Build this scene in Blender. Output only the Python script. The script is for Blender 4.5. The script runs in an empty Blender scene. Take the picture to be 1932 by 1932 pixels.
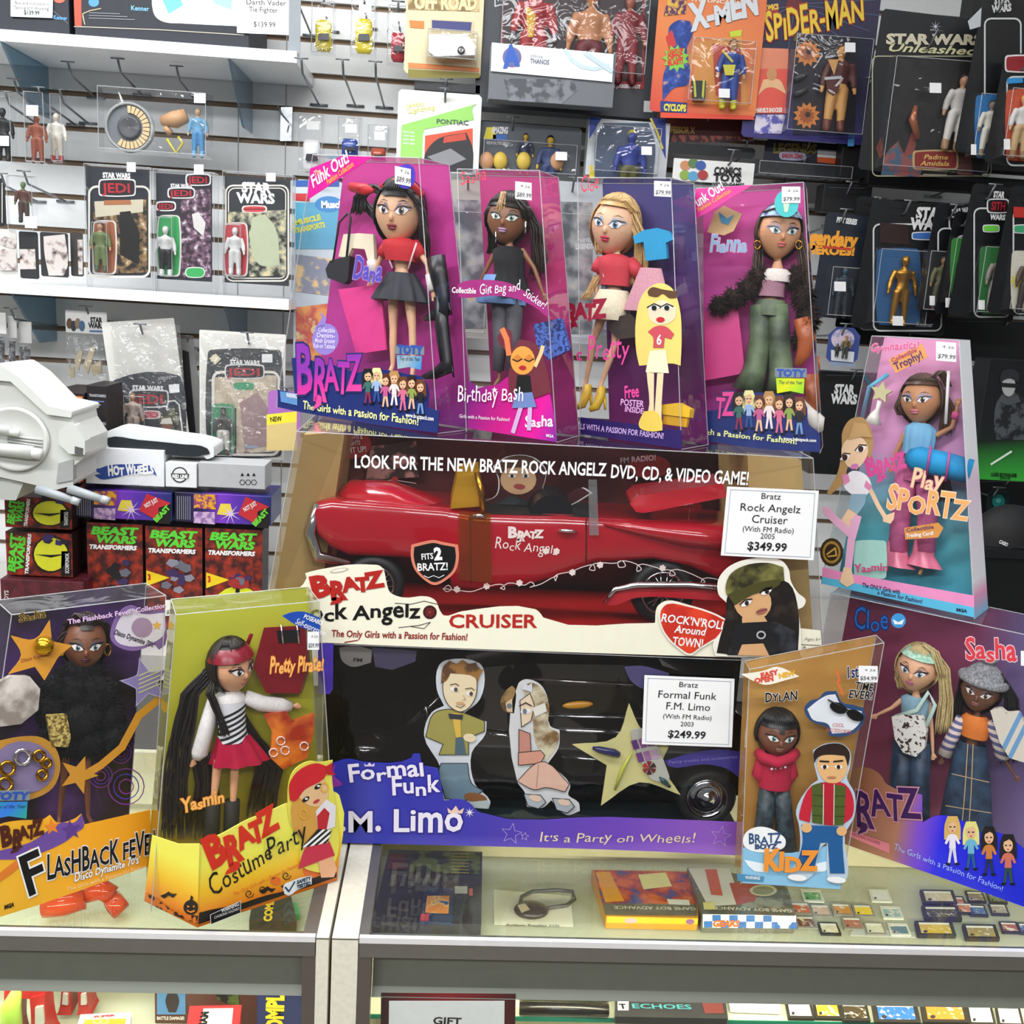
import bpy, math, random
import numpy as np
from mathutils import Vector as V, Matrix
random.seed(7)
sc = bpy.context.scene
col = sc.collection
R = math.radians
# ---------------------------------------------------------------- camera
F = 1932.0
PITCH, ROLL, YAW = R(12.0), R(3.5), R(3.7)
CAM = V((0, 0, 1.70))
_f = V((math.sin(YAW)*math.cos(PITCH), math.cos(YAW)*math.cos(PITCH), -math.sin(PITCH)))
_r0 = V((math.cos(YAW), -math.sin(YAW), 0)); _u0 = _r0.cross(_f)
_r = _r0*math.cos(ROLL)+_u0*math.sin(ROLL); _u = -_r0*math.sin(ROLL)+_u0*math.cos(ROLL)
cd = bpy.data.cameras.new('camera'); cam = bpy.data.objects.new('camera', cd); col.objects.link(cam)
cd.sensor_width = 36; cd.lens = 36.0; cd.clip_start = .02
_m = Matrix((_r, _u, -_f)).transposed().to_4x4(); _m.translation = CAM
cam.matrix_world = _m
sc.camera = cam
# ---------------------------------------------------------------- light
sc.view_settings.view_transform = 'Standard'; sc.view_settings.look = 'None'
sc.view_settings.gamma = 1; sc.view_settings.use_curve_mapping = False
sc.view_settings.exposure = -0.52
w = bpy.data.worlds.new('world'); sc.world = w; w.use_nodes = True
bg = w.node_tree.nodes['Background']; bg.inputs[0].default_value = (.93, .97, 1, 1); bg.inputs[1].default_value = .24
def lamp(name, loc, sx, sy, power, colr=(1, 1, 1), rot=(0, 0, 0)):
    l = bpy.data.lights.new(name, 'AREA'); l.shape = 'RECTANGLE'; l.size = sx; l.size_y = sy; l.energy = power; l.color = colr
    o = bpy.data.objects.new(name, l); col.objects.link(o); o.location = loc; o.rotation_euler = rot
    return o
for x, y, p in ((-1.35, .35, 44), (-.15, .35, 26), (1.1, .35, 16), (-1.35, 1.62, 28), (-.35, 1.6, 24), (.9, 1.7, 6), (-.9, -1.2, 74), (.5, -1.2, 50)):
    lamp('ceiling_tube_light', (x, y, 2.74), 1.15, .28, p, (.97, .985, 1))
sc.cycles.max_bounces = 7; sc.cycles.transparent_max_bounces = 28; sc.cycles.diffuse_bounces = 3; sc.cycles.glossy_bounces = 3
sc.cycles.transmission_bounces = 4; sc.cycles.use_denoising = True; sc.cycles.sample_clamp_indirect = 6
sc.cycles.caustics_reflective = False; sc.cycles.caustics_refractive = False
# ---------------------------------------------------------------- materials
def lin(h):
    h = h.lstrip('#'); c = [int(h[i:i+2], 16)/255 for i in (0, 2, 4)]
    return tuple(x/12.92 if x <= .04045 else ((x+.055)/1.055)**2.4 for x in c)+(1,)
_mc = {}
def M(h, rough=.45, metal=0, coat=0, emit=0, noise=.06, nscale=60):
    k = (h, rough, metal, coat, emit, noise)
    if k in _mc: return _mc[k]
    m = bpy.data.materials.new('paint_'+h); m.use_nodes = True; nt = m.node_tree; b = nt.nodes['Principled BSDF']
    c = lin(h); b.inputs['Base Color'].default_value = c; b.inputs['Metallic'].default_value = metal
    b.inputs['Coat Weight'].default_value = coat
    if emit: b.inputs['Emission Color'].default_value = c; b.inputs['Emission Strength'].default_value = emit
    n = nt.nodes.new('ShaderNodeTexNoise'); n.inputs['Scale'].default_value = nscale; n.inputs['Detail'].default_value = 3
    tc = nt.nodes.new('ShaderNodeTexCoord'); nt.links.new(tc.outputs['Object'], n.inputs['Vector'])
    mr = nt.nodes.new('ShaderNodeMapRange'); mr.inputs[3].default_value = max(.03, rough-.08); mr.inputs[4].default_value = min(1, rough+.08)
    nt.links.new(n.outputs[0], mr.inputs[0]); nt.links.new(mr.outputs[0], b.inputs['Roughness'])
    if noise:
        hs = nt.nodes.new('ShaderNodeMixRGB'); hs.blend_type = 'MULTIPLY'; hs.inputs[1].default_value = c
        m2 = nt.nodes.new('ShaderNodeMapRange'); m2.inputs[1].default_value = .3; m2.inputs[2].default_value = .7; m2.inputs[3].default_value = 1-noise; m2.inputs[4].default_value = 1.0
        nt.links.new(n.outputs[0], m2.inputs[0]); nt.links.new(m2.outputs[0], hs.inputs[2]); hs.inputs[0].default_value = 1
        nt.links.new(hs.outputs[0], b.inputs['Base Color'])
    _mc[k] = m; return m
def ramp_mat(name, stops, axis_from, axis_to, rough=.4, noise=0):
    """a printed colour blend between two world points"""
    m = bpy.data.materials.new(name); m.use_nodes = True; nt = m.node_tree; b = nt.nodes['Principled BSDF']; b.inputs['Roughness'].default_value = rough
    g = nt.nodes.new('ShaderNodeNewGeometry'); vm = nt.nodes.new('ShaderNodeVectorMath'); vm.operation = 'SUBTRACT'; vm.inputs[1].default_value = axis_from
    d = V(axis_to)-V(axis_from); dt = nt.nodes.new('ShaderNodeVectorMath'); dt.operation = 'DOT_PRODUCT'; dt.inputs[1].default_value = d/d.length_squared
    nt.links.new(g.outputs['Position'], vm.inputs[0]); nt.links.new(vm.outputs[0], dt.inputs[0])
    src = dt.outputs['Value']
    if noise:
        n = nt.nodes.new('ShaderNodeTexNoise'); n.inputs['Scale'].default_value = 35; n.inputs['Detail'].default_value = 4
        ma = nt.nodes.new('ShaderNodeMath'); ma.operation = 'MULTIPLY_ADD'; ma.inputs[1].default_value = noise; nt.links.new(n.outputs[0], ma.inputs[0]); nt.links.new(src, ma.inputs[2]); src = ma.outputs[0]
    cr = nt.nodes.new('ShaderNodeValToRGB'); el = cr.color_ramp.elements
    while len(el) < len(stops): el.new(.5)
    for e, (p, h) in zip(el, stops): e.position = p; e.color = lin(h)
    nt.links.new(src, cr.inputs[0]); nt.links.new(cr.outputs[0], b.inputs['Base Color'])
    return m
def spot_mat(name, c1, c2, scale=40, lo=.45, hi=.55, rough=.5, c3=None):
    """mottled print of two or three colours"""
    m = bpy.data.materials.new(name); m.use_nodes = True; nt = m.node_tree; b = nt.nodes['Principled BSDF']; b.inputs['Roughness'].default_value = rough
    n = nt.nodes.new('ShaderNodeTexNoise'); n.inputs['Scale'].default_value = scale; n.inputs['Detail'].default_value = 4
    tc = nt.nodes.new('ShaderNodeTexCoord'); nt.links.new(tc.outputs['Object'], n.inputs['Vector'])
    cr = nt.nodes.new('ShaderNodeValToRGB'); el = cr.color_ramp.elements
    el[0].position = lo; el[0].color = lin(c1); el[1].position = hi; el[1].color = lin(c2)
    if c3: e = el.new(min(1, hi+.08)); e.color = lin(c3)
    nt.links.new(n.outputs[0], cr.inputs[0]); nt.links.new(cr.outputs[0], b.inputs['Base Color'])
    return m
def clear_mat(name, tint='FFFFFF', ior=1.45, rough=.05, gain=1.0, bump=.0, bscale=18, haze=0.0, hazecol='EDEFF2'):
    m = bpy.data.materials.new(name); m.use_nodes = True; nt = m.node_tree; nt.nodes.clear()
    o = nt.nodes.new('ShaderNodeOutputMaterial'); t = nt.nodes.new('ShaderNodeBsdfTransparent'); t.inputs[0].default_value = lin(tint)
    g = nt.nodes.new('ShaderNodeBsdfGlossy'); g.inputs['Roughness'].default_value = rough
    fr = nt.nodes.new('ShaderNodeLayerWeight'); fr.inputs[0].default_value = .5; f0 = ((ior-1)/(ior+1))**2
    pw = nt.nodes.new('ShaderNodeMath'); pw.operation = 'POWER'; pw.inputs[1].default_value = 5; nt.links.new(fr.outputs['Facing'], pw.inputs[0])
    ad = nt.nodes.new('ShaderNodeMath'); ad.operation = 'MULTIPLY_ADD'; ad.inputs[1].default_value = 1-f0; ad.inputs[2].default_value = f0; nt.links.new(pw.outputs[0], ad.inputs[0])
    if bump:
        n = nt.nodes.new('ShaderNodeTexNoise'); n.inputs['Scale'].default_value = bscale; n.inputs['Detail'].default_value = 2; n.inputs['Distortion'].default_value = .8
        tc = nt.nodes.new('ShaderNodeTexCoord'); nt.links.new(tc.outputs['Object'], n.inputs['Vector'])
        bp = nt.nodes.new('ShaderNodeBump'); bp.inputs['Strength'].default_value = bump; bp.inputs['Distance'].default_value = .01
        nt.links.new(n.outputs[0], bp.inputs['Height']); nt.links.new(bp.outputs[0], g.inputs['Normal']); nt.links.new(bp.outputs[0], fr.inputs['Normal'])
    ma = nt.nodes.new('ShaderNodeMath'); ma.operation = 'MULTIPLY'; ma.inputs[1].default_value = gain; ma.use_clamp = True; nt.links.new(ad.outputs[0], ma.inputs[0])
    mx = nt.nodes.new('ShaderNodeMixShader'); nt.links.new(ma.outputs[0], mx.inputs[0]); nt.links.new(t.outputs[0], mx.inputs[1]); nt.links.new(g.outputs[0], mx.inputs[2])
    last = mx
    if haze:
        d = nt.nodes.new('ShaderNodeBsdfDiffuse'); d.inputs[0].default_value = lin(hazecol)
        m2 = nt.nodes.new('ShaderNodeMixShader'); m2.inputs[0].default_value = haze
        nt.links.new(mx.outputs[0], m2.inputs[1]); nt.links.new(d.outputs[0], m2.inputs[2]); last = m2
    nt.links.new(last.outputs[0], o.inputs[0]); return m
CLEAR = clear_mat('clear_plastic', 'FCFCFD', gain=1.15, bump=.10, bscale=14, haze=.006)
EDGE = clear_mat('plastic_crease', 'F4F6F8', gain=3, rough=.15, haze=.28)
FILM = clear_mat('crinkled_film', 'F8F8F8', gain=2.2, bump=1.0, bscale=45, haze=.05)
BLIS = clear_mat('blister_plastic', 'FAFAFB', gain=1.3, bump=.2, bscale=22, haze=.012)
GLASS = clear_mat('counter_glass', 'F7FBF8', gain=1.0, rough=.02)
GREEN = M('0E3A33', .15)
ACRYL = clear_mat('blue_acrylic', '9FC4D6', gain=1.2, haze=.12)
WHITE = M('F0F0F0', .5); BLACK = M('0C0C0E', .4); CHROME = M('D8D8DA', .12, 1, noise=0); GOLD = M('B8862E', .25, 1)
# ---------------------------------------------------------------- pixels to places
def ray(x, y): return _f+_r*((x-966)/F)-_u*((y-966)/F)
def atY(x, y, Y): d = ray(x, y); return CAM+d*((Y-CAM.y)/d.y)
def atZ(x, y, Z): d = ray(x, y); return CAM+d*((Z-CAM.z)/d.z)
def pix(P):
    d = V(P)-CAM; z = d.dot(_f); return (966+F*d.dot(_r)/z, 966-F*d.dot(_u)/z)
class Pl:
    """an upright (or leaning) flat face of a thing in the room: A, B are its lower corners"""
    def __init__(s, A, B, tilt=0):
        s.o = V(A); u = V(B)-V(A); u.z = 0; s.u = u.normalized(); n0 = V((s.u.y, -s.u.x, 0)); s.n0 = n0
        s.v = V((0, 0, 1))*math.cos(R(tilt))-n0*math.sin(R(tilt)); s.n = s.u.cross(s.v)
    def p(s, x, y, off=0):
        d = ray(x, y); return CAM+d*((s.o+s.n*off-CAM).dot(s.n)/d.dot(s.n))
    def back(s, d):
        q = Pl.__new__(Pl); q.o = s.o-s.n*d; q.u, q.v, q.n, q.n0 = s.u, s.v, s.n, s.n0; return q
    def mpp(s, x, y): return (s.p(x+1, y)-s.p(x, y)).length
class Flat(Pl):
    """a level face (a shelf or a table top) seen from above"""
    def __init__(s, z, front=1.0, ang=0):
        s.o = V((0, 0, z)); s.u = V((math.cos(ang), math.sin(ang), 0)); s.v = V((-math.sin(ang), math.cos(ang), 0)); s.n = V((0, 0, 1)); s.n0 = V((0, -1, 0))
def wallpl(Y): return Pl((0, Y, 1), (1, Y, 1))
# ---------------------------------------------------------------- letters
_gl = {}
def _make_glyphs():
    chars = [chr(c) for c in range(33, 127)]
    objs = []
    for wname, off in (('r', 0.0), ('b', .022), ('h', .055)):
        for ch in chars+['HH']:
            for s in ([ch, 'H'+ch+'H'] if ch != 'HH' and wname == 'r' else [ch]):
                c = bpy.data.curves.new('g', 'FONT'); c.body = s; c.offset = off; c.resolution_u = 2; c.fill_mode = 'FRONT'; c.dimensions = '2D'
                o = bpy.data.objects.new('g', c); col.objects.link(o); objs.append((wname, s, ch, o))
    dg = bpy.context.evaluated_depsgraph_get(); dim = {}
    for wname, s, ch, o in objs:
        me = o.evaluated_get(dg).to_mesh(); vs = [(v.co.x, v.co.y) for v in me.vertices]
        if s == ch: _gl[(wname, ch)] = (vs, [tuple(p.vertices) for p in me.polygons])
        if wname == 'r': dim[s] = (min(v[0] for v in vs), max(v[0] for v in vs), max(v[1] for v in vs)) if vs else (0, 0, 0)
    hh = dim['HH'][1]-dim['HH'][0]
    for ch in chars: _gl[ch] = max(.12, (dim['H'+ch+'H'][1]-dim['H'+ch+'H'][0])-hh)
    _gl[' '] = .28; _gl['cap'] = dim['H'][2]
    for wname, s, ch, o in objs: c = o.data; bpy.data.objects.remove(o); bpy.data.curves.remove(c)
_make_glyphs()
# ---------------------------------------------------------------- meshes
def soften(pts, closed=True, sub=3, lim=66):
    """round the gentle corners of an outline, keep the sharp ones"""
    n = len(pts)
    if n < 6: return list(pts)
    P_ = [np.array(p, float) for p in pts]; tan = []
    for i in range(n):
        a, b, c = P_[i-1], P_[i], P_[(i+1) % n]; d1, d2 = b-a, c-b; l1, l2 = np.linalg.norm(d1), np.linalg.norm(d2)
        if l1 < 1e-6 or l2 < 1e-6 or (not closed and i in (0, n-1)): tan.append(None); continue
        ang = abs(math.degrees(math.atan2(d1[0]*d2[1]-d1[1]*d2[0], d1 @ d2))); tan.append((d1/l1+d2/l2)/2 if ang < lim else None)
    out = []
    for i in range(n if closed else n-1):
        a, c = P_[i], P_[(i+1) % n]; d = c-a; L = np.linalg.norm(d); t0, t1 = tan[i], tan[(i+1) % n]
        out.append(tuple(a))
        if (t0 is None and t1 is None) or L < 2: continue
        m0 = d if t0 is None else t0*L; m1 = d if t1 is None else t1*L
        for j in range(1, sub+1):
            t = j/(sub+1); out.append(tuple((2*t**3-3*t*t+1)*a+(t**3-2*t*t+t)*m0+(-2*t**3+3*t*t)*c+(t**3-t*t)*m1))
    if not closed: out.append(tuple(P_[-1]))
    return out
class MB:
    def __init__(s): s.v = []; s.f = []; s.fm = []; s.fs = []; s.mats = []
    def mi(s, m):
        if isinstance(m, str): m = M(m)
        if m not in s.mats: s.mats.append(m)
        return s.mats.index(m)
    def add(s, vs, fs, m, smooth=False):
        b = len(s.v); s.v += [tuple(x) for x in vs]; k = s.mi(m)
        for f in fs: s.f.append([b+i for i in f]); s.fm.append(k); s.fs.append(smooth)
    def poly(s, pts, m): s.add(pts, [range(len(pts))], m)
    def prism(s, pts, vec, m, side=None, back=True):
        vec = V(vec); n = len(pts); s.add(pts, [range(n)], m)
        s.add(list(pts)+[V(p)+vec for p in pts], [(i, i+n, (i+1) % n+n, (i+1) % n) for i in range(n)]+([tuple(range(2*n-1, n-1, -1))] if back else []), side or m)
    def hexa(s, b4, t4, m, skip=()):
        """closed six-sided box from bottom and top corners, order front-left, front-right, back-right, back-left"""
        fs = dict(bottom=(3, 2, 1, 0), top=(4, 5, 6, 7), front=(0, 1, 5, 4), right=(1, 2, 6, 5), back=(2, 3, 7, 6), left=(3, 0, 4, 7))
        s.add(list(b4)+list(t4), [f for k, f in fs.items() if k not in skip], m)
    def box(s, x0, x1, y0, y1, z0, z1, m):
        s.hexa([(x0, y0, z0), (x1, y0, z0), (x1, y1, z0), (x0, y1, z0)], [(x0, y0, z1), (x1, y0, z1), (x1, y1, z1), (x0, y1, z1)], m)
    def tube(s, path, rad, m, n=8, flat=1.0, fdir=None, cap=True):
        path = [V(p) for p in path]; k = len(path)
        if not hasattr(rad, '__len__'): rad = [rad]*k
        vs = []; ref = None
        for i, p in enumerate(path):
            t = (path[min(i+1, k-1)]-path[max(i-1, 0)]); t = t.normalized() if t.length > 1e-9 else V((0, 0, 1))
            a = fdir or ref or (V((0, 1, 0)) if abs(t.y) < .9 else V((1, 0, 0)))
            x = a-t*a.dot(t)
            if x.length < 1e-6: x = V((1, 0, 0))-t*t.x
            x.normalize(); y = t.cross(x); ref = x
            vs += [p+(x*math.cos(j*2*math.pi/n)*flat+y*math.sin(j*2*math.pi/n))*rad[i] for j in range(n)]
        fs = [(i*n+j, i*n+(j+1) % n, (i+1)*n+(j+1) % n, (i+1)*n+j) for i in range(k-1) for j in range(n)]
        if cap: fs += [tuple(range(n-1, -1, -1)), tuple(range((k-1)*n, k*n))]
        s.add(vs, fs, m, True)
    def loft(s, rings, m, closed=True, cap=False, smooth=True):
        n = len(rings[0]); vs = [p for r in rings for p in r]
        fs = [(i*n+j, i*n+(j+1) % n, (i+1)*n+(j+1) % n, (i+1)*n+j) for i in range(len(rings)-1) for j in range(n if closed else n-1)]
        if cap: fs += [tuple(range(n-1, -1, -1)), tuple(range(len(vs)-n, len(vs)))]
        s.add(vs, fs, m, smooth)
    def ell(s, c, ax, ay, az, m, seg=16, rings=9, keep=None, warp=None):
        """ellipsoid with half-axis vectors"""
        c = V(c); rr = []
        for i in range(rings+1):
            a = math.pi*i/rings
            rr.append([(math.sin(a)*math.cos(j*2*math.pi/seg), math.sin(a)*math.sin(j*2*math.pi/seg), math.cos(a)) for j in range(seg)])
        vs = []; pr = []
        for r_ in rr:
            for q in r_:
                k = warp(*q) if warp else q; pr.append(q); vs.append(c+ax*k[0]+ay*k[1]+az*k[2])
        fs = []
        for i in range(rings):
            for j in range(seg):
                f = (i*seg+j, i*seg+(j+1) % seg, (i+1)*seg+(j+1) % seg, (i+1)*seg+j)
                if keep is None or keep(*[sum(pr[q][d] for q in f)/4 for d in range(3)]): fs.append(f[::-1])
        s.add(vs, fs, m, True)
    # ---- printing on a face, in photo pixels
    def P(s, pl, pts, m, off=.0005, raw=False): s.poly([pl.p(x, y, off) for x, y in (pts if raw else soften(pts))], m)
    def X(s, pl, pts, m, off, th, side=None, raw=False): s.prism([pl.p(x, y, off) for x, y in (pts if raw else soften(pts))], -pl.n*th, m, side)
    def E(s, pl, cx, cy, rx, ry, m, off=.0008, rot=0, n=18):
        c, q = math.cos(R(rot)), math.sin(R(rot))
        s.P(pl, [(cx+rx*math.cos(t)*c-ry*math.sin(t)*q, cy+rx*math.cos(t)*q+ry*math.sin(t)*c) for t in [i*2*math.pi/n for i in range(n)]], m, off, True)
    def star(s, pl, cx, cy, r, m, off=.0008, rot=0, k=.42, n=5):
        s.P(pl, starpts(cx, cy, r, rot, k, n), m, off, True)
    def line(s, pl, pts, wpx, m, off=.001, closed=False):
        q = [pl.p(x, y, off) for x, y in pts]; h = wpx*pl.mpp(*pts[0])/2
        if closed: q = q+[q[0]]
        for i, (a, b) in enumerate(zip(q, q[1:])):
            a = a+pl.n*(i % 3)*2e-5; b = b+pl.n*(i % 3)*2e-5; d = (b-a)
            if d.length < 1e-7: continue
            d.normalize(); e = pl.n.cross(d)*h; x = d*h*.5; s.poly([a-x-e, b+x-e, b+x+e, a-x+e], m)
    def T(s, pl, text, x0, y0, x1, y1, h, m, off=.001, w='b', sh=0, wob=0, arc=0, ol=None):
        """lettering along a base line between two pixels; h cap height in pixels"""
        if ol:
            s.T(pl, text, x0, y0, x1, y1, h, ol, off, 'h', sh, wob, arc); off += .0004
        p0, p1 = pl.p(x0, y0, off), pl.p(x1, y1, off); d = p1-p0; L = d.length; d.normalize(); up = pl.n.cross(d)
        tot = sum(_gl.get(c, .3) for c in text); sx = L/tot; sy = h*pl.mpp((x0+x1)/2, (y0+y1)/2)/_gl['cap']; x = 0; mm = s.mi(m)
        for i, ch in enumerate(text):
            adv = _gl.get(ch, .3)
            if ch != ' ' and (w, ch) in _gl:
                vs, fs = _gl[(w, ch)]; t = (x+adv/2)/tot
                dy = wob*math.sin(i*2.4)+arc*4*t*(1-t); k = 1+(.18*math.cos(i*1.7) if wob else 0)
                b = len(s.v)
                z_ = pl.n*((i % 2)*3e-5); s.v += [tuple(p0+z_+d*(sx*(x+a+sh*e))+up*(sy*(e*k+dy))) for a, e in vs]
                for f in fs: s.f.append([b+q for q in f]); s.fm.append(mm); s.fs.append(False)
            x += adv
    def build(s, name, parent=None, mods=()):
        me = bpy.data.meshes.new(name); me.from_pydata(s.v, [], s.f)
        for m in s.mats: me.materials.append(m)
        me.polygons.foreach_set('material_index', s.fm); me.polygons.foreach_set('use_smooth', s.fs); me.update()
        o = bpy.data.objects.new(name, me); col.objects.link(o)
        if parent is not None:
            o.parent = parent
            if parent.type == 'EMPTY': o.matrix_parent_inverse = Matrix.Translation(parent.location).inverted()
        return o
def starpts(cx, cy, r, rot=0, k=.42, n=5):
    return [(cx+(r if i % 2 == 0 else r*k)*math.sin(R(rot)+i*math.pi/n), cy-(r if i % 2 == 0 else r*k)*math.cos(R(rot)+i*math.pi/n)) for i in range(2*n)]
def rrect(x0, y0, x1, y1, r=6, n=4, skew=(0, 0)):
    """rounded rectangle in pixels; skew = (drop per width, lean per height)"""
    out = []
    for cx, cy, a in ((x1-r, y0+r, -90), (x1-r, y1-r, 0), (x0+r, y1-r, 90), (x0+r, y0+r, 180)):
        for i in range(n+1):
            t = R(a+90*i/n); out.append((cx+r*math.cos(t), cy+r*math.sin(t)))
    return [(x-skew[1]*(y-y0), y+skew[0]*(x-x0)) for x, y in out]
def thing(name, label, cat, loc, group=None):
    o = bpy.data.objects.new(name, None); col.objects.link(o); o.location = loc; o.empty_display_size = .02
    o['label'] = label; o['category'] = cat
    if group: o['group'] = group
    return o
def tag(o, label, cat, group=None):
    o['label'] = label; o['category'] = cat
    if group: o['group'] = group
    return o
def struct(o): o['kind'] = 'structure'; return o
def bevel(o, w, seg=2):
    b = o.modifiers.new('bevel', 'BEVEL'); b.width = w; b.segments = seg; b.limit_method = 'ANGLE'; b.angle_limit = R(40); return o
def sticker(parent, pl, x0, y0, x1, y1, text, off=.0012, drop=.03, name='price_sticker', lean=0, date='4 26'):
    m = MB(); q = [(x0, y0), (x1, y0+drop*(x1-x0)), (x1-lean*(y1-y0), y1+drop*(x1-x0)), (x0-lean*(y1-y0), y1)]
    m.X(pl, q, WHITE, off, .0003); h = y1-y0
    if text:
        g = M('6A6A70', .6); W = x1-x0
        m.T(pl, date, x0+W*.3, y0+h*.32, x0+W*.9, y0+h*.32+drop*W, h*.13, g, off+.0004, 'r')
        m.T(pl, text, x0+W*.06, y0+h*.86, x0+W*.96, y0+h*.86+drop*W, h*.22, g, off+.0004, 'b')
    return m.build(name, parent)
# ================================================================ the room
m = MB(); wm = M('E6E8E8', .45, noise=.03); gm = M('8A735C', .7); WY = 2.5
zs = [2.082-.075*k for k in range(-10, 24)]
for z in zs:
    m.box(-2.2, 2.4, WY, WY+.02, z-.075+.006, z-.006, wm)
    m.box(-2.2, 2.4, WY+.011, WY+.02, z-.006, z+.006, gm)
for x in (-1.13, -.517, -.41, .42, 1.25):
    m.box(x-.0012, x+.0012, WY-.0006, WY+.001, zs[-1]-.06, zs[0]+.06, M('9A9A9A'))
struct(m.build('wall_back'))
m = MB(); m.box(-2.2, 2.4, WY, WY+.02, 0, zs[-1]-.08, wm); struct(m.build('wall_back_lower'))
m = MB(); m.box(-2.2, 2.4, -2.2, WY+.02, -.04, 0, M('8C8378', .5, nscale=8)); struct(m.build('floor'))
m = MB(); m.box(-2.2, 2.4, -2.2, WY+.02, 2.8, 2.84, M('EDEDEA', .8)); struct(m.build('ceiling'))
# the low back counter behind the display cases
t = thing('back_counter', 'long low grey back counter under the slatwall, carrying the boxed toys', 'counter', (0, 2.2, 0))
m = MB(); m.box(-1.7, 2.1, 1.9, 2.49, .93, .98, M('C9C6C0', .5)); m.build('worktop', t)
m = MB(); m.box(-1.68, 2.08, 1.93, 2.49, 0, .93, M('8F8D8A', .6)); m.build('cabinet_body', t)
# white wall shelves with clear blue brackets
def wall_shelf(z, x1, yf, label, th=.022):
    t = thing('wall_shelf', label, 'shelf', (-1.0, 2.4, z-th), 'white wall shelves')
    m = MB(); m.box(-1.75, x1, yf, 2.498, z-th, z, M('F4F5F6', .35, noise=.02)); m.build('shelf_board', t)
    for bx in (-.94, x1-.14):
        m = MB(); m.prism([V((bx, yf+.01, z-th)), V((bx, 2.495, z-th)), V((bx, 2.495, z-th-.11)), V((bx, 2.40, z-th-.11))], (.005, 0, 0), ACRYL); m.build('bracket', t)
    return t
wall_shelf(1.660, -.358, 2.25, 'white wall shelf carrying carded figures in clear protectors')
wall_shelf(2.155, -.349, 2.25, 'white wall shelf at the top left carrying old dark toy boxes')
# ================================================================ glass display cases
ALU = M('82807A', .45, .7); ALUD = M('6E6660', .4, .6); LAM = M('E4DECC', .55, noise=.12, nscale=140); CREAM = M('EDE6C8', .6)
def case(label, x0, x1, end_left, shelves):
    t = thing('display_case', label, 'display case', ((x0+x1)/2, 1.3, 0), 'glass display cases'); YF, YB, Z = 1.05, 1.52, .97
    lam = .0145 if not end_left else .030; post = .0155
    a, b = (x0+lam, x1) if end_left else (x0, x1-lam)        # glazed width
    m = MB()
    lx = (x0, x0+lam) if end_left else (x1-lam, x1)
    m.box(lx[0], lx[1], YF, YB+.02, .1, Z, LAM); m.box(lx[0]-.0005, lx[1]+.0005, YF-.0006, YF+.001, Z-.0025, Z-.0015, BLACK); bevel(m.build('end_panel', t), .001)
    m = MB(); m.box(a+.001, b-.001, YF, YF+.02, Z-.025, Z-.0068, ALU); m.build('front_rail', t)
    m = MB(); m.box(a+.001, b-.001, YF-.0005, YF+.006, Z-.0066, Z+.0005, M('EDEDEE', .25, .3)); m.build('rail_highlight_lip', t)  # near-white colour paints in the highlight along the aluminium rail's top edge
    px0, px1 = (a, a+post) if end_left else (b-post, b)
    m = MB(); m.box(px0, px1, YF+.001, YF+.022, .12, Z-.025, ALUD); m.build('corner_post', t)
    m = MB(); m.box(px0, px0+.012 if end_left else px1, YF+.006, YB, Z-.012, Z+.0008, ALU); m.build('side_rail', t)
    gl0, gl1 = (a+.013, b) if end_left else (a, b-.013)
    m = MB(); m.box(gl0, gl1, YF+.0062, YB, Z-.0062, Z, GLASS); m.build('glass_top', t)
    m = MB(); m.box(gl0, gl1, YF+.0062, YF+.0075, Z-.006, Z-.0002, GREEN); m.build('glass_edge', t)
    m = MB(); m.poly([(px1 if end_left else a, YF+.012, .12), (b if end_left else px0, YF+.012, .12), (b if end_left else px0, YF+.012, Z-.025), (px1 if end_left else a, YF+.012, Z-.025)], GLASS); m.build('front_glass', t)
    m = MB(); pr = ((YF+.030, Z-.02), (YF+.029, Z-.06), (YF+.024, Z-.08), (YF+.016, Z-.089)); m.loft([[V((x, y, z)) for y, z in pr]+[V((x, y+.002, z+.001)) for y, z in pr[::-1]] for x in (a+.016, b-.016)], M('74736A', .4), cap=True, smooth=False); m.build('light_valance', t)
    m = MB(); m.box(a, b, YB, YB+.012, .1, Z-.008, CREAM); m.box(a, b, YB-.004, YB, .868, .874, M('B9B49C')); m.build('rear_panel', t)
    for z, y0 in shelves:
        m = MB(); m.box(a+.001, b-.001, y0, YB-.006, z-.006, z, clear_mat('shelf_glass', 'EDF2EA', haze=.45, hazecol='D9D8C4')); m.build('shelf', t)
        m = MB(); m.box(a+.001, b-.001, y0-.0015, y0-.0002, z-.006, z, M('1C6B57', .2)); m.build('shelf_edge', t)
    m = MB(); m.box(a+.001, b-.001, YF+.02, YB-.001, .42, .43, CREAM); m.build('case_floor', t)
    m = MB(); m.box(a+.02, b-.02, YF+.036, YF+.05, .918, .932, M('FFF6DC', .5, emit=1.0)); m.build('lamp_tube', t)
    lamp('case_lamp', ((a+b)/2, YF+.056, .915), abs(b-a)-.06, .02, 5.2*abs(b-a), (1, .9, .66), (R(28), 0, 0))
    return t
case('long glass display case on the right, holding game cartridges and boxed games', -.108, 1.25, True, [(.80, 1.14)])
case('glass display case on the left with a pale laminate end panel, holding robot toys', -1.3, -.1115, False, [(.80, 1.30), (.70, 1.10)])
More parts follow.
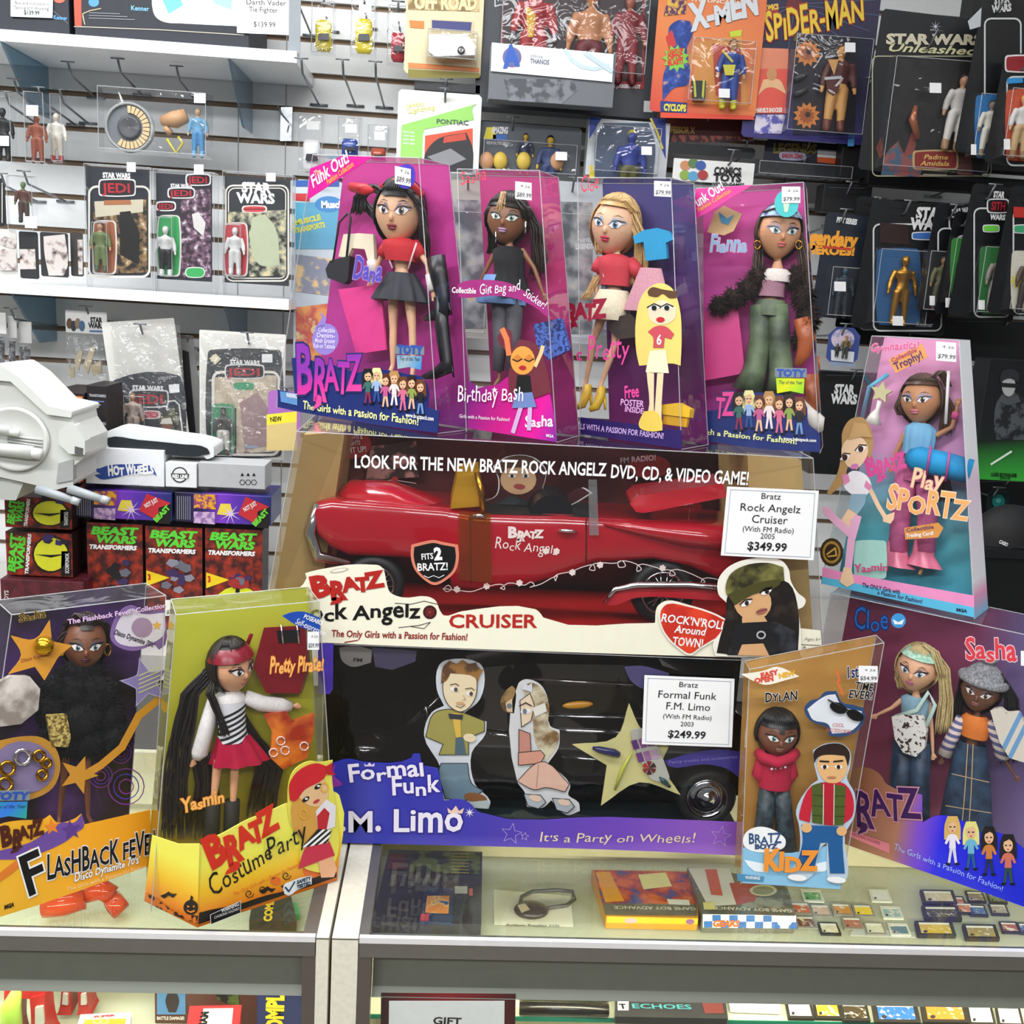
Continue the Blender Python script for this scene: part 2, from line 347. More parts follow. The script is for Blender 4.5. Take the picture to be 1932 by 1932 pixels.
# ================================================================ boxed cars
def shell(parent, b4, t4, skip=('bottom', 'back'), mat=None, name='clear_window', edge=True):
    m = MB(); m.hexa(b4, t4, mat or CLEAR, skip)
    if edge:
        for a, b in ((b4[0], t4[0]), (b4[1], t4[1]), (t4[0], t4[1]), (t4[1], t4[2]), (b4[1], b4[2]), (t4[0], t4[3]), (b4[2], t4[2]), (t4[2], t4[3])):
            m.tube([a, b], .0007, EDGE, 5, cap=False)
    return m.build(name, parent)
def signcard(name, label, pl, quad, lines, off=.004):
    """a printed price sign taped to the front of a box; lines: text, x0, x1, baseline y, cap height"""
    t = thing(name, label, 'price sign', pl.p(*quad[3], off), 'printed price signs')
    m = MB(); m.X(pl, quad, M('F5F5F5', .5, noise=0), off, .0006)
    (ax, ay), (bx, by), (cx, cy), (dx, dy) = quad; i = .04
    q = [(ax+(cx-ax)*i, ay+(cy-ay)*i), (bx+(dx-bx)*i, by+(dy-by)*i), (cx+(ax-cx)*i, cy+(ay-cy)*i), (dx+(bx-dx)*i, dy+(by-dy)*i)]
    m.line(pl, q, 1.2, 'B4BCC8', off+.0004, True); sl = (by-ay)/(bx-ax)
    m.build('card', t)
    m = MB()
    for tx, x0, x1, y, h, wt in lines: m.T(pl, tx, x0, y, x1, y+sl*(x1-x0), h, M('1A1A20', .6), off+.0005, wt)
    m.build('lettering', t); return t
def bratz_logo(m, pl, x0, y0, x1, y1, h, c, ol, off=.002, letters='BRATZ'):
    """five jumping letters"""
    spec = dict(B=(0, .26, 0, 1.15, -4), R=(.25, .46, -.2, 1.0, 4), A=(.44, .65, .12, .74, -5), T=(.62, .80, .06, .76, 3), Z=(.77, 1.0, .16, .86, -2))
    for ch in letters:
        a, b, dy, k, rt = spec[ch]; L = lambda t: (x0+(x1-x0)*t, y0+(y1-y0)*t-h*dy); p, q = L(a), L(b); q = (q[0], q[1]+math.tan(R(rt))*(q[0]-p[0]))
        for mat, o, wt in ((ol, off, 'h'), (c, off+.0005, 'h' if ol is None else 'b')):
            if mat is None: continue
            m.T(pl, ch, p[0], p[1], q[0], q[1], h*k, mat, o, wt)
            if ch == 'R': m.T(pl, ',', p[0]+(q[0]-p[0])*.05, p[1]+h*.06, p[0]+(q[0]-p[0])*.75, p[1]+h*.1, h*.85, mat, o, wt, sh=.1)
CB = wallpl(1.25)
ZB = 1.2515
t = thing('boxed_toy_car', 'long boxed red convertible toy car, second layer of the front stack', 'toy box', (.14, 1.38, ZB), 'boxed toy cars')
BL, BR, TL, TR = V((-.229, 1.25, ZB)), V((.503, 1.25, ZB)), V((-.187, 1.25, 1.521)), V((.455, 1.25, 1.521))
D = V((0, .27, 0)); DT = V((0, .25, 0))
shell(t, [BL, BR, BR+D, BL+D], [TL, TR, TR+DT, TL+DT])
m = MB(); m.hexa([BL+V((.004, .255, .002)), BR+V((-.004, .255, .002)), BR+V((-.004, .262, .002)), BL+V((.004, .262, .002))], [TL+V((.004, .24, -.002)), TR+V((-.004, .24, -.002)), TR+V((-.004, .246, -.002)), TL+V((.004, .246, -.002))], spot_mat('red_brown_print', '3A1716', '6E3330', 9, .35, .7, c3='8A6A55')); m.build('backing_card', t)
m = MB(); m.hexa([BL+V((.003, .004, .001)), BR+V((-.003, .004, .001)), BR+V((-.003, .25, .001)), BL+V((.003, .25, .001))], [BL+V((.004, .004, .012)), BR+V((-.004, .004, .012)), BR+V((-.004, .25, .012)), BL+V((.004, .25, .012))], M('B01717', .35)); m.build('tray', t)
TAN = M('B79B63', .5)
for s, b, tp in ((1, BL, TL), (-1, BR, TR)):
    m = MB(); wd = .050 if s > 0 else .062
    bb = [b+V((s*.004, .03, .006)), b+V((s*(wd+.012), .075, .006)), b+V((s*(wd+.012), .25, .006)), b+V((s*.004, .25, .006))]
    tt = [tp+V((s*.004, .03, -.008)), tp+V((s*wd, .075, -.008)), tp+V((s*wd, .235, -.008)), tp+V((s*.004, .235, -.008))]
    m.hexa(bb if s > 0 else [bb[1], bb[0], bb[3], bb[2]], tt if s > 0 else [tt[1], tt[0], tt[3], tt[2]], TAN); m.build('side_insert', t)
# base panel
m = MB(); pts = [(492, 1176), (540, 1130), (578, 1092), (576, 1082), (590, 1078), (620, 1072), (660, 1066), (700, 1066), (716, 1068), (724, 1076), (728, 1094), (736, 1118), (760, 1128), (806, 1126), (822, 1134), (830, 1152), (838, 1162), (872, 1154), (1010, 1150), (1020, 1158), (1026, 1166), (1236, 1176), (1240, 1146), (1258, 1134), (1300, 1142), (1352, 1160), (1400, 1180), (1510, 1186), (1548, 1190), (1553, 1246), (1400, 1241), (1000, 1228), (600, 1212), (499, 1206)]
m.X(CB, pts, M('F0ECD6', .45, noise=.03), .002, .0015)
RED = M('B3221C', .4)
bratz_logo(m, CB, 590, 1128, 724, 1112, 34, RED, None, .0025)
m.E(CB, 640, 1076, 18, 4, 'C9BFAE', .0026, -10); m.E(CB, 640, 1076, 14, 2.4, 'F3EFE2', .0028, -10)
m.T(CB, 'Rock Angelz', 556, 1172, 792, 1164, 30, BLACK, .0026, 'b', .05, .05)
m.E(CB, 811, 1155, 13, 13, '3A0F12', .0026)
for r_, c in ((10, '7A1D20'), (7, '3A0F12'), (4.5, '8A2A2C')): m.star(CB, 811, 1155, r_, M(c), .0027+r_*-.00002+.0002, 20, .7, 7)
m.line(CB, [(745, 1138), (775, 1140), (800, 1134), (826, 1140)], 1.2, BLACK, .0026); m.line(CB, [(752, 1184), (790, 1180), (812, 1174), (800, 1186), (775, 1182)], 1.2, BLACK, .0026)
m.T(CB, 'The Only Girls with a Passion for Fashion!', 625, 1201, 882, 1208, 13, '8C1F1B', .0026, 'b', .08); m.line(CB, [(650, 1212), (675, 1208)], 2, '8C1F1B', .0026)
m.T(CB, 'CRUISER', 846, 1184, 1012, 1184, 25, RED, .0026, 'b')
m.T(CB, 'Ages 6+', 1518, 1208, 1548, 1209, 6, '8A8A84', .0026, 'r'); m.line(CB, [(1511, 1216), (1551, 1218), (1551, 1240), (1511, 1238)], 1, BLACK, .0026, True)
m.T(CB, 'WARNING', 1526, 1228, 1549, 1229, 6, BLACK, .0026, 'b'); m.line(CB, [(1514, 1226), (1518, 1219), (1522, 1226)], 1, BLACK, .0026, True); m.T(CB, 'CHOKING HAZARD', 1513, 1234, 1549, 1236, 4, BLACK, .0026, 'r')
m.build('base_panel', t)
# heart badge and printed figure on the front
m = MB(); hp = [(1243, 1150), (1256, 1136), (1300, 1142), (1350, 1158), (1372, 1170), (1368, 1196), (1345, 1210), (1322, 1224), (1301, 1237), (1282, 1226), (1262, 1208), (1246, 1182)]
m.X(CB, hp, 'F3EFE2', .0045, .001); cxm, cym = 1306, 1184
m.P(CB, [(cxm+(x-cxm)*.94, cym+(y-cym)*.92) for x, y in hp], spot_mat('red_heart_print', 'C42A1C', 'E0401F', 30), .005)
m.T(CB, "ROCK'N'ROLL", 1246, 1172, 1368, 1188, 15, WHITE, .0055, 'b', .05); m.T(CB, 'Around', 1272, 1193, 1330, 1199, 14, WHITE, .0055, 'b', .15); m.T(CB, 'TOWN!', 1268, 1217, 1326, 1222, 16, WHITE, .0055, 'b')
m.build('heart_badge', t)
m = MB(); fig = [(1355, 1095), (1372, 1072), (1400, 1058), (1440, 1053), (1475, 1058), (1488, 1074), (1492, 1096), (1505, 1118), (1520, 1132), (1516, 1144), (1505, 1150), (1510, 1180), (1512, 1242), (1350, 1238), (1345, 1215), (1362, 1190), (1370, 1165), (1372, 1140), (1356, 1122)]
m.X(CB, fig, 'F3EFE2', .006, .001)
m.P(CB, [(1374, 1120), (1368, 1170), (1358, 1205), (1352, 1232), (1390, 1236), (1505, 1240), (1506, 1150), (1488, 1100), (1400, 1090)], spot_mat('dark_hair_print', '17110F', '4A3A30', 40, .5, .8), .0066)
m.E(CB, 1420, 1136, 36, 34, 'D9A878', .007, 25); m.P(CB, [(1400, 1165), (1440, 1160), (1452, 1180), (1400, 1182)], 'D9A878', .0069)
m.P(CB, [(1385, 1176), (1462, 1172), (1500, 1190), (1504, 1240), (1372, 1236)], spot_mat('leather_print', '15161A', '3C4048', 30, .5, .7), .0072)
m.P(CB, [(1370, 1120), (1376, 1086), (1402, 1068), (1450, 1062), (1478, 1070), (1480, 1096), (1440, 1104), (1400, 1124), (1385, 1132)], spot_mat('olive_cap_print', '2A2814', '8A8646', 28, .4, .62), .0076)
m.P(CB, [(1372, 1122), (1394, 1112), (1434, 1098), (1474, 1092), (1470, 1104), (1420, 1122), (1386, 1142)], '4A4720', .008)
for x, y in ((1408, 1138), (1446, 1116)): m.E(CB, x, y, 11, 5, WHITE, .008, -28); m.E(CB, x+1, y, 4, 4.5, '2A1B14', .0084); m.line(CB, [(x-12, y+3), (x-2, y-6), (x+11, y-8)], 2.4, BLACK, .0086)
m.E(CB, 1437, 1153, 11, 5, 'A8625A', .0082, -18); m.line(CB, [(1427, 1155), (1448, 1149)], 1, '4A1F1F', .0086)
m.P(CB, [(1400, 1216), (1440, 1214), (1452, 1238), (1392, 1236)], 'D9A878', .0078); m.E(CB, 1436, 1198, 9, 8, 'B8B8BC', .0078); m.E(CB, 1436, 1198, 6, 5, '15161A', .0081)
m.build('printed_figure', t)
# lettering on the window
m = MB(); m.T(CB, 'LOOK FOR THE NEW BRATZ ROCK ANGELZ', 668, 882, 1143, 898, 24, WHITE, .0012, 'b'); m.T(CB, 'DVD, CD, & VIDEO GAME!', 1151, 901, 1412, 915, 24, WHITE, .0012, 'b'); m.build('window_lettering', t)
m = MB(); sh = [(776, 1028), (800, 1022), (818, 1019), (836, 1023), (864, 1028), (866, 1050), (860, 1076), (845, 1092), (820, 1104), (798, 1092), (782, 1074), (775, 1050)]
m.X(CB, sh, 'D98068', .0016, .0006); m.P(CB, [(819+(x-819)*.87, 1060+(y-1060)*.87) for x, y in sh], BLACK, .0021)
m.T(CB, 'FITS', 795, 1056, 818, 1054, 11, WHITE, .0025, 'b'); m.T(CB, '2', 820, 1056, 834, 1055, 22, WHITE, .0025, 'h'); m.T(CB, 'BRATZ!', 787, 1077, 846, 1075, 14, WHITE, .0025, 'b'); m.line(CB, [(800, 1086), (808, 1090), (818, 1086), (828, 1090), (838, 1085)], 1.2, WHITE, .0025); m.build('shield_badge', t)
bk = CB.back(.215)
m = MB(); m.E(bk, 664, 838, 36, 28, 'B22B2B', 0); m.T(bk, 'HEADLIGHTS &', 634, 830, 684, 828, 7, WHITE, .001); m.T(bk, 'TAILIGHTS', 642, 842, 680, 839, 8, WHITE, .001); m.T(bk, 'LIGHT UP!', 640, 858, 692, 852, 11, WHITE, .001); m.P(bk, [(700, 842), (785, 832), (790, 900), (690, 906)], spot_mat('pink_scene_print', '3A2420', 'C08A80', 40), 0); m.line(bk, [(672, 905), (690, 915), (740, 905), (785, 912)], 1.5, 'D8C0B8', .001); m.E(bk, 745, 904, 6, 5, 'C03030', .0012); m.build('feature_badge', t)
m = MB(); m.E(bk, 1225, 880, 40, 22, 'A83030', 0); m.T(bk, 'FM RADIO!', 1170, 874, 1238, 868, 10, WHITE, .001); m.E(bk, 1272, 968, 54, 46, 'A82828', 0); m.T(bk, 'OPEN &', 1242, 980, 1302, 974, 13, WHITE, .001); m.T(bk, 'Doors & Trunk', 1228, 962, 1308, 952, 9, 'E8B0A8', .001); m.T(bk, 'CLOSE!', 1262, 996, 1308, 990, 12, WHITE, .001); m.build('feature_badge', t)
# the driver figure standing up behind the car door (flat printed card)
dv = CB.back(.12)
m = MB(); o_ = [(905, 948), (935, 935), (940, 905), (930, 880), (955, 862), (1005, 862), (1030, 885), (1022, 930), (1060, 938), (1100, 920), (1118, 930), (1085, 950), (1050, 965), (1040, 985), (960, 985), (945, 960)]
m.X(dv, o_, WHITE, 0, .001); c_ = lambda k: [(1000+(x-1000)*k, 930+(y-930)*k) for x, y in o_]
m.P(dv, c_(.96), '4A1A1C', .0006); m.E(dv, 978, 905, 34, 28, 'DDB183', .0012); m.P(dv, [(925, 958), (960, 936), (1000, 945), (1040, 940), (1052, 958), (1036, 985), (955, 985)], spot_mat('black_jacket_print', '101114', '34383C', 40), .0016)
m.P(dv, [(935, 896), (950, 866), (1006, 864), (1024, 890), (1000, 884), (955, 884)], '5A3826', .0018)
for x in (966, 992): m.E(dv, x, 898, 8, 3, WHITE, .002); m.E(dv, x, 898, 3, 3, BLACK, .0022)
m.E(dv, 980, 918, 11, 5, 'A84A42', .002, 5); m.build('printed_driver', t)
# ---- the red toy car
car = None
PAINT = M('A80E20', .2, 0, .8, noise=.03); DK = M('26070B', .4)
cp = CB.back(.045)                                   # near side of the car
def side_body(name, parent, pts, depth, mat, bev=.006, pl=cp, off=0):
    m = MB(); m.prism([pl.p(x, y, off) for x, y in pts], -pl.n*depth, mat); o = m.build(name, parent); bevel(o, bev, 3)
    for p in o.data.polygons: p.use_smooth = False
    return o
m = MB(); rings = []
for x, yt, yb in ((597, 946, 985), (602, 944, 1008), (628, 939, 1032), (660, 942, 1046), (760, 950, 1050), (843, 957, 1060), (852, 958, 1106), (905, 967, 1110), (1000, 970, 1100), (1060, 971, 1082), (1120, 975, 1058), (1230, 982, 1052), (1300, 986, 1066), (1370, 991, 1096), (1440, 1000, 1090)):
    a, b = cp.p(x, yt, -.016), cp.p(x, yb, -.016); mid = (a*.6+b*.4); sg = lambda v, e: math.copysign(abs(v)**e, v)
    rings.append([mid+((a-mid) if math.cos(q) > 0 else (mid-b))*sg(math.cos(q), .8)+cp.n*.016*abs(math.sin(q))**.5 for q in [math.pi*i/14 for i in range(15)]]+[b-cp.n*.10, a-cp.n*.10])
m.loft(rings, PAINT, cap=True); car = m.build('toy_car', t)
m = MB(); P = lambda x, y, o=0: cp.p(x, y, o)
rings = []
for x, yt, hw in ((628, 934, .3), (660, 905, .8), (740, 908, 1), (800, 930, 1), (850, 950, .8), (868, 960, .4)):
    c = P(x, 958, -.06); r_ = (P(x, yt, -.06)-c).length; rings.append([c+cp.v*r_*math.sin(a)+cp.n*.05*hw*math.cos(a) for a in [math.pi*i/10 for i in range(11)]])
m.loft(rings, PAINT, closed=False, cap=True); m.build('bonnet', car)
side_body('cabin', car, [(905, 968), (1130, 976), (1130, 992), (905, 985)], .10, M('0B0B0D', .5), .003, cp, -.01)
m = MB(); m.X(cp, [(1000, 968), (1020, 940), (1065, 938), (1078, 952), (1080, 975), (1000, 972)], M('0D0D10', .35), -.02, .07); bevel(m.build('seat', car), .006, 3)
AMB = clear_mat('amber_plastic', 'F0CC60', gain=2, haze=.5, hazecol='C89A2A')
m = MB(); m.prism([P(850, 960, -.004), P(862, 900, -.012), P(905, 895, -.012), P(912, 955, -.004)], -cp.n*.1, AMB); m.build('windscreen', car)
m = MB(); m.tube([P(900, 890, -.004), P(908, 930, 0), P(912, 968, .002)], .004, GOLD); m.tube([P(888, 975, .001), P(905, 972, .002), P(918, 976, .001)], .003, CHROME); m.build('windscreen_frame', car)
m = MB(); m.P(cp, [(866, 964), (926, 968), (928, 1100), (866, 1094)], clear_mat('amber_band', 'E0A860', gain=1.6, haze=.3, hazecol='8A4A18'), .004); m.build('packing_band', t)
m = MB(); m.X(cp, [(1110, 905), (1126, 905), (1130, 1010), (1112, 1010)], clear_mat('clear_band', 'E8E8E8', gain=2, haze=.1), .005, .001); m.build('packing_band', t)
m = MB(); rings = []
for x, yt, yb, d_ in ((1140, 986, 992, .002), (1200, 986, 1008, .008), (1290, 990, 1030, .014), (1400, 998, 1042, .018), (1445, 1002, 1040, .016)):
    a, b = P(x, yt), P(x, yb); mid = (a+b)/2; rings.append([mid+(a-mid)*math.cos(q)+cp.n*d_*math.sin(q) for q in [math.pi*i/8 for i in range(9)]])
m.loft(rings, PAINT, closed=False, cap=True); m.build('tail_fin', car)
m = MB(); m.prism([P(1188, 950, -.02), P(1205, 935, -.03), P(1365, 912, -.05), P(1372, 938, -.03), P(1215, 968, -.008), P(1200, 966, -.01)], -cp.n*.05+cp.v*.006, PAINT); bevel(m.build('boot_lid', car), .003)
m = MB(); m.P(cp, [(1105, 978), (1107, 978), (1107, 1062), (1105, 1062)], DK, .0003); m.build('door_seam', car); m = MB(); m.P(cp, [(886, 966), (888, 966), (890, 1100), (888, 1100)], DK, .0003); m.build('door_seam', car)
m = MB(); m.tube([P(1052, 1003, .003), P(1062, 1001, .006), P(1078, 1002, .006), P(1090, 1005, .003)], [.001, .0025, .0025, .001], CHROME); m.build('door_handle', car)
m = MB(); W_ = M('F1DDD6', .4)
bratz_logo(m, cp, 958, 1014, 1024, 1018, 17, W_, None, .0003); m.T(cp, 'Rock Angelz', 932, 1034, 1052, 1046, 19, W_, .0005, 'r', .05, .06)
vine = [(836, 1112), (846, 1104), (852, 1112), (842, 1116), (836, 1110), (866, 1114), (890, 1116), (915, 1108), (950, 1104), (952, 1112), (944, 1110), (960, 1100), (990, 1104), (1002, 1098), (1008, 1104), (1000, 1108), (1020, 1102), (1042, 1090), (1052, 1086), (1048, 1096), (1046, 1088), (1078, 1078), (1105, 1068), (1120, 1066), (1122, 1076), (1112, 1074), (1120, 1064), (1165, 1062), (1174, 1058), (1180, 1068), (1168, 1070), (1166, 1060), (1200, 1064), (1210, 1074), (1202, 1078), (1204, 1066), (1250, 1074), (1270, 1078), (1274, 1084), (1264, 1086), (1266, 1076), (1320, 1090), (1330, 1098), (1322, 1100), (1326, 1092), (1368, 1096)]
m.build('door_lettering', car); m = MB(); m.line(cp, soften(vine, False, 3, 130), 1.6, W_, .0006)
for x, y in ((1050, 1040), (1030, 1040), (980, 1100), (1080, 1080), (1132, 1066), (1250, 1072), (862, 1112), (918, 1106)): m.star(cp, x, y, 7, W_, .0008, 10, .75, 6)
m.build('rose_vine_print', car)
def wheel(parent, pl, x, y, r, th=.03, spokes=18, white=False, name='wheel'):
    c = pl.p(x, y); rr = r*pl.mpp(x, y); m = MB(); n = 28
    ring = lambda q, o: [c+(pl.u*math.cos(a)+pl.v*math.sin(a))*rr*q+pl.n*o for a in [i*2*math.pi/n for i in range(n)]]
    m.loft([ring(.66, -.002), ring(.70, .004), ring(.9, .005), ring(1, 0), ring(1, -th), ring(.6, -th)], M('111113', .6), smooth=True); o = m.build(name, parent); m = MB()
    m.loft([ring(.66, -.003), ring(.69, .0045), ring(.62, .002), ring(.60, -.004)], CHROME)
    if spokes:
        for i in range(spokes):
            a = i*2*math.pi/spokes; b = a+(.35 if i % 2 else -.35)
            m.tube([c+(pl.u*math.cos(a)+pl.v*math.sin(a))*rr*.14+pl.n*.004, c+(pl.u*math.cos(b)+pl.v*math.sin(b))*rr*.62-pl.n*.001], .0009, CHROME, 5)
        m.poly(ring(.6, -.008), M('1A0C0E'))
    else:
        m.loft([ring(.60, -.003), ring(.45, .004), ring(.40, .001), ring(.2, .006), ring(.12, .009), ring(.02, .010)], CHROME)
    m.ell(c+pl.n*.003, pl.u*rr*.13, pl.v*rr*.13, pl.n*.006, CHROME, 12, 6); m.build('wheel_rim', o)
    return o
wheel(car, CB.back(.055), 705, 1105, 58, .03)
wheel(car, CB.back(.055), 1250, 1118, 60, .03)
m = MB(); q = CB.back(.03); m.tube([q.p(1140, 1138), q.p(1160, 1112), q.p(1200, 1104), q.p(1300, 1104), q.p(1400, 1112), q.p(1440, 1120)], [.003, .004, .005, .005, .005, .004], CHROME, 8); m.X(q, [(1140, 1140), (1165, 1118), (1205, 1110), (1440, 1122), (1440, 1140), (1300, 1130), (1200, 1128), (1160, 1142)], M('B5202A', .25, 0, .5), 0, .02); m.build('wheel_skirt', car)
m = MB(); q = CB.back(.05); m.tube([q.p(598, 950), q.p(585, 1005), q.p(600, 1050), q.p(660, 1062)], [.004, .008, .008, .005], CHROME, 8); m.build('bumper', car)
signcard('price_sign', 'white price sign reading 349.99, taped over the boxed red car', CB, [(1372, 918), (1545, 926), (1535, 1057), (1360, 1048)],
    [('Bratz', 1435, 1473, 941, 11, 'r'), ('Rock Angelz', 1395, 1510, 963, 14, 'r'), ('Cruiser', 1417, 1485, 986, 15, 'r'), ('(With FM Radio)', 1400, 1498, 1002, 10, 'r'), ('2005', 1434, 1462, 1016, 10, 'r'), ('$349.99', 1409, 1484, 1037, 15, 'b')], .009)
# ================================================================ the boxed limousine
t = thing('boxed_toy_limousine', 'long boxed black toy limousine with a purple base panel, bottom of the front stack', 'toy box', (.14, 1.38, .97), 'boxed toy cars')
Z0 = .972; BL, BR, TL, TR = V((-.15, 1.25, Z0)), V((.43, 1.25, Z0)), V((-.147, 1.25, 1.2505)), V((.412, 1.25, 1.2505)); D = V((0, .25, 0))
shell(t, [BL, BR, BR+D, BL+D], [TL, TR, TR+D, TL+D], ('bottom', 'back', 'left'))
m = MB(); NB = M('0B100F', .35); i = .003
m.box(-.146, .41, 1.485, 1.493, Z0+.002, 1.246, NB); m.box(-.148, -.145, 1.262, 1.49, Z0+.002, 1.246, NB); m.box(-.146, .425, 1.256, 1.485, Z0+.001, Z0+.02, M('10232B', .3)); m.box(.405, .408, 1.30, 1.485, Z0+.02, 1.246, NB); m.build('inner_tray', t)
PUR = M('4A35A8', .35); PUR2 = ramp_mat('blue_purple_print', [(0, '2C35A6'), (.35, '3A35A8'), (.75, '6A3FB4'), (1, '8A55BC')], CB.p(640, 1560), CB.p(1330, 1640), .3)
m = MB(); m.X(CB, [(600, 1213), (629, 1215), (628, 1300), (622, 1310), (600, 1308)], PUR, .0015, .0012); m.build('corner_tab', t)
m = MB(); m.X(CB, [(626, 1440), (655, 1432), (690, 1438), (776, 1430), (779, 1423), (792, 1422), (796, 1444), (826, 1450), (832, 1480), (838, 1512), (862, 1508), (884, 1514), (904, 1533), (1150, 1542), (1402, 1552), (1390, 1614), (1150, 1603), (800, 1594), (628, 1590)], PUR2, .0018, .0014)
LET = M('E9E4F2', .4)
m.T(CB, 'Formal', 657, 1476, 802, 1462, 30, LET, .0028, 'b', 0, .08, ol=M('33249A')); m.T(CB, 'Funk', 738, 1500, 828, 1496, 32, LET, .0028, 'b', 0, .08, ol=M('33249A'))
m.T(CB, 'F.M. Limo', 608, 1568, 874, 1568, 50, LET, .0028, 'b', 0, .02, ol=M('2A2490')); m.P(CB, [(846, 1534), (844, 1524), (852, 1530), (860, 1520), (866, 1530), (876, 1524), (872, 1535)], 'EBC9B8', .0034); m.star(CB, 886, 1533, 10, LET, .0034, 0, .25, 8)
m.P(CB, [(688, 1446), (687, 1440), (692, 1444), (697, 1438), (701, 1443), (707, 1440), (706, 1446)], 'D9CBE8', .0034)
for x, y, r_ in ((965, 1573, 20), (990, 1578, 8), (1360, 1578, 20)): m.line(CB, starpts(x, y, r_, 10), 1, 'B8A0D8', .0026, True)
GLD = M('E8D6B0', .4); m.T(CB, "It's a Party on Wheels!", 1016, 1588, 1312, 1590, 17, GLD, .0026, 'r', .1, .06)
m.P(CB, [(628, 1450), (634, 1440), (630, 1462), (645, 1478), (645, 1482), (628, 1486)], '8E2FA0', .0027); m.build('base_panel', t)
lp = CB.back(.06); LB = M('050506', .15, 0, .8, noise=0)
limo = side_body('toy_limousine', t, [(640, 1420), (660, 1392), (740, 1378), (765, 1368), (845, 1292), (880, 1262), (1000, 1252), (1250, 1256), (1330, 1280), (1370, 1330), (1400, 1352), (1410, 1420), (1400, 1500), (1300, 1510), (700, 1500), (640, 1480)], .13, LB, .01, lp)
q = lp
for pts in ([(1000, 1281), (1195, 1292)], [(1010, 1350), (1250, 1356)], [(1000, 1376), (1120, 1380), (1300, 1390)], [(1060, 1428), (1180, 1438)], [(640, 1424), (670, 1420), (700, 1428)], [(770, 1372), (838, 1306)], [(1010, 1290), (1010, 1350)]):
    m = MB(); m.tube([q.p(x, y, .002) for x, y in pts], .0016 if pts[0] != (1000, 1376) else .0026, CHROME, 6); m.build('chrome_strip', limo)
m = MB(); m.X(q, [(1012, 1292), (1190, 1298), (1185, 1346), (1012, 1344)], M('1A1408', .2), .001, .001); m.build('side_window', limo)
m = MB(); m.ell(q.p(1090, 1330, .004), q.u*.02, q.v*.006+q.u*.008, q.n*.004, M('C88A1E', .3)); m.build('seat', limo)
m = MB(); m.ell(q.p(690, 1404, .0), q.u*.03, q.v*.016, q.n*.03, LB); m.build('headlamp', limo)
m = MB(); m.tube([q.p(795, 1348, .004), q.p(805, 1334, .01), q.p(806, 1348, .012), q.p(800, 1358, .004)], .002, CHROME); m.build('wing_mirror', limo)
m = MB(); m.tube([q.p(910, 1383, .006), q.p(960, 1388, .006), q.p(985, 1384, .004)], [.001, .002, .001], CHROME); m.build('door_handle', limo)
wheel(limo, CB.back(.035), 1333, 1505, 56, .035, 0); wheel(limo, CB.back(.035), 680, 1505, 56, .03, 0)
m = MB(); m.X(CB, [(1255, 1436), (1310, 1420), (1360, 1414), (1402, 1420), (1398, 1470), (1370, 1450), (1330, 1442), (1262, 1446)], M('3A2F86', .4), -.004, .001); m.T(CB, 'Fancy trunks and accessories', 1262, 1441, 1392, 1430, 6, '8A7AC0', -.0035, 'r'); m.build('ribbon_print', t)
m = MB(); m.P(CB, [(640, 1222), (670, 1218), (702, 1226), (700, 1250), (664, 1258), (645, 1246)], '6E6A66', -.006); m.T(CB, 'FM', 666, 1248, 684, 1249, 7, BLACK, -.0055); m.build('cloud_print', t); m = MB(); m.P(CB, [(702, 1222), (786, 1228), (784, 1248), (740, 1264), (708, 1258)], '3C3550', -.006); m.build('cloud_print', t); m = MB(); m.P(CB, [(1178, 1258), (1210, 1256), (1262, 1270), (1262, 1300), (1214, 1300), (1190, 1284)], '4A4470', -.006); m.build('cloud_print', t)
# star tray with make-up
sp = CB.back(.012)
m = MB(); m.X(sp, [(1187, 1327), (1212, 1378), (1262, 1408), (1250, 1440), (1284, 1500), (1206, 1476), (1134, 1520), (1145, 1444), (1080, 1405), (1162, 1392)], M('D3CB8A', .45), 0, .002); st = m.build('star_tray', t)
m = MB(); m.X(sp, rrect(1186, 1376, 1226, 1474, 12, skew=(0, -.42)), M('B8B8AE', .3), .004, .004); bevel(m.build('make_up_case', st), .001)
m = MB()
for i, c in enumerate(('5A2A6E', '8A4A86', '9A5A98', '6A3478', 'A06A9A', 'C0A0B8')): x = 1190+(i % 3)*14+(i//3)*9; y = 1398+(i//3)*24-(i % 3)*3; m.P(sp, [(x, y), (x+11, y-3), (x+17, y+14), (x+6, y+17)], c, .0048)
for i in range(6): a = i*60; m.P(sp, [(1225, 1449)]+[(1225+13*math.cos(R(a+d)), 1449+13*math.sin(R(a+d))) for d in (6, 30, 54)], ['6A1818', '3A1016', '8A2020', 'B02828', '7A1A2A', '2A1216'][i], .0048)
m.build('make_up_palette', st)
m = MB(); m.tube([sp.p(1118, 1411, .005), sp.p(1130, 1414, .006), sp.p(1158, 1420, .006), sp.p(1168, 1424, .005)], [.002, .0045, .0055, .004], M('1A1F52', .15)); m.build('nail_varnish', st)
m = MB(); m.tube([sp.p(1244, 1466, .004), sp.p(1252, 1474, .005), sp.p(1264, 1484, .004)], [.001, .004, .002], M('0E3F42', .15)); m.build('earring', st)
m = MB(); m.tube([sp.p(1160, 1490, .003), sp.p(1175, 1450, .004), sp.p(1192, 1420, .003)], [.0015, .003, .001], M('B8BE4A', .3)); m.build('brush', st)
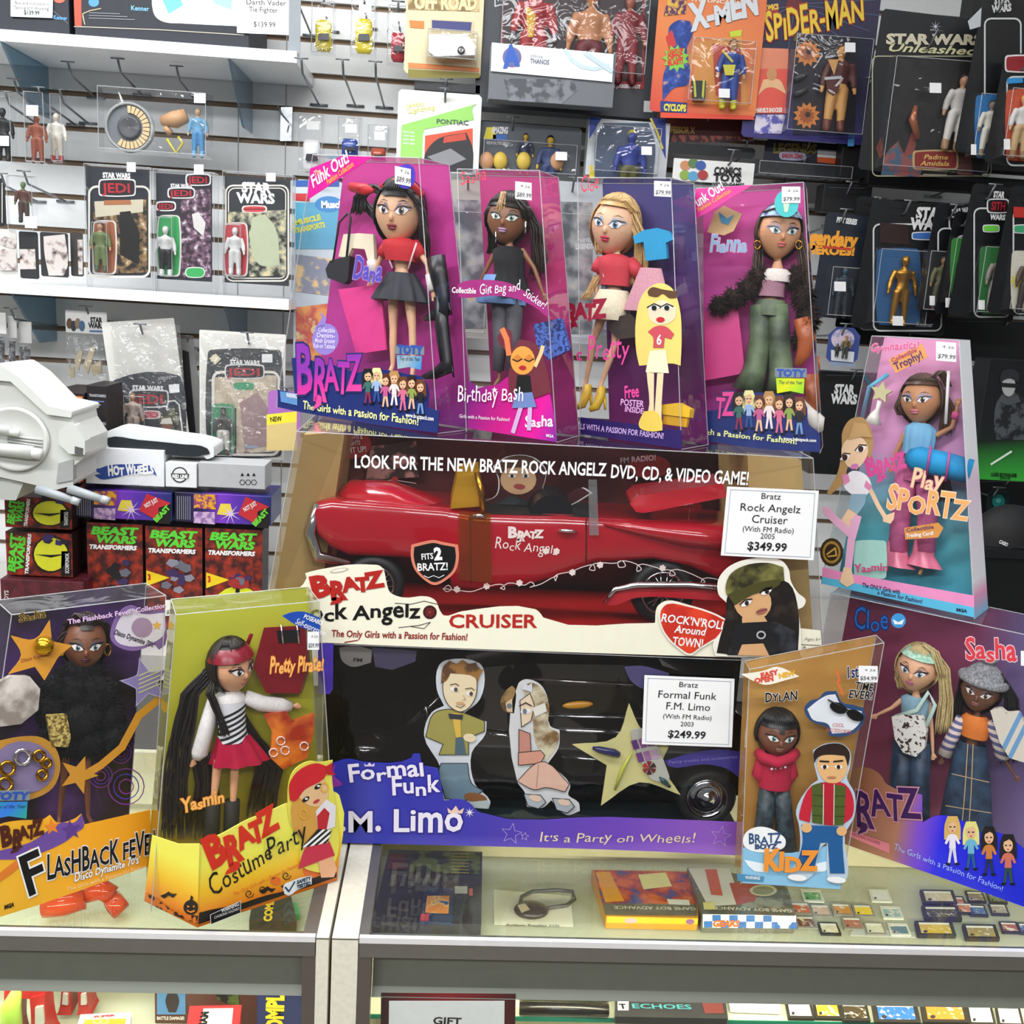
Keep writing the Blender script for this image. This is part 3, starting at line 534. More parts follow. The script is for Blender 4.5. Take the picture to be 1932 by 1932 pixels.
# printed boy and girl, plain stand-in figures on card
bp_ = CB.back(.02)
def outl(m, pl, pts, c, off, k=1.4): m.line(pl, soften(pts), k, BLACK, off+.0003, True); m.P(pl, pts, c, off)
m = MB(); m.X(bp_, [(824, 1300), (828, 1256), (842, 1246), (905, 1252), (914, 1270), (905, 1320), (876, 1345), (918, 1362), (916, 1385), (890, 1420), (896, 1480), (925, 1512), (922, 1526), (895, 1520), (836, 1510), (832, 1450), (800, 1388), (814, 1345), (838, 1332)], 'D8DDE2', 0, .0012)
outl(m, bp_, [(832, 1440), (882, 1440), (890, 1478), (912, 1492), (880, 1510), (840, 1506), (828, 1455)], '6E8896', .0008)
outl(m, bp_, [(818, 1346), (848, 1338), (872, 1344), (914, 1360), (914, 1380), (884, 1392), (884, 1424), (828, 1424), (836, 1404), (803, 1390)], 'A39A4E', .0012)
m.P(bp_, [(852, 1345), (868, 1346), (870, 1390), (860, 1392)], 'E2B94A', .0022); m.P(bp_, [(846, 1346), (874, 1349), (872, 1358), (848, 1356)], '26303C', .0025); m.P(bp_, [(860, 1390), (874, 1392), (880, 1424), (858, 1424)], '4A6470', .002)
outl(m, bp_, [(838, 1282), (850, 1268), (900, 1276), (898, 1312), (884, 1336), (868, 1343), (846, 1330), (836, 1306)], 'F0DCB4', .0028)
m.P(bp_, [(832, 1290), (836, 1258), (848, 1246), (862, 1252), (872, 1245), (884, 1252), (898, 1250), (902, 1258), (912, 1264), (904, 1278), (900, 1292), (896, 1278), (850, 1270), (842, 1284)], spot_mat('brown_hair_print', '5A3A1E', '9A6A32', 60), .0034)
for x, y in ((858, 1301), (887, 1309)): m.E(bp_, x, y, 8, 4.5, WHITE, .0036, 8); m.E(bp_, x+2, y, 3.6, 4, '5A4028', .004); m.line(bp_, [(x-9, y-9), (x+2, y-11), (x+8, y-7)], 1.6, '3A2412', .004)
m.line(bp_, [(860, 1332), (870, 1335), (877, 1330)], 1.4, '5A3020', .004); m.E(bp_, 868, 1327, 8, 3, 'D0A878', .0038); m.line(bp_, [(874, 1312), (878, 1320), (872, 1321)], 1, 'B08A60', .004)
m.E(bp_, 886, 1392, 12, 8, 'F0DCB4', .0026, 10); m.E(bp_, 897, 1505, 22, 9, '8A5A32', .003, 10); m.P(bp_, [(876, 1514), (918, 1510), (924, 1518), (920, 1526), (892, 1524)], 'B8C4C0', .0035); m.build('printed_boy', t)
m = MB(); m.X(bp_, [(978, 1290), (992, 1282), (1020, 1292), (1034, 1320), (1038, 1370), (1056, 1378), (1054, 1410), (1034, 1440), (1076, 1482), (1072, 1500), (1092, 1515), (1094, 1530), (1070, 1538), (1040, 1510), (1024, 1524), (994, 1522), (990, 1495), (976, 1475)], 'D8D8D8', 0, .0012)
m.P(bp_, [(984, 1296), (1002, 1288), (1022, 1298), (1036, 1330), (1036, 1372), (1054, 1384), (1050, 1410), (1030, 1436), (1010, 1400), (1004, 1350)], spot_mat('fair_hair_print', '7A5A30', 'D8CFB0', 50, .35, .6), .0008)
outl(m, bp_, [(981, 1322), (1000, 1308), (1008, 1330), (1002, 1360), (984, 1372)], 'EBD3B4', .0014); m.E(bp_, 992, 1342, 10, 5, WHITE, .002, -8); m.E(bp_, 990, 1342, 4, 5, '6E7A86', .0024); m.line(bp_, [(980, 1332), (992, 1326), (1003, 1332)], 2.2, BLACK, .0024)
m.P(bp_, [(1004, 1336), (1028, 1326), (1032, 1342), (1010, 1352)], 'E8E4D8', .0022); m.P(bp_, [(984, 1300), (990, 1286), (996, 1294), (1004, 1288), (1004, 1306)], 'D9DCE4', .0022)
outl(m, bp_, [(979, 1376), (1000, 1384), (1002, 1418), (979, 1422)], 'C98A7A', .0016); outl(m, bp_, [(978, 1420), (1020, 1416), (1028, 1425), (1020, 1440), (978, 1444)], 'D99A84', .002)
outl(m, bp_, [(1012, 1440), (1030, 1438), (1074, 1480), (1066, 1494), (1030, 1486), (1008, 1490), (976, 1474)], 'E3B7A2', .0024); m.line(bp_, [(1016, 1442), (1012, 1486)], 1, 'A87864', .003)
for x, y in ((1006, 1502), (1060, 1510)): outl(m, bp_, [(x-18, y-4), (x+14, y-2), (x+24, y+12), (x+10, y+24), (x-10, y+18)], 'B4BCC0', .0028); m.E(bp_, x+4, y+4, 12, 6, 'EBCDB4', .0034, 14)
m.build('printed_girl', t)
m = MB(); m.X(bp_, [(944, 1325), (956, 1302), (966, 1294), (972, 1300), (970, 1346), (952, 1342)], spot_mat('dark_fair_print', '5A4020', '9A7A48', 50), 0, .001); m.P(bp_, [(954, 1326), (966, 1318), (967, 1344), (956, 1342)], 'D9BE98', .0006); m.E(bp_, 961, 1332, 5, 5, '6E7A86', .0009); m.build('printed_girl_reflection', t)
signcard('price_sign', 'white price sign reading 249.99, taped over the boxed black limousine', CB, [(1216, 1274), (1386, 1281), (1381, 1410), (1211, 1404)],
    [('Bratz', 1280, 1317, 1296, 10, 'r'), ('Formal Funk', 1240, 1351, 1316, 14, 'r'), ('F.M. Limo', 1255, 1340, 1338, 14, 'r'), ('(With FM Radio)', 1250, 1343, 1355, 9, 'r'), ('2003', 1283, 1309, 1370, 9, 'r'), ('$249.99', 1259, 1331, 1391, 14, 'b')], .005)
# ================================================================ fashion dolls
def doll(parent, pl, dep, s, name='doll'):
    """s: joints in photo pixels; the doll stands dep behind the face pl. Returns the body; clothes and hair become its children"""
    q = pl.back(dep); hx, hy, hrx, hry = s['head']; k = q.mpp(hx, hy); P = lambda a, o=0: q.p(a[0], a[1], (a[2] if len(a) > 2 else 0)+o)
    skin = M(s['skin'], .42, noise=0); m = MB(); yaw, rol = R(s.get('yaw', 0)), R(s.get('roll', 0))
    fw = (q.n*math.cos(yaw)+q.u*math.sin(yaw)); rt = q.u*math.cos(yaw)-q.n*math.sin(yaw)
    rt2 = rt*math.cos(rol)-q.v*math.sin(rol); up = q.v*math.cos(rol)+rt*math.sin(rol)
    hc = P((hx, hy)); ax, ay, az = rt2*(hrx*k), fw*(hrx*k*.95), up*(hry*k)
    tp = lambda z: 1-.38*max(0, -z-.1)**1.4
    warp = lambda x, y, z: (x*tp(z), y*(1-.12*max(0, -z)), z)
    m.ell(hc, ax, ay, az, skin, 28, 18, warp=warp)
    def S(a, b, o=.0):
        """a point on the face, a across, b up"""
        x = a/tp(b); y = math.sqrt(max(.02, 1-x*x-b*b)); w_ = warp(x, y, b); return hc+(ax*w_[0]+ay*w_[1]+az*w_[2])*(1.012+o)
    un = hrx*k
    m.ell(S(0, -.22), rt2*un*.10, fw*un*.13, up*un*.16, skin, 10, 6)
    for e in (-1, 1): m.ell(hc+ax*e*.97-az*.08, rt2*un*.09, fw*un*.14, up*un*.2, skin, 8, 6)
    neck, chest, waist, hips = P(s['neck']), P(s['chest']), P(s['waist']), P(s['hips']); b_ = s.get('b', 1)*un
    m.tube([hc-az*.55, neck, (neck+chest)/2, chest, waist, hips, hips-q.v*b_*.25], [b_*.24, b_*.22, b_*.34, b_*.48, b_*.36, b_*.52, b_*.4], skin, 14, .75, q.n)
    for A in s['arms']:
        a = [P(x) for x in A]; sh, el, ha = a[0], a[1], a[2]
        m.tube([sh, (sh+el)/2, el, (el+ha)/2, ha], [b_*.19, b_*.17, b_*.14, b_*.13, b_*.10], skin, 10)
        d = (ha-el).normalized(); sd = q.n.cross(d); L = b_*.55
        m.tube([ha, ha+d*L*.35, ha+d*L*.55], [b_*.10, b_*.15, b_*.13], skin, 8, .6, q.n)
        for i, (o, ln) in enumerate(((-.11, .42), (-.04, .5), (.04, .47), (.10, .36))):
            st = ha+d*L*.5+sd*b_*o; m.tube([st, st+d*L*ln*.6+sd*b_*o*.3, st+d*L*ln+q.n*b_*.05], [b_*.045, b_*.042, b_*.03], skin, 6)
        st = ha+d*L*.2+sd*b_*.12; m.tube([st, st+d*L*.25+sd*b_*.10, st+d*L*.45+sd*b_*.10], [b_*.05, b_*.045, b_*.035], skin, 6)
    for Lg in s['legs']:
        a = [P(x) for x in Lg]
        m.tube([a[0], (a[0]+a[1])/2, a[1], (a[1]*.6+a[2]*.4), a[2]], [b_*.30, b_*.27, b_*.2, b_*.2, b_*.12], skin, 10)
        m.tube([a[2], (a[2]+a[3])/2+q.n*b_*.1, a[3]+q.n*b_*.2], [b_*.13, b_*.14, b_*.11], skin, 8)
    body = m.build(name, parent)
    rm = body.modifiers.new('skin_surface', 'REMESH'); rm.mode = 'VOXEL'; rm.voxel_size = max(.0009, un*.045); rm.use_smooth_shade = True
    sm = body.modifiers.new('smooth', 'SMOOTH'); sm.factor = .5; sm.iterations = 3
    # painted face
    f = MB(); eyec = s.get('eye', '5A3A22'); lip = s.get('lip', 'B23A48'); shd = s.get('shadow', '8A6A70'); brow = s.get('brow', '2A1A12')
    pat = lambda pts, c, o: f.add([S(a, b, o) for a, b in pts], [range(len(pts))], M(c, .3, noise=0), True)
    el_ = lambda cx, cy, rx, ry, t=0: [(cx+rx*math.cos(i*.449)*math.cos(t)-ry*math.sin(i*.449)*math.sin(t), cy+rx*math.cos(i*.449)*math.sin(t)+ry*math.sin(i*.449)*math.cos(t)) for i in range(14)]
    for e in (-1, 1):
        cx, cy = e*.37, 0.0; pt0 = pat; pat = lambda pts, c, o, cx=cx, cy=cy: pt0([(cx+(a-cx)*1.22, cy+(b-cy)*1.3) for a, b in pts], c, o)
        pat([(cx-.24*e, cy-.02), (cx-.1*e, cy+.17), (cx+.14*e, cy+.2), (cx+.32*e, cy+.12), (cx+.26*e, cy+.03), (cx, cy+.10)], shd, .012)
        pat([(cx-.2*e, cy-.05), (cx-.08*e, cy+.06), (cx+.08*e, cy+.09), (cx+.22*e, cy+.05), (cx+.1*e, cy-.07), (cx-.06*e, cy-.09)][::e], 'F4F1EE', .02)
        pat(el_(cx+.01, cy, .075, .082), eyec, .03); pat(el_(cx+.01, cy, .036, .042), '0A0808', .036); pat(el_(cx+.035, cy+.035, .018, .02), 'FFFFFF', .042)
        pat([(cx-.22*e, cy-.05), (cx-.08*e, cy+.065), (cx+.08*e, cy+.095), (cx+.27*e, cy+.09), (cx+.3*e, cy+.12), (cx+.06*e, cy+.13), (cx-.1*e, cy+.09)], '140C0A', .038)
        pat = pt0
        pat([(cx-.2*e, cy+.25), (cx+.04*e, cy+.34), (cx+.26*e, cy+.28), (cx+.05*e, cy+.305)], brow, .012)
    f.ell(S(0, -.45), rt2*un*.23, fw*un*.06, up*un*.06, M(lip, .25), 12, 6); f.ell(S(0, -.53), rt2*un*.19, fw*un*.06, up*un*.075, M(lip, .25), 12, 6)
    f.build('face_paint', body)
    # hair: a cap and long locks
    if 'hair' in s:
        h = MB(); hcol = M(s['hair'], .38, noise=.35, nscale=260); hl = s.get('hl', .42); hk = s.get('cap', 1.09)
        h.ell(hc+az*.03, ax*hk, ay*hk, az*hk, hcol, 26, 16, keep=lambda x, y, z: not (y > .12 and z < hl+.25*abs(x)**2 and abs(x) < .93))
        rnd = random.Random(int(hx*7+hy))
        for i in range(60):
            f_ = i*2*math.pi/60; cx_, sy_ = math.cos(f_), math.sin(f_); path = []
            for j in range(9):
                a = .12+j*.23; x, y, z = math.sin(a)*cx_, math.sin(a)*sy_, math.cos(a)
                if y > .1 and z < hl+.25*x*x+.02 and abs(x) < .93: break
                if z < -.6: break
                path.append(hc+az*.03+(ax*x+ay*y+az*z)*(hk+.015+.03*rnd.random()))
            if len(path) > 2: h.tube(path, [un*.05]*(len(path)-1)+[un*.02], hcol, 5)
        for g in s.get('locks', ()):
            pts, wd = g[0], g[1]; n = int((g[2] if len(g) > 2 else 7)*1.6); wv = g[3] if len(g) > 3 else .6; c = M(g[4], .38, noise=.35, nscale=260) if len(g) > 4 else hcol
            for i in range(n):
                o = (i/(max(1, n-1))-.5)*2; ph = rnd.random()*6; path = []; m_ = len(pts); N = (m_-1)*4
                for j in range(N+1):
                    t = j/4; a = min(m_-2, int(t)); fr = t-a; A, B = pts[a], pts[a+1]; z0 = A[2] if len(A) > 2 else 0; z1 = B[2] if len(B) > 2 else 0
                    sp = wd*(.55+.5*j/N)*o; x = A[0]+(B[0]-A[0])*fr+sp+wv*math.sin(j*.9+ph)*2; y = A[1]+(B[1]-A[1])*fr+(rnd.random()-.5)*wd*.5*(j == N)
                    path.append(q.p(x, y, z0+(z1-z0)*fr+.0035*math.sin(ph+i*2.1)))
                r0 = wd*k*(1.5/n)*1.5
                h.tube(path, [r0*(.8+.3*math.sin(j/N*3.1))*(1 if j < N else .3) for j in range(N+1)], c, 6)
        h.build('hair', body)
    body['_k'] = k
    return body, q, k, (hc, ax, ay, az, S)
def garment(parent, q, name, secs, c, dr=.72, ruff=0, nr=7, off=0, cap=False, rough=.75, smooth=True):
    """cloth wrapped round the body: sections x, y, half-width in pixels, top to bottom"""
    m = MB(); rings = []; mat = c if not isinstance(c, str) else M(c, rough, noise=.15, nscale=300)
    k = q.mpp(secs[0][0], secs[0][1]); n = 84 if ruff else 22
    for i, S_ in enumerate(secs):
        x, y, hw = S_[:3]; zo = S_[3] if len(S_) > 3 else 0; c0 = q.p(x, y, off+zo); t = i/(len(secs)-1)
        rings.append([c0+(q.u*math.cos(a)+q.n*math.sin(a)*dr)*hw*k*(1+ruff*t*math.sin(nr*a)) for a in [j*2*math.pi/n for j in range(n)]])
    m.loft(rings, mat, cap=cap, smooth=smooth); return m.build(name, parent)
def sleeve(parent, q, name, path, rad, c, n=10, rough=.7, flat=1):
    m = MB(); mat = c if not isinstance(c, str) else M(c, rough, noise=.15, nscale=300); k = q.mpp(path[0][0], path[0][1])
    rad = rad if hasattr(rad, '__len__') else [rad]*len(path)
    m.tube([q.p(p[0], p[1], p[2] if len(p) > 2 else 0) for p in path], [r_*k for r_ in rad], mat, n, flat, q.n); return m.build(name, parent)
def fur(parent, q, name, blobs, mat, n=260, L=.009):
    """a shaggy fur piece: fluffy tufts on soft shapes x, y, rx, ry in pixels"""
    m = MB(); rnd = random.Random(len(blobs)*31+int(blobs[0][0])); k = q.mpp(blobs[0][0], blobs[0][1])
    for x, y, rx, ry, *z in blobs:
        c = q.p(x, y, z[0] if z else 0); ax, ay, az = q.u*rx*k, q.n*min(rx, ry)*k*.7, q.v*ry*k; m.ell(c, ax, ay, az, mat, 14, 9)
        for _ in range(n):
            a, b = rnd.random()*6.283, math.acos(rnd.uniform(-.95, .95)); d = (math.sin(b)*math.cos(a), math.sin(b)*math.sin(a)*.9, math.cos(b))
            if d[1] < -.35: continue
            s = c+ax*d[0]+ay*d[1]+az*d[2]; o = (ax.normalized()*d[0]+ay.normalized()*d[1]+az.normalized()*(d[2]-.5)+V((rnd.uniform(-.4, .4), 0, rnd.uniform(-.4, .4)))).normalized()*L*rnd.uniform(.6, 1.2)
            e = o.cross(V((rnd.random()-.5, rnd.random()-.5, rnd.random()-.5))).normalized()*L*.14; f_ = o.normalized().cross(e)
            m.add([s-o*.2+e, s-o*.2-e*.5+f_*.8, s-o*.2-e*.5-f_*.8, s+o], [(0, 1, 3), (1, 2, 3), (2, 0, 3)], mat, True)
    return m.build(name, parent)
def dollbox(name, label, bl, br, z, tl, tr, tilt, db, dt, group='boxed fashion dolls on the front stack', zA=None, back_col='C2368A', cat='doll box', A=None, B=None, card=True, TL=None, TR=None):
    A = A or atZ(*bl, z); B = B or atZ(*br, z); pl = Pl(A, B, tilt); TLp, TRp = TL or pl.p(*tl), TR or pl.p(*tr)
    bk, bt = -pl.n0*db, -pl.n0*dt
    t = thing(name, label, cat, (A+B)/2+bk*.5, group); b4 = [A, B, B+bk, A+bk]; t4 = [TLp, TRp, TRp+bt, TLp+bt]
    shell(t, b4, t4)
    if card:
        m = MB(); bm = back_col if not isinstance(back_col, str) else M(back_col, .45, noise=.08, nscale=20); e = -pl.n0*.0015
        m.hexa([A+bk, B+bk, B+bk+e, A+bk+e], [t4[3], t4[2], t4[2]+e, t4[3]+e], bm); m.build('backing_card', t)
    return t, pl, b4, t4
def handbag(parent, q, body_pts, strap, c, name='handbag'):
    m = MB(); m.prism([q.p(x, y, .004) for x, y in body_pts], -q.n*.012, M(c, .6)); o = m.build(name, parent); bevel(o, .002)
    if strap: m = MB(); m.tube([q.p(x, y, .003) for x, y in strap], .0016, M(c, .6), 6); m.build('strap', o)
    return o
def boot(parent, q, pts, rad, heel, c, name='boot'):
    k = q.mpp(*pts[0][:2]); m = MB(); m.tube([q.p(x, y, .003) for x, y in pts], [r_*k for r_ in rad], M(c, .35), 10, .7, q.n)
    if heel: m.tube([q.p(x, y, .003) for x, y in heel], [2.6*k, 1.6*k], M(c, .35), 6)
    return m.build(name, parent)
def minigirl(m, pl, x, y, h, hair, top, low, skin='E3B58E', off=.003, lean=0):
    """a small printed stand-in girl, feet at x, y"""
    p = lambda a, b: (x+a*h+lean*b*h, y-b*h)
    m.P(pl, [p(-.1, .98), p(.1, .98), p(.16, .8), p(.17, .5), p(-.17, .5), p(-.16, .8)], hair, off)
    m.P(pl, [p(-.05, .35), p(-.1, 0), p(-.05, 0), p(0, .3), p(.05, 0), p(.1, 0), p(.06, .35)], low, off+.0003)
    m.P(pl, [p(-.07, .6), p(.07, .6), p(.16, .42), p(.12, .4), p(.06, .5), p(.07, .32), p(-.07, .32), p(-.06, .5), p(-.12, .4), p(-.16, .42)], top, off+.0005)
    m.E(pl, *p(0, .76), .095*h, .13*h, skin, off+.0008, n=12)
    m.P(pl, [p(-.1, .82), p(-.06, .95), p(.06, .95), p(.1, .82), p(.02, .88)], hair, off+.0011)
    for e in (-1, 1): m.E(pl, *p(e*.042, .76), .026*h, .014*h, BLACK, off+.0011, n=8)
    m.E(pl, *p(0, .68), .024*h, .013*h, 'B23A48', off+.0011, n=8)
    for e in (-1, 1): m.E(pl, *p(e*.09, .0), .06*h, .025*h, BLACK, off+.0008, n=8)
def girl_row(m, pl, spec, off=.003):
    for a in spec: minigirl(m, pl, *a[:6], off=off)
def foil_badge(parent, pl, x, y, w_, h, c1, c2, off=.004, drop=.06):
    m = MB(); k = drop*w_; fm = ramp_mat('foil_print', [(0, c1), (.5, c2), (1, c1)], pl.p(x, y), pl.p(x+w_, y+h), .2)
    m.X(pl, [(x, y+h*.4), (x+w_, y+h*.4+k), (x+w_-2, y+h+k), (x+w_*.5, y+h*.9+k/2), (x+2, y+h)], fm, off, .0008)
    m.X(pl, [(x-2, y), (x+w_+4, y+k), (x+w_+4, y+h*.36+k), (x-2, y+h*.36)], M('A8B8C8', .2, .6), off+.001, .0008)
    m.T(pl, 'TOTY', x+2, y+h*.32, x+w_, y+h*.32+k, h*.26, '2A4FA8', off+.0014, 'h'); m.T(pl, 'Toy of the Year', x+5, y+h*.62, x+w_-4, y+h*.62+k*.9, h*.13, '2F3E58', off+.0008, 'r', .2); return m.build('award_badge', parent)
# ================================================================ doll boxes, back row on the red car box
ZD = 1.5225
NAVY = M('1F2E6E', .35); PINK = 'C33A8E'
GIRLS7 = lambda x, y, dx, dy, h: [(x+dx*i, y+dy*i-(6 if i % 2 else 0), h*(1-.02*(i % 3)), *c) for i, c in enumerate((('14141A', '3C6A62', '8A2A4A'), ('E8DFA0', '9AB0D8', '2A4A8A'), ('5A2A22', 'C05A8A', 'E3B58E'), ('B88A50', 'E8D8D8', 'E8D8D8'), ('6A3A22', 'D06A8A', 'D06A8A'), ('2A1A18', '8A9A4A', 'E3B58E'), ('6A3A26', '1A1A1E', '6A90C0')))]
def funk_box(label, bl, br, tl, tr, logo, tagl, gx, banner, A=None, B=None):
    t, pl, b4, t4 = dollbox('boxed_doll', label, bl, br, ZD, tl, tr, 4, .078, .062, A=A, B=B, back_col=ramp_mat('pink_purple_print', [(0, '7A2E86'), (.25, 'B53690'), (1, 'C83E92')], V((0, 0, ZD)), V((0, 0, ZD+.33)), .45))
    return t, pl, b4, t4
# ---- first: black hair, red top, denim skirt
t, pl, b4, t4 = funk_box('boxed doll with red top and black denim skirt, left end of the back row', (521, 770), (826, 818), (590, 292), (790, 298), 0, 0, 0, 0)
m = MB(); MAG = M('E01890', .35)
m.X(pl, [(585, 318), (645, 294), (703, 296), (580, 377)], MAG, .0012, .0006); m.T(pl, 'Funk Out!', 590, 355, 660, 304, 17, WHITE, .0018, 'b', .1); m.T(pl, 'Fashion Collection', 618, 349, 668, 313, 8, 'F8A040', .0018, 'b'); m.T(pl, 'The', 594, 333, 606, 325, 7, 'F8D0A0', .0018); m.build('corner_banner', t)
m = MB(); m.X(pl, [(524, 735), (556, 742), (550, 676), (566, 674), (612, 688), (634, 690), (676, 703), (690, 698), (730, 698), (770, 706), (796, 712), (808, 736), (806, 768), (828, 776), (826, 817), (700, 800), (560, 776), (524, 768)], NAVY, .0016, .0014)
LG = ramp_mat('pink_logo_print', [(0, '8A35A8'), (.5, 'D0359A'), (1, 'E8509A')], pl.p(610, 690), pl.p(620, 765), .3)
bratz_logo(m, pl, 558, 742, 682, 746, 56, LG, M('2A2A6A'), .0026)
m.T(pl, 'The Girls with a Passion for Fashion!', 571, 771, 790, 802, 10, 'E6EBA0', .0026, 'b', 0, .03); m.T(pl, 'www.bratzpack.com', 765, 786, 818, 794, 6, WHITE, .0026, 'b'); m.P(pl, [(528, 738), (561, 743), (561, 765), (530, 758)], '5A8AC0', .0024); m.T(pl, 'WARNING', 540, 749, 560, 752, 6, WHITE, .003)
girl_row(m, pl, GIRLS7(694, 762, 16.5, 3.4, 68)); m.build('base_panel', t)
m = MB(); m.E(pl, 614, 640, 25, 30, '8E7AC6', .0014, 10); m.P(pl, [(592, 622), (608, 600), (604, 588), (616, 600), (612, 616)], '8E7AC6', .0014)
for i, tx in enumerate(('Collectible', 'Denim-', 'Mosh Groovy', 'Rub-on Tattoos')): m.T(pl, tx, 600-i*3, 626+i*10, 632, 628+i*10, 6, 'D8D0F0', .0018, 'b')
m.build('round_badge', t)
foil_badge(t, pl, 748, 652, 48, 44, '3C8AC8', '9AB0B8', drop=.04)
m = MB(); m.X(pl, [(748, 318), (758, 312), (770, 310), (780, 316), (783, 330), (780, 348), (766, 356), (752, 350), (746, 336)], M('4A3AB8', .35), .0016, .0005); m.build('round_seal', t); sticker(t, pl, 745, 313, 775, 346, '$89.99', .0026, .2)
s = dict(head=(754, 403, 35, 45), skin='E0AE88', yaw=20, neck=(756, 450), chest=(757, 475), waist=(758, 508), hips=(757, 535), b=.84, arms=[[(734, 460), (716, 492), (702, 525)], [(784, 464), (806, 498), (816, 548)]], legs=[[(742, 550), (742, 620), (741, 690), (738, 712)], [(772, 550), (778, 620), (780, 690), (782, 716)]],
    hair='17120F', lip='8A2A38', shadow='8A7078', eye='6A5040', locks=[([(728, 372, .006), (700, 350, .008), (680, 372, .004), (674, 404, .004)], 12, 8), ([(686, 380, 0), (706, 405, -.004), (722, 420, -.006)], 10, 6), ([(778, 370, .008), (796, 400, .004), (802, 450, 0), (800, 490, -.006)], 9, 9), ([(745, 366, .010), (765, 358, .012), (790, 390, .006)], 9, 6)])
b, q, k, hd = doll(t, pl, .045, s)
m = MB(); m.tube([q.p(x, y, .012) for x, y in ((662, 352), (690, 358), (705, 360))], [.006, .008, .003], M('D82A32', .5)); m.tube([q.p(x, y, .018) for x, y in ((718, 352), (745, 342), (775, 346), (798, 368))], [.003, .005, .005, .004], M('D82A32', .5), 8, .5, q.n); m.build('headscarf', b)
garment(b, q, 'red_top', [(757, 449, 14), (757, 456, 30), (757, 468, 31), (758, 484, 28), (758, 494, 26)], 'C9242E', .72)
for sp in ([(736, 460), (728, 472), (722, 482)], [(780, 462), (790, 474), (796, 484)]): sleeve(b, q, 'red_sleeve', sp, [10, 11, 10], 'C9242E')
m = MB(); m.P(q, [(738, 470), (745, 466), (752, 470), (760, 466), (766, 470), (762, 478), (742, 480)], WHITE, .0135); m.build('chest_print', b)
for a in ([(726, 458), (732, 484), (740, 506)], [(786, 458), (778, 482), (770, 508)]): m = MB(); m.tube([q.p(x, y, .0145) for x, y in a], .0014, M('E8C8C8', .6), 6, .5, q.n); m.build('brace', b)
garment(b, q, 'denim_skirt', [(757, 515, 24), (758, 522, 27), (758, 536, 34), (757, 556, 44), (756, 568, 48)], '2C2E36', .62, .10, 11)
for sp in ([(702, 492), (704, 506), (700, 520)], [(812, 518), (814, 534), (818, 548)]): sleeve(b, q, 'wrist_cuff', sp, [8, 8, 8], 'E6E0DA')
handbag(t, q, [(622, 492), (660, 482), (656, 528), (648, 536), (618, 524), (614, 508)], [(628, 496), (640, 420), (656, 402), (662, 410), (654, 484)], '1A1A20')
m = MB(); m.prism([q.p(x, y) for x, y in ((648, 442), (678, 440), (704, 442), (706, 490), (694, 492), (688, 470), (664, 468), (656, 486), (638, 484))], -q.n*.008, M('E8DCC0', .7)); bevel(m.build('cream_trousers', t), .002)
m = MB(); m.prism([q.p(x, y, .006) for x, y in ((638, 546), (718, 536), (728, 660), (672, 668))], -q.n*.003, M('E0408C', .4)); m.build('pink_gift_bag', t)
boot(t, q, [(822, 486), (828, 520), (836, 560), (838, 586), (812, 598), (800, 602)], [16, 15, 12, 12, 7, 3], [(846, 572), (852, 594)], '15151A')
boot(t, q, [(830, 560), (834, 620), (842, 680), (846, 690), (820, 706), (796, 712)], [11, 12, 11, 13, 8, 3], [(852, 690), (856, 712)], '15151A')
m = MB(); m.T(pl.back(.02), 'Dana', 664, 524, 718, 532, 26, '5A4AC0', 0, 'b', .1, .04, ol=M('B89AD8')); m.build('printed_name', t)
# ---- second: long brown hair, black dress
t, pl, b4, t4 = dollbox('boxed_doll', 'narrow boxed doll with black dress and grey tights, second in the back row', (880, 815), (1050, 835), ZD, (863, 319), (1018, 322), 4, .085, .066, back_col=ramp_mat('rose_print', [(0, '8A1E66'), (.5, 'B02A70'), (1, 'C23A7E')], V((0, 0, ZD)), V((0, 0, ZD+.33)), .45))
m = MB(); BM = ramp_mat('magenta_print', [(0, '7A1E78'), (.4, 'C01880'), (.75, 'E01898'), (1, '7A2A9A')], pl.p(882, 760), pl.p(1050, 830), .3)
m.X(pl, [(884, 720), (890, 722), (900, 734), (918, 728), (936, 726), (956, 712), (975, 700), (990, 690), (1020, 700), (1036, 740), (1046, 790), (1050, 834), (882, 808)], BM, .0014, .0012)
m.T(pl, 'Birthday Bash', 862, 758, 988, 756, 24, WHITE, .0044, 'r', .12, .05); m.T(pl, 'Girls with a Passion for Fashion!', 866, 788, 962, 795, 6, WHITE, .0022, 'r'); m.T(pl, 'Sasha', 990, 806, 1043, 804, 17, WHITE, .0022, 'b', .08, .04); m.T(pl, 'MGA', 1030, 824, 1044, 826, 5, WHITE, .0022, 'b'); m.star(pl, 933, 736, 6, WHITE, .0022); m.build('base_panel', t)
m = MB(); m.P(pl, [(938, 640), (950, 618), (964, 624), (966, 660), (980, 640), (1010, 648), (1030, 690), (1040, 740), (1000, 752), (960, 740), (960, 700), (968, 680)], '6A2030', .003); m.E(pl, 986, 680, 23, 27, 'E89A40', .0034); m.line(pl, [(960, 668), (956, 640), (948, 622)], 10, 'E07A48', .0034); m.line(pl, [(1010, 690), (1020, 668), (1024, 654)], 7, 'E8C08A', .0034)
for x in (976, 998): m.line(pl, [(x-9, 678), (x, 682), (x+9, 677)], 2, BLACK, .0038); m.P(pl, [(x-9, 677), (x, 668), (x+9, 676), (x, 681)], 'C87A2A', .0036)
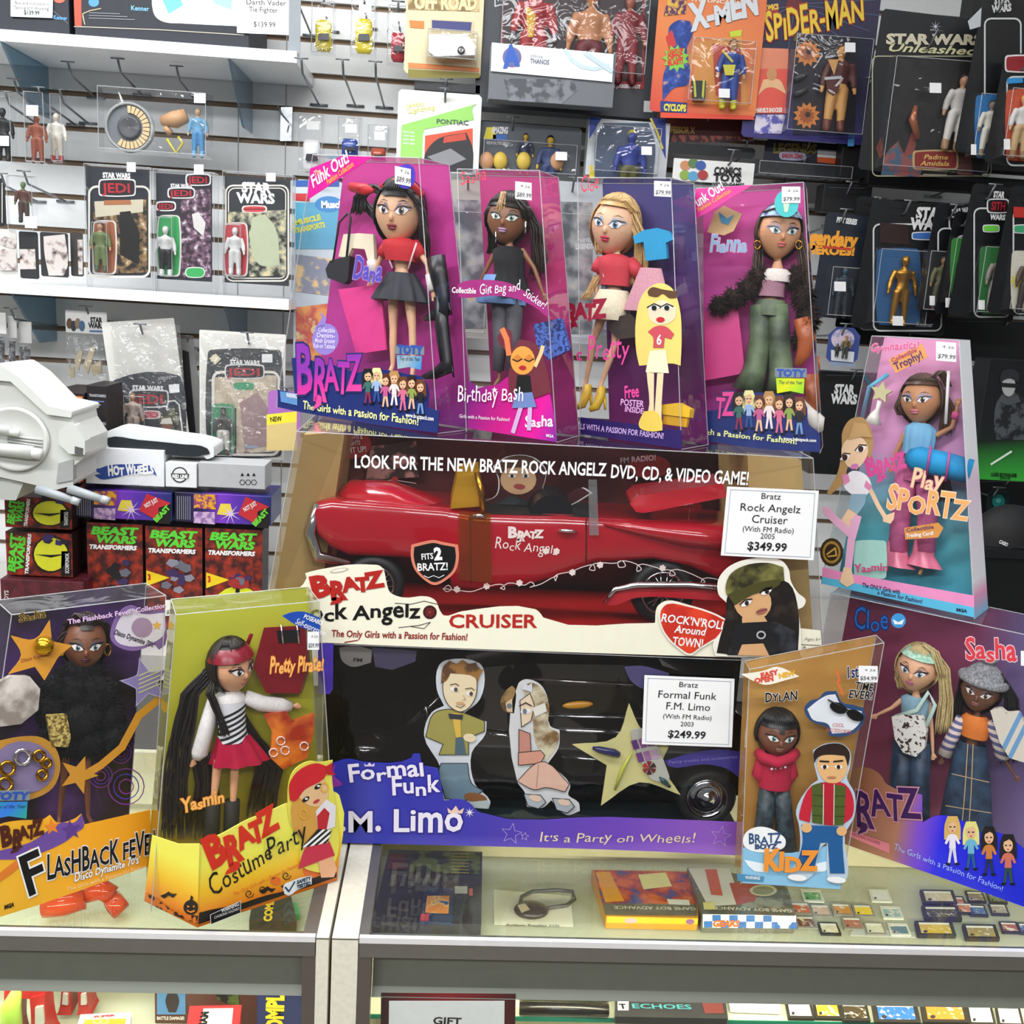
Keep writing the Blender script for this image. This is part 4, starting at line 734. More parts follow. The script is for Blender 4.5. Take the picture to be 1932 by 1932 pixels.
m.E(pl, 986, 694, 7, 4.5, 'B01A2A', .0038); m.P(pl, [(976, 708), (1000, 708), (1004, 742), (972, 742)], BLACK, .0034); m.P(pl, [(972, 742), (1004, 740), (1012, 768), (966, 770)], '6A80B8', .0036, ); m.line(pl, [(982, 770), (968, 815)], 8, 'C8A8D0', .0034); m.line(pl, [(1000, 768), (998, 810)], 8, 'C8A8D0', .0034); m.build('printed_figure', t)
m = MB(); rib = [(864, 536), (880, 530), (920, 528), (960, 534), (1000, 556), (1032, 580), (1034, 600), (1010, 580), (975, 564), (930, 558), (880, 562), (866, 560)]
m.X(pl, rib, M('A02878', .35), .0016, .0006); m.T(pl, 'Collectible', 852, 552, 898, 554, 9, WHITE, .0022, 'b'); m.T(pl, 'Gift Bag and', 904, 556, 982, 548, 15, WHITE, .0022, 'r', .15, .05); m.T(pl, 'Sticker!', 986, 556, 1026, 584, 14, WHITE, .0022, 'r', .1); m.build('ribbon_print', t)
m = MB(); m.T(pl, 'Sasha', 868, 350, 918, 338, 18, 'D83A50', .001, 'r', .2, .05); m.build('printed_name', t); sticker(t, pl, 972, 342, 1003, 375, '$89.99', .0016, .1)
s = dict(head=(958, 415, 36, 42), skin='8A5A3C', yaw=10, roll=4, neck=(961, 458), chest=(960, 482), waist=(962, 520), hips=(960, 548), b=.8, arms=[[(938, 470), (922, 500), (905, 532)], [(984, 470), (1008, 506), (1024, 552)]], legs=[[(945, 560), (944, 640), (942, 715), (934, 730)], [(972, 560), (972, 640), (966, 715), (958, 730)]],
    hair='20140E', eye='7A9A8A', lip='B08AB0', brow='1A0F0A', shadow='6A5A4A', hl=.30, locks=[([(938, 376, .01), (926, 395, .012), (924, 410, .01)], 9, 6), ([(975, 376, .012), (990, 395, .012), (994, 412, .008)], 9, 6), ([(990, 390, 0), (1012, 430, -.004), (1018, 490, -.008), (1012, 520, -.01)], 14, 10, .8, '2A1A12'), ([(926, 420, 0), (930, 460, -.006), (925, 480, -.01)], 8, 6), ([(950, 362, .020), (946, 385, .024), (944, 402, .022)], 7, 5, .3, 'C8A070')])
b, q, k, hd = doll(t, pl, .045, s)
garment(b, q, 'black_dress', [(961, 466, 20), (960, 474, 30), (961, 500, 28), (962, 520, 27), (961, 540, 34), (960, 556, 44)], M('101014', .85), .75, .05, 9)
garment(b, q, 'blue_frill', [(945, 520, 30), (945, 545, 40), (946, 566, 46), (946, 574, 44)], '7AA0D8', .6, .08, 8, off=-.002)
for x in (945, 970): sleeve(b, q, 'grey_tights', [(x, 562), (x-1, 640), (x-5, 700)], [17, 13, 10], '5A5860')
for x, y in ((992, 418), (936, 436)): m = MB(); m.tube([q.p(x, y, .018), q.p(x-1, y+22, .018)], .0012, CHROME, 6); m.build('earring', b)
m = MB(); m.prism([q.p(x, y, .012) for x, y in ((1006, 612), (1058, 600), (1074, 660), (1034, 680), (1012, 650))], -q.n*.012, spot_mat('blue_leopard_print', '1A2A6A', '4A6AC0', 260, .46, .5)); bevel(m.build('blue_leopard_bag', t), .002)
# ---- third: blonde, red shirt and cream skirt
t, pl, b4, t4 = dollbox('boxed_doll', 'boxed blonde doll with red shirt and cream skirt, third in the back row', (1095, 819), (1286, 848), ZD, (1090, 335), (1266, 336), 4, .075, .062, back_col=ramp_mat('violet_print', [(0, '6A1A60'), (.35, '5A1E5C'), (.75, '3A2A66'), (1, '34306E')], V((0, 0, ZD)), V((0, 0, ZD+.33)), .45))
m = MB(); m.X(pl, [(1095, 787), (1286, 812), (1286, 847), (1095, 819)], M('2C1D5E', .35), .0014, .0012); m.T(pl, 'THE GIRLS WITH A PASSION FOR FASHION!', 1060, 805, 1252, 828, 9, 'C8A8E0', .002, 'b'); m.build('base_panel', t)
m = MB(); m.P(pl, [(1200, 600), (1210, 560), (1228, 540), (1248, 534), (1268, 544), (1282, 580), (1286, 640), (1284, 690), (1270, 686), (1206, 690), (1200, 660)], 'E8D070', .002); m.P(pl, [(1222, 580), (1250, 566), (1276, 580), (1272, 602), (1244, 613), (1226, 602)], 'EAD4B4', .0024)
m.P(pl, [(1222, 550), (1230, 542), (1250, 546), (1278, 550), (1276, 562), (1262, 562), (1250, 554), (1240, 560), (1224, 558)], '5A3A22', .0028)
for x in (1234, 1258): m.P(pl, [(x-11, 580), (x, 574), (x+11, 580), (x, 588)], WHITE, .0028); m.E(pl, x, 581, 5, 5, BLACK, .0032); m.line(pl, [(x-13, 580), (x, 573), (x+12, 578)], 2, BLACK, .0032)
m.E(pl, 1246, 603, 8, 5, 'C01A2A', .0032); m.P(pl, [(1222, 626), (1236, 616), (1256, 616), (1272, 630), (1266, 640), (1254, 636), (1252, 656), (1232, 656), (1232, 636)], 'C84A56', .0028); m.T(pl, '6', 1238, 650, 1248, 650, 16, WHITE, .0032, 'b')
m.P(pl, [(1226, 662), (1256, 660), (1262, 704), (1218, 702)], 'EDE6C0', .0028); m.P(pl, [(1220, 702), (1234, 704), (1234, 780), (1236, 806), (1208, 806), (1208, 796), (1222, 780)], 'EAD4A8', .0026); m.P(pl, [(1240, 704), (1252, 704), (1248, 780), (1250, 812), (1232, 812), (1234, 790)], 'EAD4A8', .0027)
m.P(pl, [(1205, 800), (1215, 776), (1236, 776), (1248, 790), (1250, 812), (1230, 814), (1208, 808)], 'E8C858', .0029); m.build('printed_figure', t)
m = MB(); m.X(pl, [(1245, 764), (1280, 760), (1302, 772), (1300, 788), (1250, 782)], 'E8B82A', -.005, .012); m.X(pl, [(1252, 782), (1298, 788), (1294, 806), (1250, 800)], 'D8A020', -.007, .006); m.build('yellow_brush', t)
m = MB(); RDK = M('9A1E3A', .4); bratz_logo(m, pl, 1040, 608, 1142, 604, 32, RDK, None, .0012, 'RATZ'); m.T(pl, 'Pretty', 1106, 680, 1186, 674, 34, 'E8489A', .0014, 'r', .15, .04); m.T(pl, 'c', 1086, 680, 1098, 680, 20, 'E8489A', .0014); m.build('printed_title', t)
m = MB(); m.T(pl, 'Free', 1178, 752, 1206, 748, 20, 'E8489A', .0012, 'b', .1); m.T(pl, 'POSTER', 1170, 764, 1214, 768, 10, 'E0A8E0', .0012, 'b'); m.T(pl, 'INSIDE', 1178, 776, 1214, 781, 9, 'E0A8E0', .0012, 'b'); m.build('printed_offer', t)
m = MB(); m.T(pl, 'Cloe', 1095, 364, 1130, 356, 22, 'D83A58', .001, 'r', .2, .05); m.build('printed_name', t); sticker(t, pl, 1234, 341, 1266, 370, '$79.99', .0016, .05)
s = dict(head=(1160, 428, 38, 46), skin='E6B692', yaw=8, roll=6, neck=(1162, 474), chest=(1162, 502), waist=(1160, 534), hips=(1158, 560), b=.8, arms=[[(1136, 490), (1128, 530), (1122, 566)], [(1190, 496), (1206, 528), (1194, 560)]], legs=[[(1142, 580), (1120, 640), (1106, 720), (1100, 755)], [(1166, 580), (1160, 650), (1136, 720), (1126, 760)]],
    hair='D8B070', eye='4A7AA0', lip='C03048', brow='8A6030', shadow='A0A8B8', hl=.55, locks=[([(1136, 400, .006), (1128, 440, .008), (1132, 480, .008)], 7, 7), ([(1190, 400, .006), (1206, 440, .002), (1210, 500, -.004), (1200, 540, -.006)], 13, 10, .9), ([(1150, 384, .014), (1180, 378, .014), (1200, 404, .006)], 8, 6), ([(1128, 520, .0), (1112, 550, .002), (1104, 566, .002)], 8, 7, .9)])
b, q, k, hd = doll(t, pl, .045, s)
garment(b, q, 'red_shirt', [(1162, 480, 14), (1163, 488, 32), (1162, 508, 31), (1161, 526, 27), (1160, 540, 26)], 'D23A48', .72)
for sp in ([(1138, 490), (1130, 504), (1126, 514)], [(1188, 494), (1200, 508), (1206, 518)]): sleeve(b, q, 'red_sleeve', sp, [11, 12, 11], 'D23A48')
m = MB(); m.T(q, '6', 1136, 522, 1150, 522, 26, 'F0F0F4', .0148, 'h'); m.star(q, 1150, 500, 8, M('E8C84A'), .015); m.build('chest_print', b)
garment(b, q, 'cream_skirt', [(1158, 548, 26), (1156, 566, 33), (1150, 588, 36), (1146, 604, 36)], 'EDE3C4', .7)
for x, y in ((1104, 756), (1130, 760)): m = MB(); m.tube([q.p(x+6, y-30, .006), q.p(x+4, y-14, .008), q.p(x-6, y+8, .014), q.p(x-18, y+14, .018)], [.005, .006, .006, .003], M('E0B830', .4), 8); m.tube([q.p(x+10, y-12, .004), q.p(x+12, y+14, .004)], [.003, .0015], M('E0B830', .4), 6); m.build('yellow_shoe', b)
m = MB(); m.prism([q.p(x, y, .016) for x, y in ((1194, 446), (1214, 434), (1240, 430), (1262, 436), (1270, 452), (1256, 458), (1258, 488), (1218, 492), (1214, 456), (1198, 460))], -q.n*.008, M('1E96C8', .7)); bevel(m.build('blue_shirt', t), .002)
garment(t, q, 'pink_skirt', [(1228, 506, 20), (1226, 530, 28), (1222, 560, 36), (1218, 588, 42)], 'D89AA8', .35, .05, 8, off=.008)
m = MB(); m.prism([q.p(x, y, .012) for x, y in ((1150, 600), (1190, 592), (1208, 614), (1200, 636), (1168, 640), (1148, 622))], -q.n*.02, M('3A2E26', .7)); bevel(m.build('brown_bag', t), .004)
# ---- fourth: headscarf, flared jeans
t, pl, b4, t4 = funk_box('boxed doll with fur coat and flared green jeans, right end of the back row', None, None, (1313, 356), (1516, 344), 0, 0, 0, 0, A=V((.328, 1.352, ZD)), B=V((.478, 1.291, ZD)))
m = MB(); m.X(pl, [(1312, 356), (1420, 349), (1330, 404), (1312, 412)], MAG, .0012, .0006); m.T(pl, 'Funk Out!', 1310, 395, 1368, 356, 18, WHITE, .0018, 'b', .1); m.T(pl, 'Fashion Collection', 1318, 400, 1380, 362, 8, 'F8A040', .0018, 'b'); m.build('corner_banner', t)
m = MB(); m.X(pl, [(1314, 774), (1330, 776), (1380, 762), (1390, 742), (1420, 740), (1470, 744), (1520, 762), (1526, 800), (1546, 818), (1547, 853), (1430, 846), (1316, 830)], NAVY, .0016, .0014); bratz_logo(m, pl, 1290, 790, 1384, 792, 50, LG, M('2A2A6A'), .0026, 'TZ')
m.T(pl, 'with a Passion for Fashion!', 1318, 818, 1504, 838, 10, 'E6EBA0', .0026, 'b', 0, .03); m.T(pl, 'www.bratzpack.com', 1478, 830, 1540, 834, 6, WHITE, .0026, 'b'); girl_row(m, pl, GIRLS7(1394, 812, 19, 1.5, 74)); m.build('base_panel', t)
foil_badge(t, pl, 1464, 694, 54, 48, '7AD83A', 'E0E02A', drop=.02)
m = MB(); m.E(pl, 1484, 384, 23, 26, '3ABEC0', .0016); m.P(pl, [(1476, 372), (1492, 372), (1486, 400), (1480, 400)], 'C8E8C0', .002); m.build('round_seal', t); sticker(t, pl, 1475, 352, 1510, 383, '$79.99', .0026, .0)
s = dict(head=(1470, 440, 41, 50), skin='D49A72', yaw=18, neck=(1467, 492), chest=(1466, 518), waist=(1456, 550), hips=(1452, 578), b=.8, arms=[[(1440, 514), (1420, 545), (1402, 560)], [(1496, 520), (1516, 556), (1530, 600)]], legs=[[(1434, 590), (1430, 660), (1414, 730), (1410, 742)], [(1470, 590), (1474, 660), (1476, 735), (1476, 746)]],
    hair='4A3226', eye='5A8A88', lip='C86A62', brow='3A2218', shadow='9A8AA0', hl=.62, locks=[([(1434, 440, -.004), (1430, 480, .0), (1428, 530, .004)], 10, 8), ([(1508, 440, -.004), (1514, 490, 0), (1520, 560, -.004), (1510, 620, -.008)], 12, 9), ([(1440, 400, .016), (1470, 392, .02), (1500, 402, .016)], 6, 5)])
b, q, k, hd = doll(t, pl, .045, s)
m = MB(); hc, ax, ay, az, S = hd; m.ell(hc+az*.05, ax*1.13, ay*1.13, az*1.12, spot_mat('lilac_scarf_print', '6A5A9A', 'A8C8D8', 120, .4, .6), 24, 14, keep=lambda x, y, z: z > .52); m.build('headscarf', b)
garment(b, q, 'white_top', [(1466, 508, 20), (1466, 516, 29), (1464, 532, 27)], 'EDE0D8', .75); garment(b, q, 'lace_hem', [(1458, 530, 26), (1455, 550, 25), (1453, 560, 27)], 'A87A8A', .75)
FUR = spot_mat('brown_fur', '1A0F0C', '3A2420', 220, .4, .65, .95)
fur(b, q, 'fur_sleeve', [(1432, 522, 15, 20, .004), (1412, 546, 18, 20, .006), (1386, 562, 19, 16, .008), (1358, 576, 16, 14, .01)], FUR, 300)
fur(b, q, 'fur_sleeve', [(1502, 526, 14, 22, .0), (1516, 560, 17, 26, 0), (1526, 604, 16, 28, 0), (1510, 640, 12, 18, -.004)], FUR, 300)
JE = spot_mat('green_denim', '2E382E', '6A7A5A', 24, .4, .65)
for xs in ([(1436, 576), (1434, 640), (1424, 700), (1412, 738)], [(1466, 576), (1470, 640), (1474, 700), (1476, 746)]): sleeve(b, q, 'flared_jeans', xs, [22, 21, 24, 33], JE, 12)
garment(b, q, 'jeans_hip', [(1454, 566, 27), (1453, 578, 32), (1452, 596, 33)], JE, .75)
for x in (1429, 1507): m = MB(); m.tube([q.p(x+6*math.cos(a), 462+8*math.sin(a), .012) for a in [i*.628 for i in range(11)]], .0012, GOLD, 6); m.build('hoop_earring', b)
m = MB(); m.prism([q.p(x, y, .01) for x, y in ((1348, 400), (1366, 388), (1392, 400), (1400, 404), (1384, 436), (1366, 444), (1334, 438))], -q.n*.006, M('D8B080', .7)); bevel(m.build('tan_halter_top', t), .002)
m = MB(); m.P(q, [(1356, 400), (1372, 412), (1386, 404), (1374, 424), (1360, 420)], '3A8AB0', .0105); m.build('butterfly_print', t)
m = MB(); m.prism([q.p(x, y, .0) for x, y in ((1328, 590), (1392, 580), (1406, 704), (1330, 718))], -q.n*.003, M('E0408C', .4)); m.build('pink_gift_bag', t)
boot(t, q, [(1514, 600), (1522, 640), (1516, 668), (1504, 690)], [18, 18, 14, 8], [(1544, 672), (1546, 700)], 'B05A30'); boot(t, q, [(1530, 706), (1532, 750), (1534, 790)], [15, 15, 12], None, 'A05028')
m = MB(); m.tube([q.p(1500, 760, .006), q.p(1540, 800, .006), q.p(1545, 815, .004)], [.012, .014, .006], M('E8E2D8', .7)); m.build('white_bag', t)
m = MB(); m.T(pl.back(.02), 'Fianna', 1338, 474, 1408, 474, 26, '8AB8D8', 0, 'b', .1, .04, ol=M('E8B0D0')); m.build('printed_name', t)
# ================================================================ doll boxes round the car boxes
def stripes(name, c1, c2, pl, a, b, n):
    """woven stripes between two pixels"""
    st = []
    for i in range(n): st += [(i/n, c1 if i % 2 else c2), ((i+.98)/n, c1 if i % 2 else c2)]
    return ramp_mat(name, st[:32], pl.p(*a), pl.p(*b), .7)
# ---- the two-doll box on the right
A = atZ(1562, 1585, .9712); d_ = (atZ(1932, 1715, .9712)-atZ(1590, 1595, .9712)); d_.z = 0; d_.normalize(); A = A-d_*.058; B = A+d_*.433; pl = Pl(A, B, 3)
ZT = 1.322; hh = (ZT-A.z)/pl.v.z; TL = A+pl.v*hh+pl.u*.012; TR = B+pl.v*hh-pl.u*.012
t, pl, b4, t4 = dollbox('boxed_doll_pair', 'wide box with two dolls, mint headband beside grey bobble hat', None, None, .9712, None, None, 3, .105, .10, A=A, B=B, TL=TL, TR=TR, group='boxed fashion dolls on the front stack',
    back_col=ramp_mat('wine_purple_print', [(0, '7A3050'), (.42, '8A3A5E'), (.55, '6A5684'), (1, '7A6AA0')], A, B, .45))
m = MB(); HOL = ramp_mat('holographic_print', [(0, '8A5A40'), (.3, 'A8705A'), (.42, '7A4AC8'), (.55, '2A2AE0'), (1, '1E2ACB')], pl.p(1600, 1540), pl.p(1925, 1660), .25)
m.X(pl, [(1572, 1500), (1600, 1470), (1614, 1450), (1640, 1450), (1662, 1464), (1672, 1480), (1740, 1500), (1740, 1552), (1764, 1540), (1790, 1540), (1820, 1552), (1838, 1570), (1880, 1570), (1918, 1590), (1960, 1640), (1960, 1722), (1932, 1711), (1760, 1650), (1590, 1591), (1572, 1584)], HOL, .0016, .0014)
bratz_logo(m, pl, 1572, 1540, 1738, 1556, 66, M('3A1450', .35), M('C88A9A'), .0026, 'RATZ'); m.P(pl, [(1602, 1566), (1678, 1592), (1678, 1610), (1602, 1578)], 'D87A88', .0024); m.T(pl, 'CHOKING HAZARD', 1604, 1574, 1660, 1594, 6, '8A3A4A', .003, 'r')
m.T(pl, 'The Girls with a Passion for Fashion!', 1686, 1602, 1892, 1682, 11, 'A8C0F0', .0026, 'r', 0, .05)
for x, y, c, h in ((1797, 1630, ('D8B060', 'E8E0F0', 'D8D8E8'), 92), (1832, 1640, ('E0D880', '6AB0D0', '1E5A8A'), 92), (1866, 1650, ('1A1210', 'C87A3A', '14284A'), 92), (1902, 1668, ('1A1416', 'C86A5A', '2A4A30'), 96)): minigirl(m, pl, x, y, h, *c, off=.003)
m.build('base_panel', t)
m = MB(); m.T(pl, 'Cloe', 1610, 1186, 1676, 1190, 36, '1E5AA8', .001, 'r', .1, .06, ol=M('0E2A5A')); m.E(pl, 1695, 1171, 14, 14, '3A9AD8', .0012); m.P(pl, [(1684, 1168), (1695, 1174), (1706, 1168), (1702, 1178), (1688, 1178)], WHITE, .0016); m.build('printed_name', t)
m = MB(); m.T(pl, 'Sasha', 1822, 1244, 1918, 1246, 38, 'D83A48', .001, 'b', .05, .07, ol=M('E8C8D0')); m.build('printed_name', t)
s = dict(head=(1730, 1262, 37, 46), skin='E6B08A', yaw=-2, roll=6, neck=(1728, 1306), chest=(1728, 1332), waist=(1722, 1366), hips=(1720, 1394), b=.8, arms=[[(1702, 1320), (1682, 1336), (1656, 1348)], [(1752, 1326), (1758, 1378), (1760, 1420)]], legs=[[(1704, 1410), (1696, 1480), (1690, 1540), (1686, 1560)], [(1734, 1410), (1730, 1480), (1728, 1540), (1724, 1560)]],
    hair='D8C088', eye='4A6A8A', lip='B86A80', brow='4A3420', hl=.6, locks=[([(1754, 1222, .006), (1780, 1262, .002), (1786, 1320, -.002), (1778, 1384, -.004)], 14, 11, .5), ([(1744, 1216, .01), (1764, 1230, .01), (1778, 1280, .006)], 7, 6), ([(1700, 1240, 0), (1694, 1280, -.004), (1700, 1300, -.006)], 6, 5)])
b, q, k, hd = doll(t, pl, .05, s)
m = MB(); hc, ax, ay, az, S = hd; m.ell(hc, ax*1.14, ay*1.14, az*1.13, spot_mat('mint_knit', '8AC0A0', 'C0E0CC', 200, .4, .6), 26, 18, keep=lambda x, y, z: .45 < z < .86); m.build('headband', b)
garment(b, q, 'blue_top', [(1728, 1312, 16), (1728, 1320, 28), (1727, 1340, 27), (1724, 1358, 24)], '8AAEC0', .75)
JB = spot_mat('blue_denim', '16283C', '2E4A66', 60, .35, .7)
garment(b, q, 'jeans_hip', [(1722, 1372, 25), (1720, 1392, 31), (1720, 1420, 33)], JB, .75)
for xs in ([(1705, 1400), (1698, 1480), (1690, 1570)], [(1736, 1400), (1734, 1480), (1730, 1580)]): sleeve(b, q, 'jeans_leg', xs, [20, 20, 25], JB, 12)
m = MB(); m.prism([q.p(x, y, .022) for x, y in ((1682, 1352), (1700, 1348), (1740, 1352), (1748, 1380), (1744, 1412), (1728, 1428), (1704, 1420), (1688, 1394))], -q.n*.014, spot_mat('leopard_plush', 'E8E4DE', '3A2018', 170, .55, .58, .8)); o = m.build('leopard_bag', b); bevel(o, .003)
m = MB(); m.tube([q.p(1690, 1352, .02), q.p(1730, 1340, .02), q.p(1752, 1306, .012), q.p(1764, 1330, .012), q.p(1748, 1370, .018)], .003, M('BFDCD0', .8), 8, .5, q.n); m.build('bag_strap', b)
s = dict(head=(1850, 1302, 37, 46), skin='6E4630', yaw=2, roll=6, neck=(1844, 1344), chest=(1842, 1368), waist=(1834, 1400), hips=(1830, 1420), b=.8, arms=[[(1814, 1358), (1790, 1400), (1778, 1430)], [(1868, 1366), (1888, 1420), (1914, 1462)]], legs=[[(1816, 1440), (1812, 1500), (1806, 1560), (1800, 1580)], [(1846, 1440), (1850, 1510), (1854, 1580), (1850, 1600)]],
    hair='14100F', eye='6A4A30', lip='8A5048', brow='140C0A', hl=.7, locks=[([(1882, 1270, -.002), (1908, 1320, -.004), (1912, 1380, -.006), (1900, 1440, -.01)], 16, 11), ([(1814, 1290, -.004), (1808, 1340, -.008), (1806, 1390, -.01)], 10, 8)])
b, q, k, hd = doll(t, pl, .05, s)
m = MB(); hc, ax, ay, az, S = hd; KN = spot_mat('grey_knit', '7A7A7E', 'A8A8AC', 300, .4, .6, .9); m.ell(hc+az*.06, ax*1.18, ay*1.18, az*1.24, KN, 26, 14, keep=lambda x, y, z: z > .36); m.tube([hc+az*.5+ (ax*math.cos(a)+ay*math.sin(a))*1.1 for a in [i*.3142 for i in range(21)]], .006, KN, 8); m.ell(hc+az*1.5, ax*.42, ay*.42, az*.36, KN, 14, 8); m.build('bobble_hat', b)
garment(b, q, 'orange_top', [(1842, 1348, 18), (1842, 1356, 28), (1841, 1376, 27), (1838, 1390, 25)], 'E07A2A', .75)
STR = stripes('striped_knit', 'D8C8C0', '5A5A86', pl, (1800, 1350), (1775, 1440), 14)
for xs in ([(1816, 1354), (1794, 1396), (1782, 1424)], [(1868, 1360), (1884, 1400), (1892, 1432)]): sleeve(b, q, 'striped_sleeve', xs, [12, 13, 14], STR)
garment(b, q, 'denim_skirt', [(1836, 1402, 25), (1832, 1420, 32), (1828, 1480, 42), (1822, 1560, 52), (1818, 1600, 55)], JB, .6, .03, 6)
m = MB(); ST_ = M('C8A878', .6)
for pts in ([(1826, 1404), (1820, 1500), (1812, 1590)], [(1836, 1404), (1832, 1500), (1826, 1590)], [(1796, 1460), (1866, 1476)], [(1784, 1520), (1870, 1534)]): m.line(q, pts, 1.6, ST_, .03)
m.build('stitching', b)
m = MB(); m.prism([q.p(x, y, .02) for x, y in ((1868, 1340), (1888, 1336), (1898, 1346), (1922, 1344), (1940, 1380), (1936, 1440), (1904, 1430), (1886, 1400))], -q.n*.014, stripes('striped_bag', '6A9AC8', 'D8D0C0', q, (1896, 1380), (1936, 1400), 5)); bevel(m.build('striped_bag', t), .003)
sticker(t, pl, 1926, 1228, 1948, 1256, '', .0016)
# ---- sports doll box standing on it
zt = ZT+.0008
t, pl, b4, t4 = dollbox('boxed_doll', 'boxed sports doll with blue rolled mat, in the pink and aqua box on the right', (1549, 1103), (1838, 1168), zt, (1645, 634), (1809, 642), 6, .068, .052, back_col=ramp_mat('pink_aqua_print', [(0, '3AA0C0'), (.3, '5AB8C4'), (.5, '8AB8D0'), (.62, 'D89AC8'), (1, 'E8A0C8')], V((0, 0, zt)), V((0, 0, zt+.34)), .4, .12))
m = MB(); e = pl.u*.0008; m.hexa([b4[1]+e*.2, b4[1]+e, b4[2]+e, b4[2]+e*.2], [t4[1]+e*.2, t4[1]+e, t4[2]+e, t4[2]+e*.2], ramp_mat('white_pink_print', [(0, '6AC0E0'), (.08, 'F0A0C8'), (.14, 'F0F0F4'), (.5, 'E8D0E4'), (.62, 'F2F2F6'), (1, 'F0F2F6')], V((0, 0, zt)), V((0, 0, zt+.34)), .35)); o = m.build('side_panel', t)
m = MB(); m.X(pl, [(1552, 1070), (1600, 1082), (1838, 1124), (1838, 1165), (1550, 1101)], M('E890C0', .4), .0014, .0012); m.P(pl, [(1551, 1088), (1838, 1146), (1838, 1165), (1550, 1101)], '58B8DC', .0018); m.T(pl, 'The ONLY Girls with', 1626, 1107, 1698, 1121, 8, '3A2A5A', .0022, 'b'); m.T(pl, 'a Passion for Fashion!', 1655, 1121, 1740, 1139, 8, '3A2A5A', .0022, 'b'); m.T(pl, 'MGA', 1804, 1153, 1824, 1156, 6, '1A2A4A', .0022, 'h'); m.build('base_panel', t)
m = MB(); m.T(pl, 'Gymnastics!', 1642, 664, 1734, 656, 13, 'E05A90', .0014, 'b', .15, .04, ol=M('F0C8DC')); m.X(pl, [(1676, 678), (1740, 648), (1750, 674), (1690, 704)], M('E8A05A', .4), .0012, .0008); m.T(pl, 'Collectible', 1683, 684, 1730, 663, 8, 'B03A70', .0018, 'b'); m.T(pl, 'Trophy!', 1690, 699, 1743, 674, 15, '5A2A6A', .0018, 'b'); m.build('printed_title', t)
m = MB(); bratz_logo(m, pl, 1636, 898, 1710, 886, 32, M('D04A90', .4), None, .0012); m.T(pl, 'Play', 1716, 918, 1776, 924, 32, 'EED0A8', .0014, 'b', .15, .04, ol=M('D06A7A')); m.T(pl, 'SPORTZ', 1672, 958, 1824, 980, 40, 'EFAA62', .0016, 'b', 0, .05, ol=M('F6DCC0')); m.build('printed_logo', t)
m = MB(); m.X(pl, [(1706, 996), (1770, 986), (1780, 996), (1770, 1014), (1708, 1018)], M('D8934A', .4), .0012, .0006); m.T(pl, 'Collectible', 1710, 1004, 1762, 997, 7, '6A3A5A', .0016, 'b'); m.T(pl, 'Trading Card!', 1710, 1014, 1762, 1009, 7, WHITE, .0016, 'b'); m.build('card_badge', t)
m = MB(); m.X(pl, rrect(1612, 1020, 1672, 1092, 6), M('A8D8CC', .4), -.004, .001); m.T(pl, 'Yasmin', 1612, 1080, 1676, 1076, 13, 'C83A70', .0014, 'b', .1, .03); m.build('trading_card', t)
m = MB(); m.E(pl, 1569, 1042, 22, 27, '3A2A14', .0016); m.E(pl, 1569, 1042, 17, 21, 'A8843A', .002); m.E(pl, 1569, 1042, 13, 16, '2E2010', .0024); m.line(pl, [(1560, 1046), (1576, 1034), (1578, 1048), (1562, 1050)], 3, 'C8A050', .0028); m.build('gold_seal', t)
m = MB(); SK = 'E8C4A0'
m.P(pl, [(1590, 812), (1606, 790), (1628, 788), (1642, 806), (1648, 836), (1642, 866), (1624, 850), (1600, 880), (1592, 910), (1566, 934), (1560, 930), (1580, 892), (1588, 850)], 'B08A58', .002); m.P(pl, [(1588, 846), (1600, 828), (1626, 826), (1638, 846), (1632, 868), (1616, 886), (1600, 880), (1590, 864)], SK, .0026)
for x, y, r_ in ((1594, 864, 10), (1624, 848, 11)): m.P(pl, [(x-r_, y+3), (x-2, y-8), (x+r_, y-6), (x+4, y+6)], WHITE, .003); m.E(pl, x, y-1, 5, 6, '3A2010', .0034); m.line(pl, [(x-r_, y+2), (x-2, y-9), (x+r_, y-8)], 1.8, BLACK, .0036)
m.E(pl, 1612, 880, 8, 5, 'C878B0', .0034, -20); m.P(pl, [(1600, 830), (1612, 796), (1634, 800), (1646, 826), (1626, 824)], 'C09A66', .0032)
m.P(pl, [(1598, 896), (1610, 888), (1636, 898), (1644, 920), (1634, 934), (1606, 932), (1592, 916)], 'E8E4EA', .0028); m.P(pl, [(1588, 896), (1600, 894), (1604, 908), (1592, 916)], 'D888B0', .003); m.P(pl, [(1634, 906), (1646, 918), (1640, 926), (1630, 918)], 'D888B0', .003)
m.P(pl, [(1606, 932), (1634, 932), (1632, 950), (1618, 970), (1600, 958)], '8AA8BC', .003); m.line(pl, [(1640, 920), (1658, 956), (1674, 982)], 8, SK, .0026); m.P(pl, [(1666, 974), (1688, 966), (1686, 980), (1680, 988), (1666, 984)], SK, .0027)
m.line(pl, [(1612, 960), (1596, 986), (1606, 1004)], 20, SK, .0024); m.line(pl, [(1612, 984), (1608, 1010), (1560, 966)], 15, 'E0A8C8', .0027); m.P(pl, [(1552, 956), (1566, 958), (1572, 974), (1552, 968)], 'E0A8C8', .0027); m.line(pl, [(1618, 976), (1606, 1020), (1600, 1074)], 14, 'E0A8C8', .0029); m.P(pl, [(1592, 1070), (1606, 1072), (1612, 1100), (1598, 1108), (1584, 1098)], SK, .003); m.build('printed_gymnast', t)
sticker(t, pl, 1766, 644, 1804, 680, '$79.99', .0014, .08)
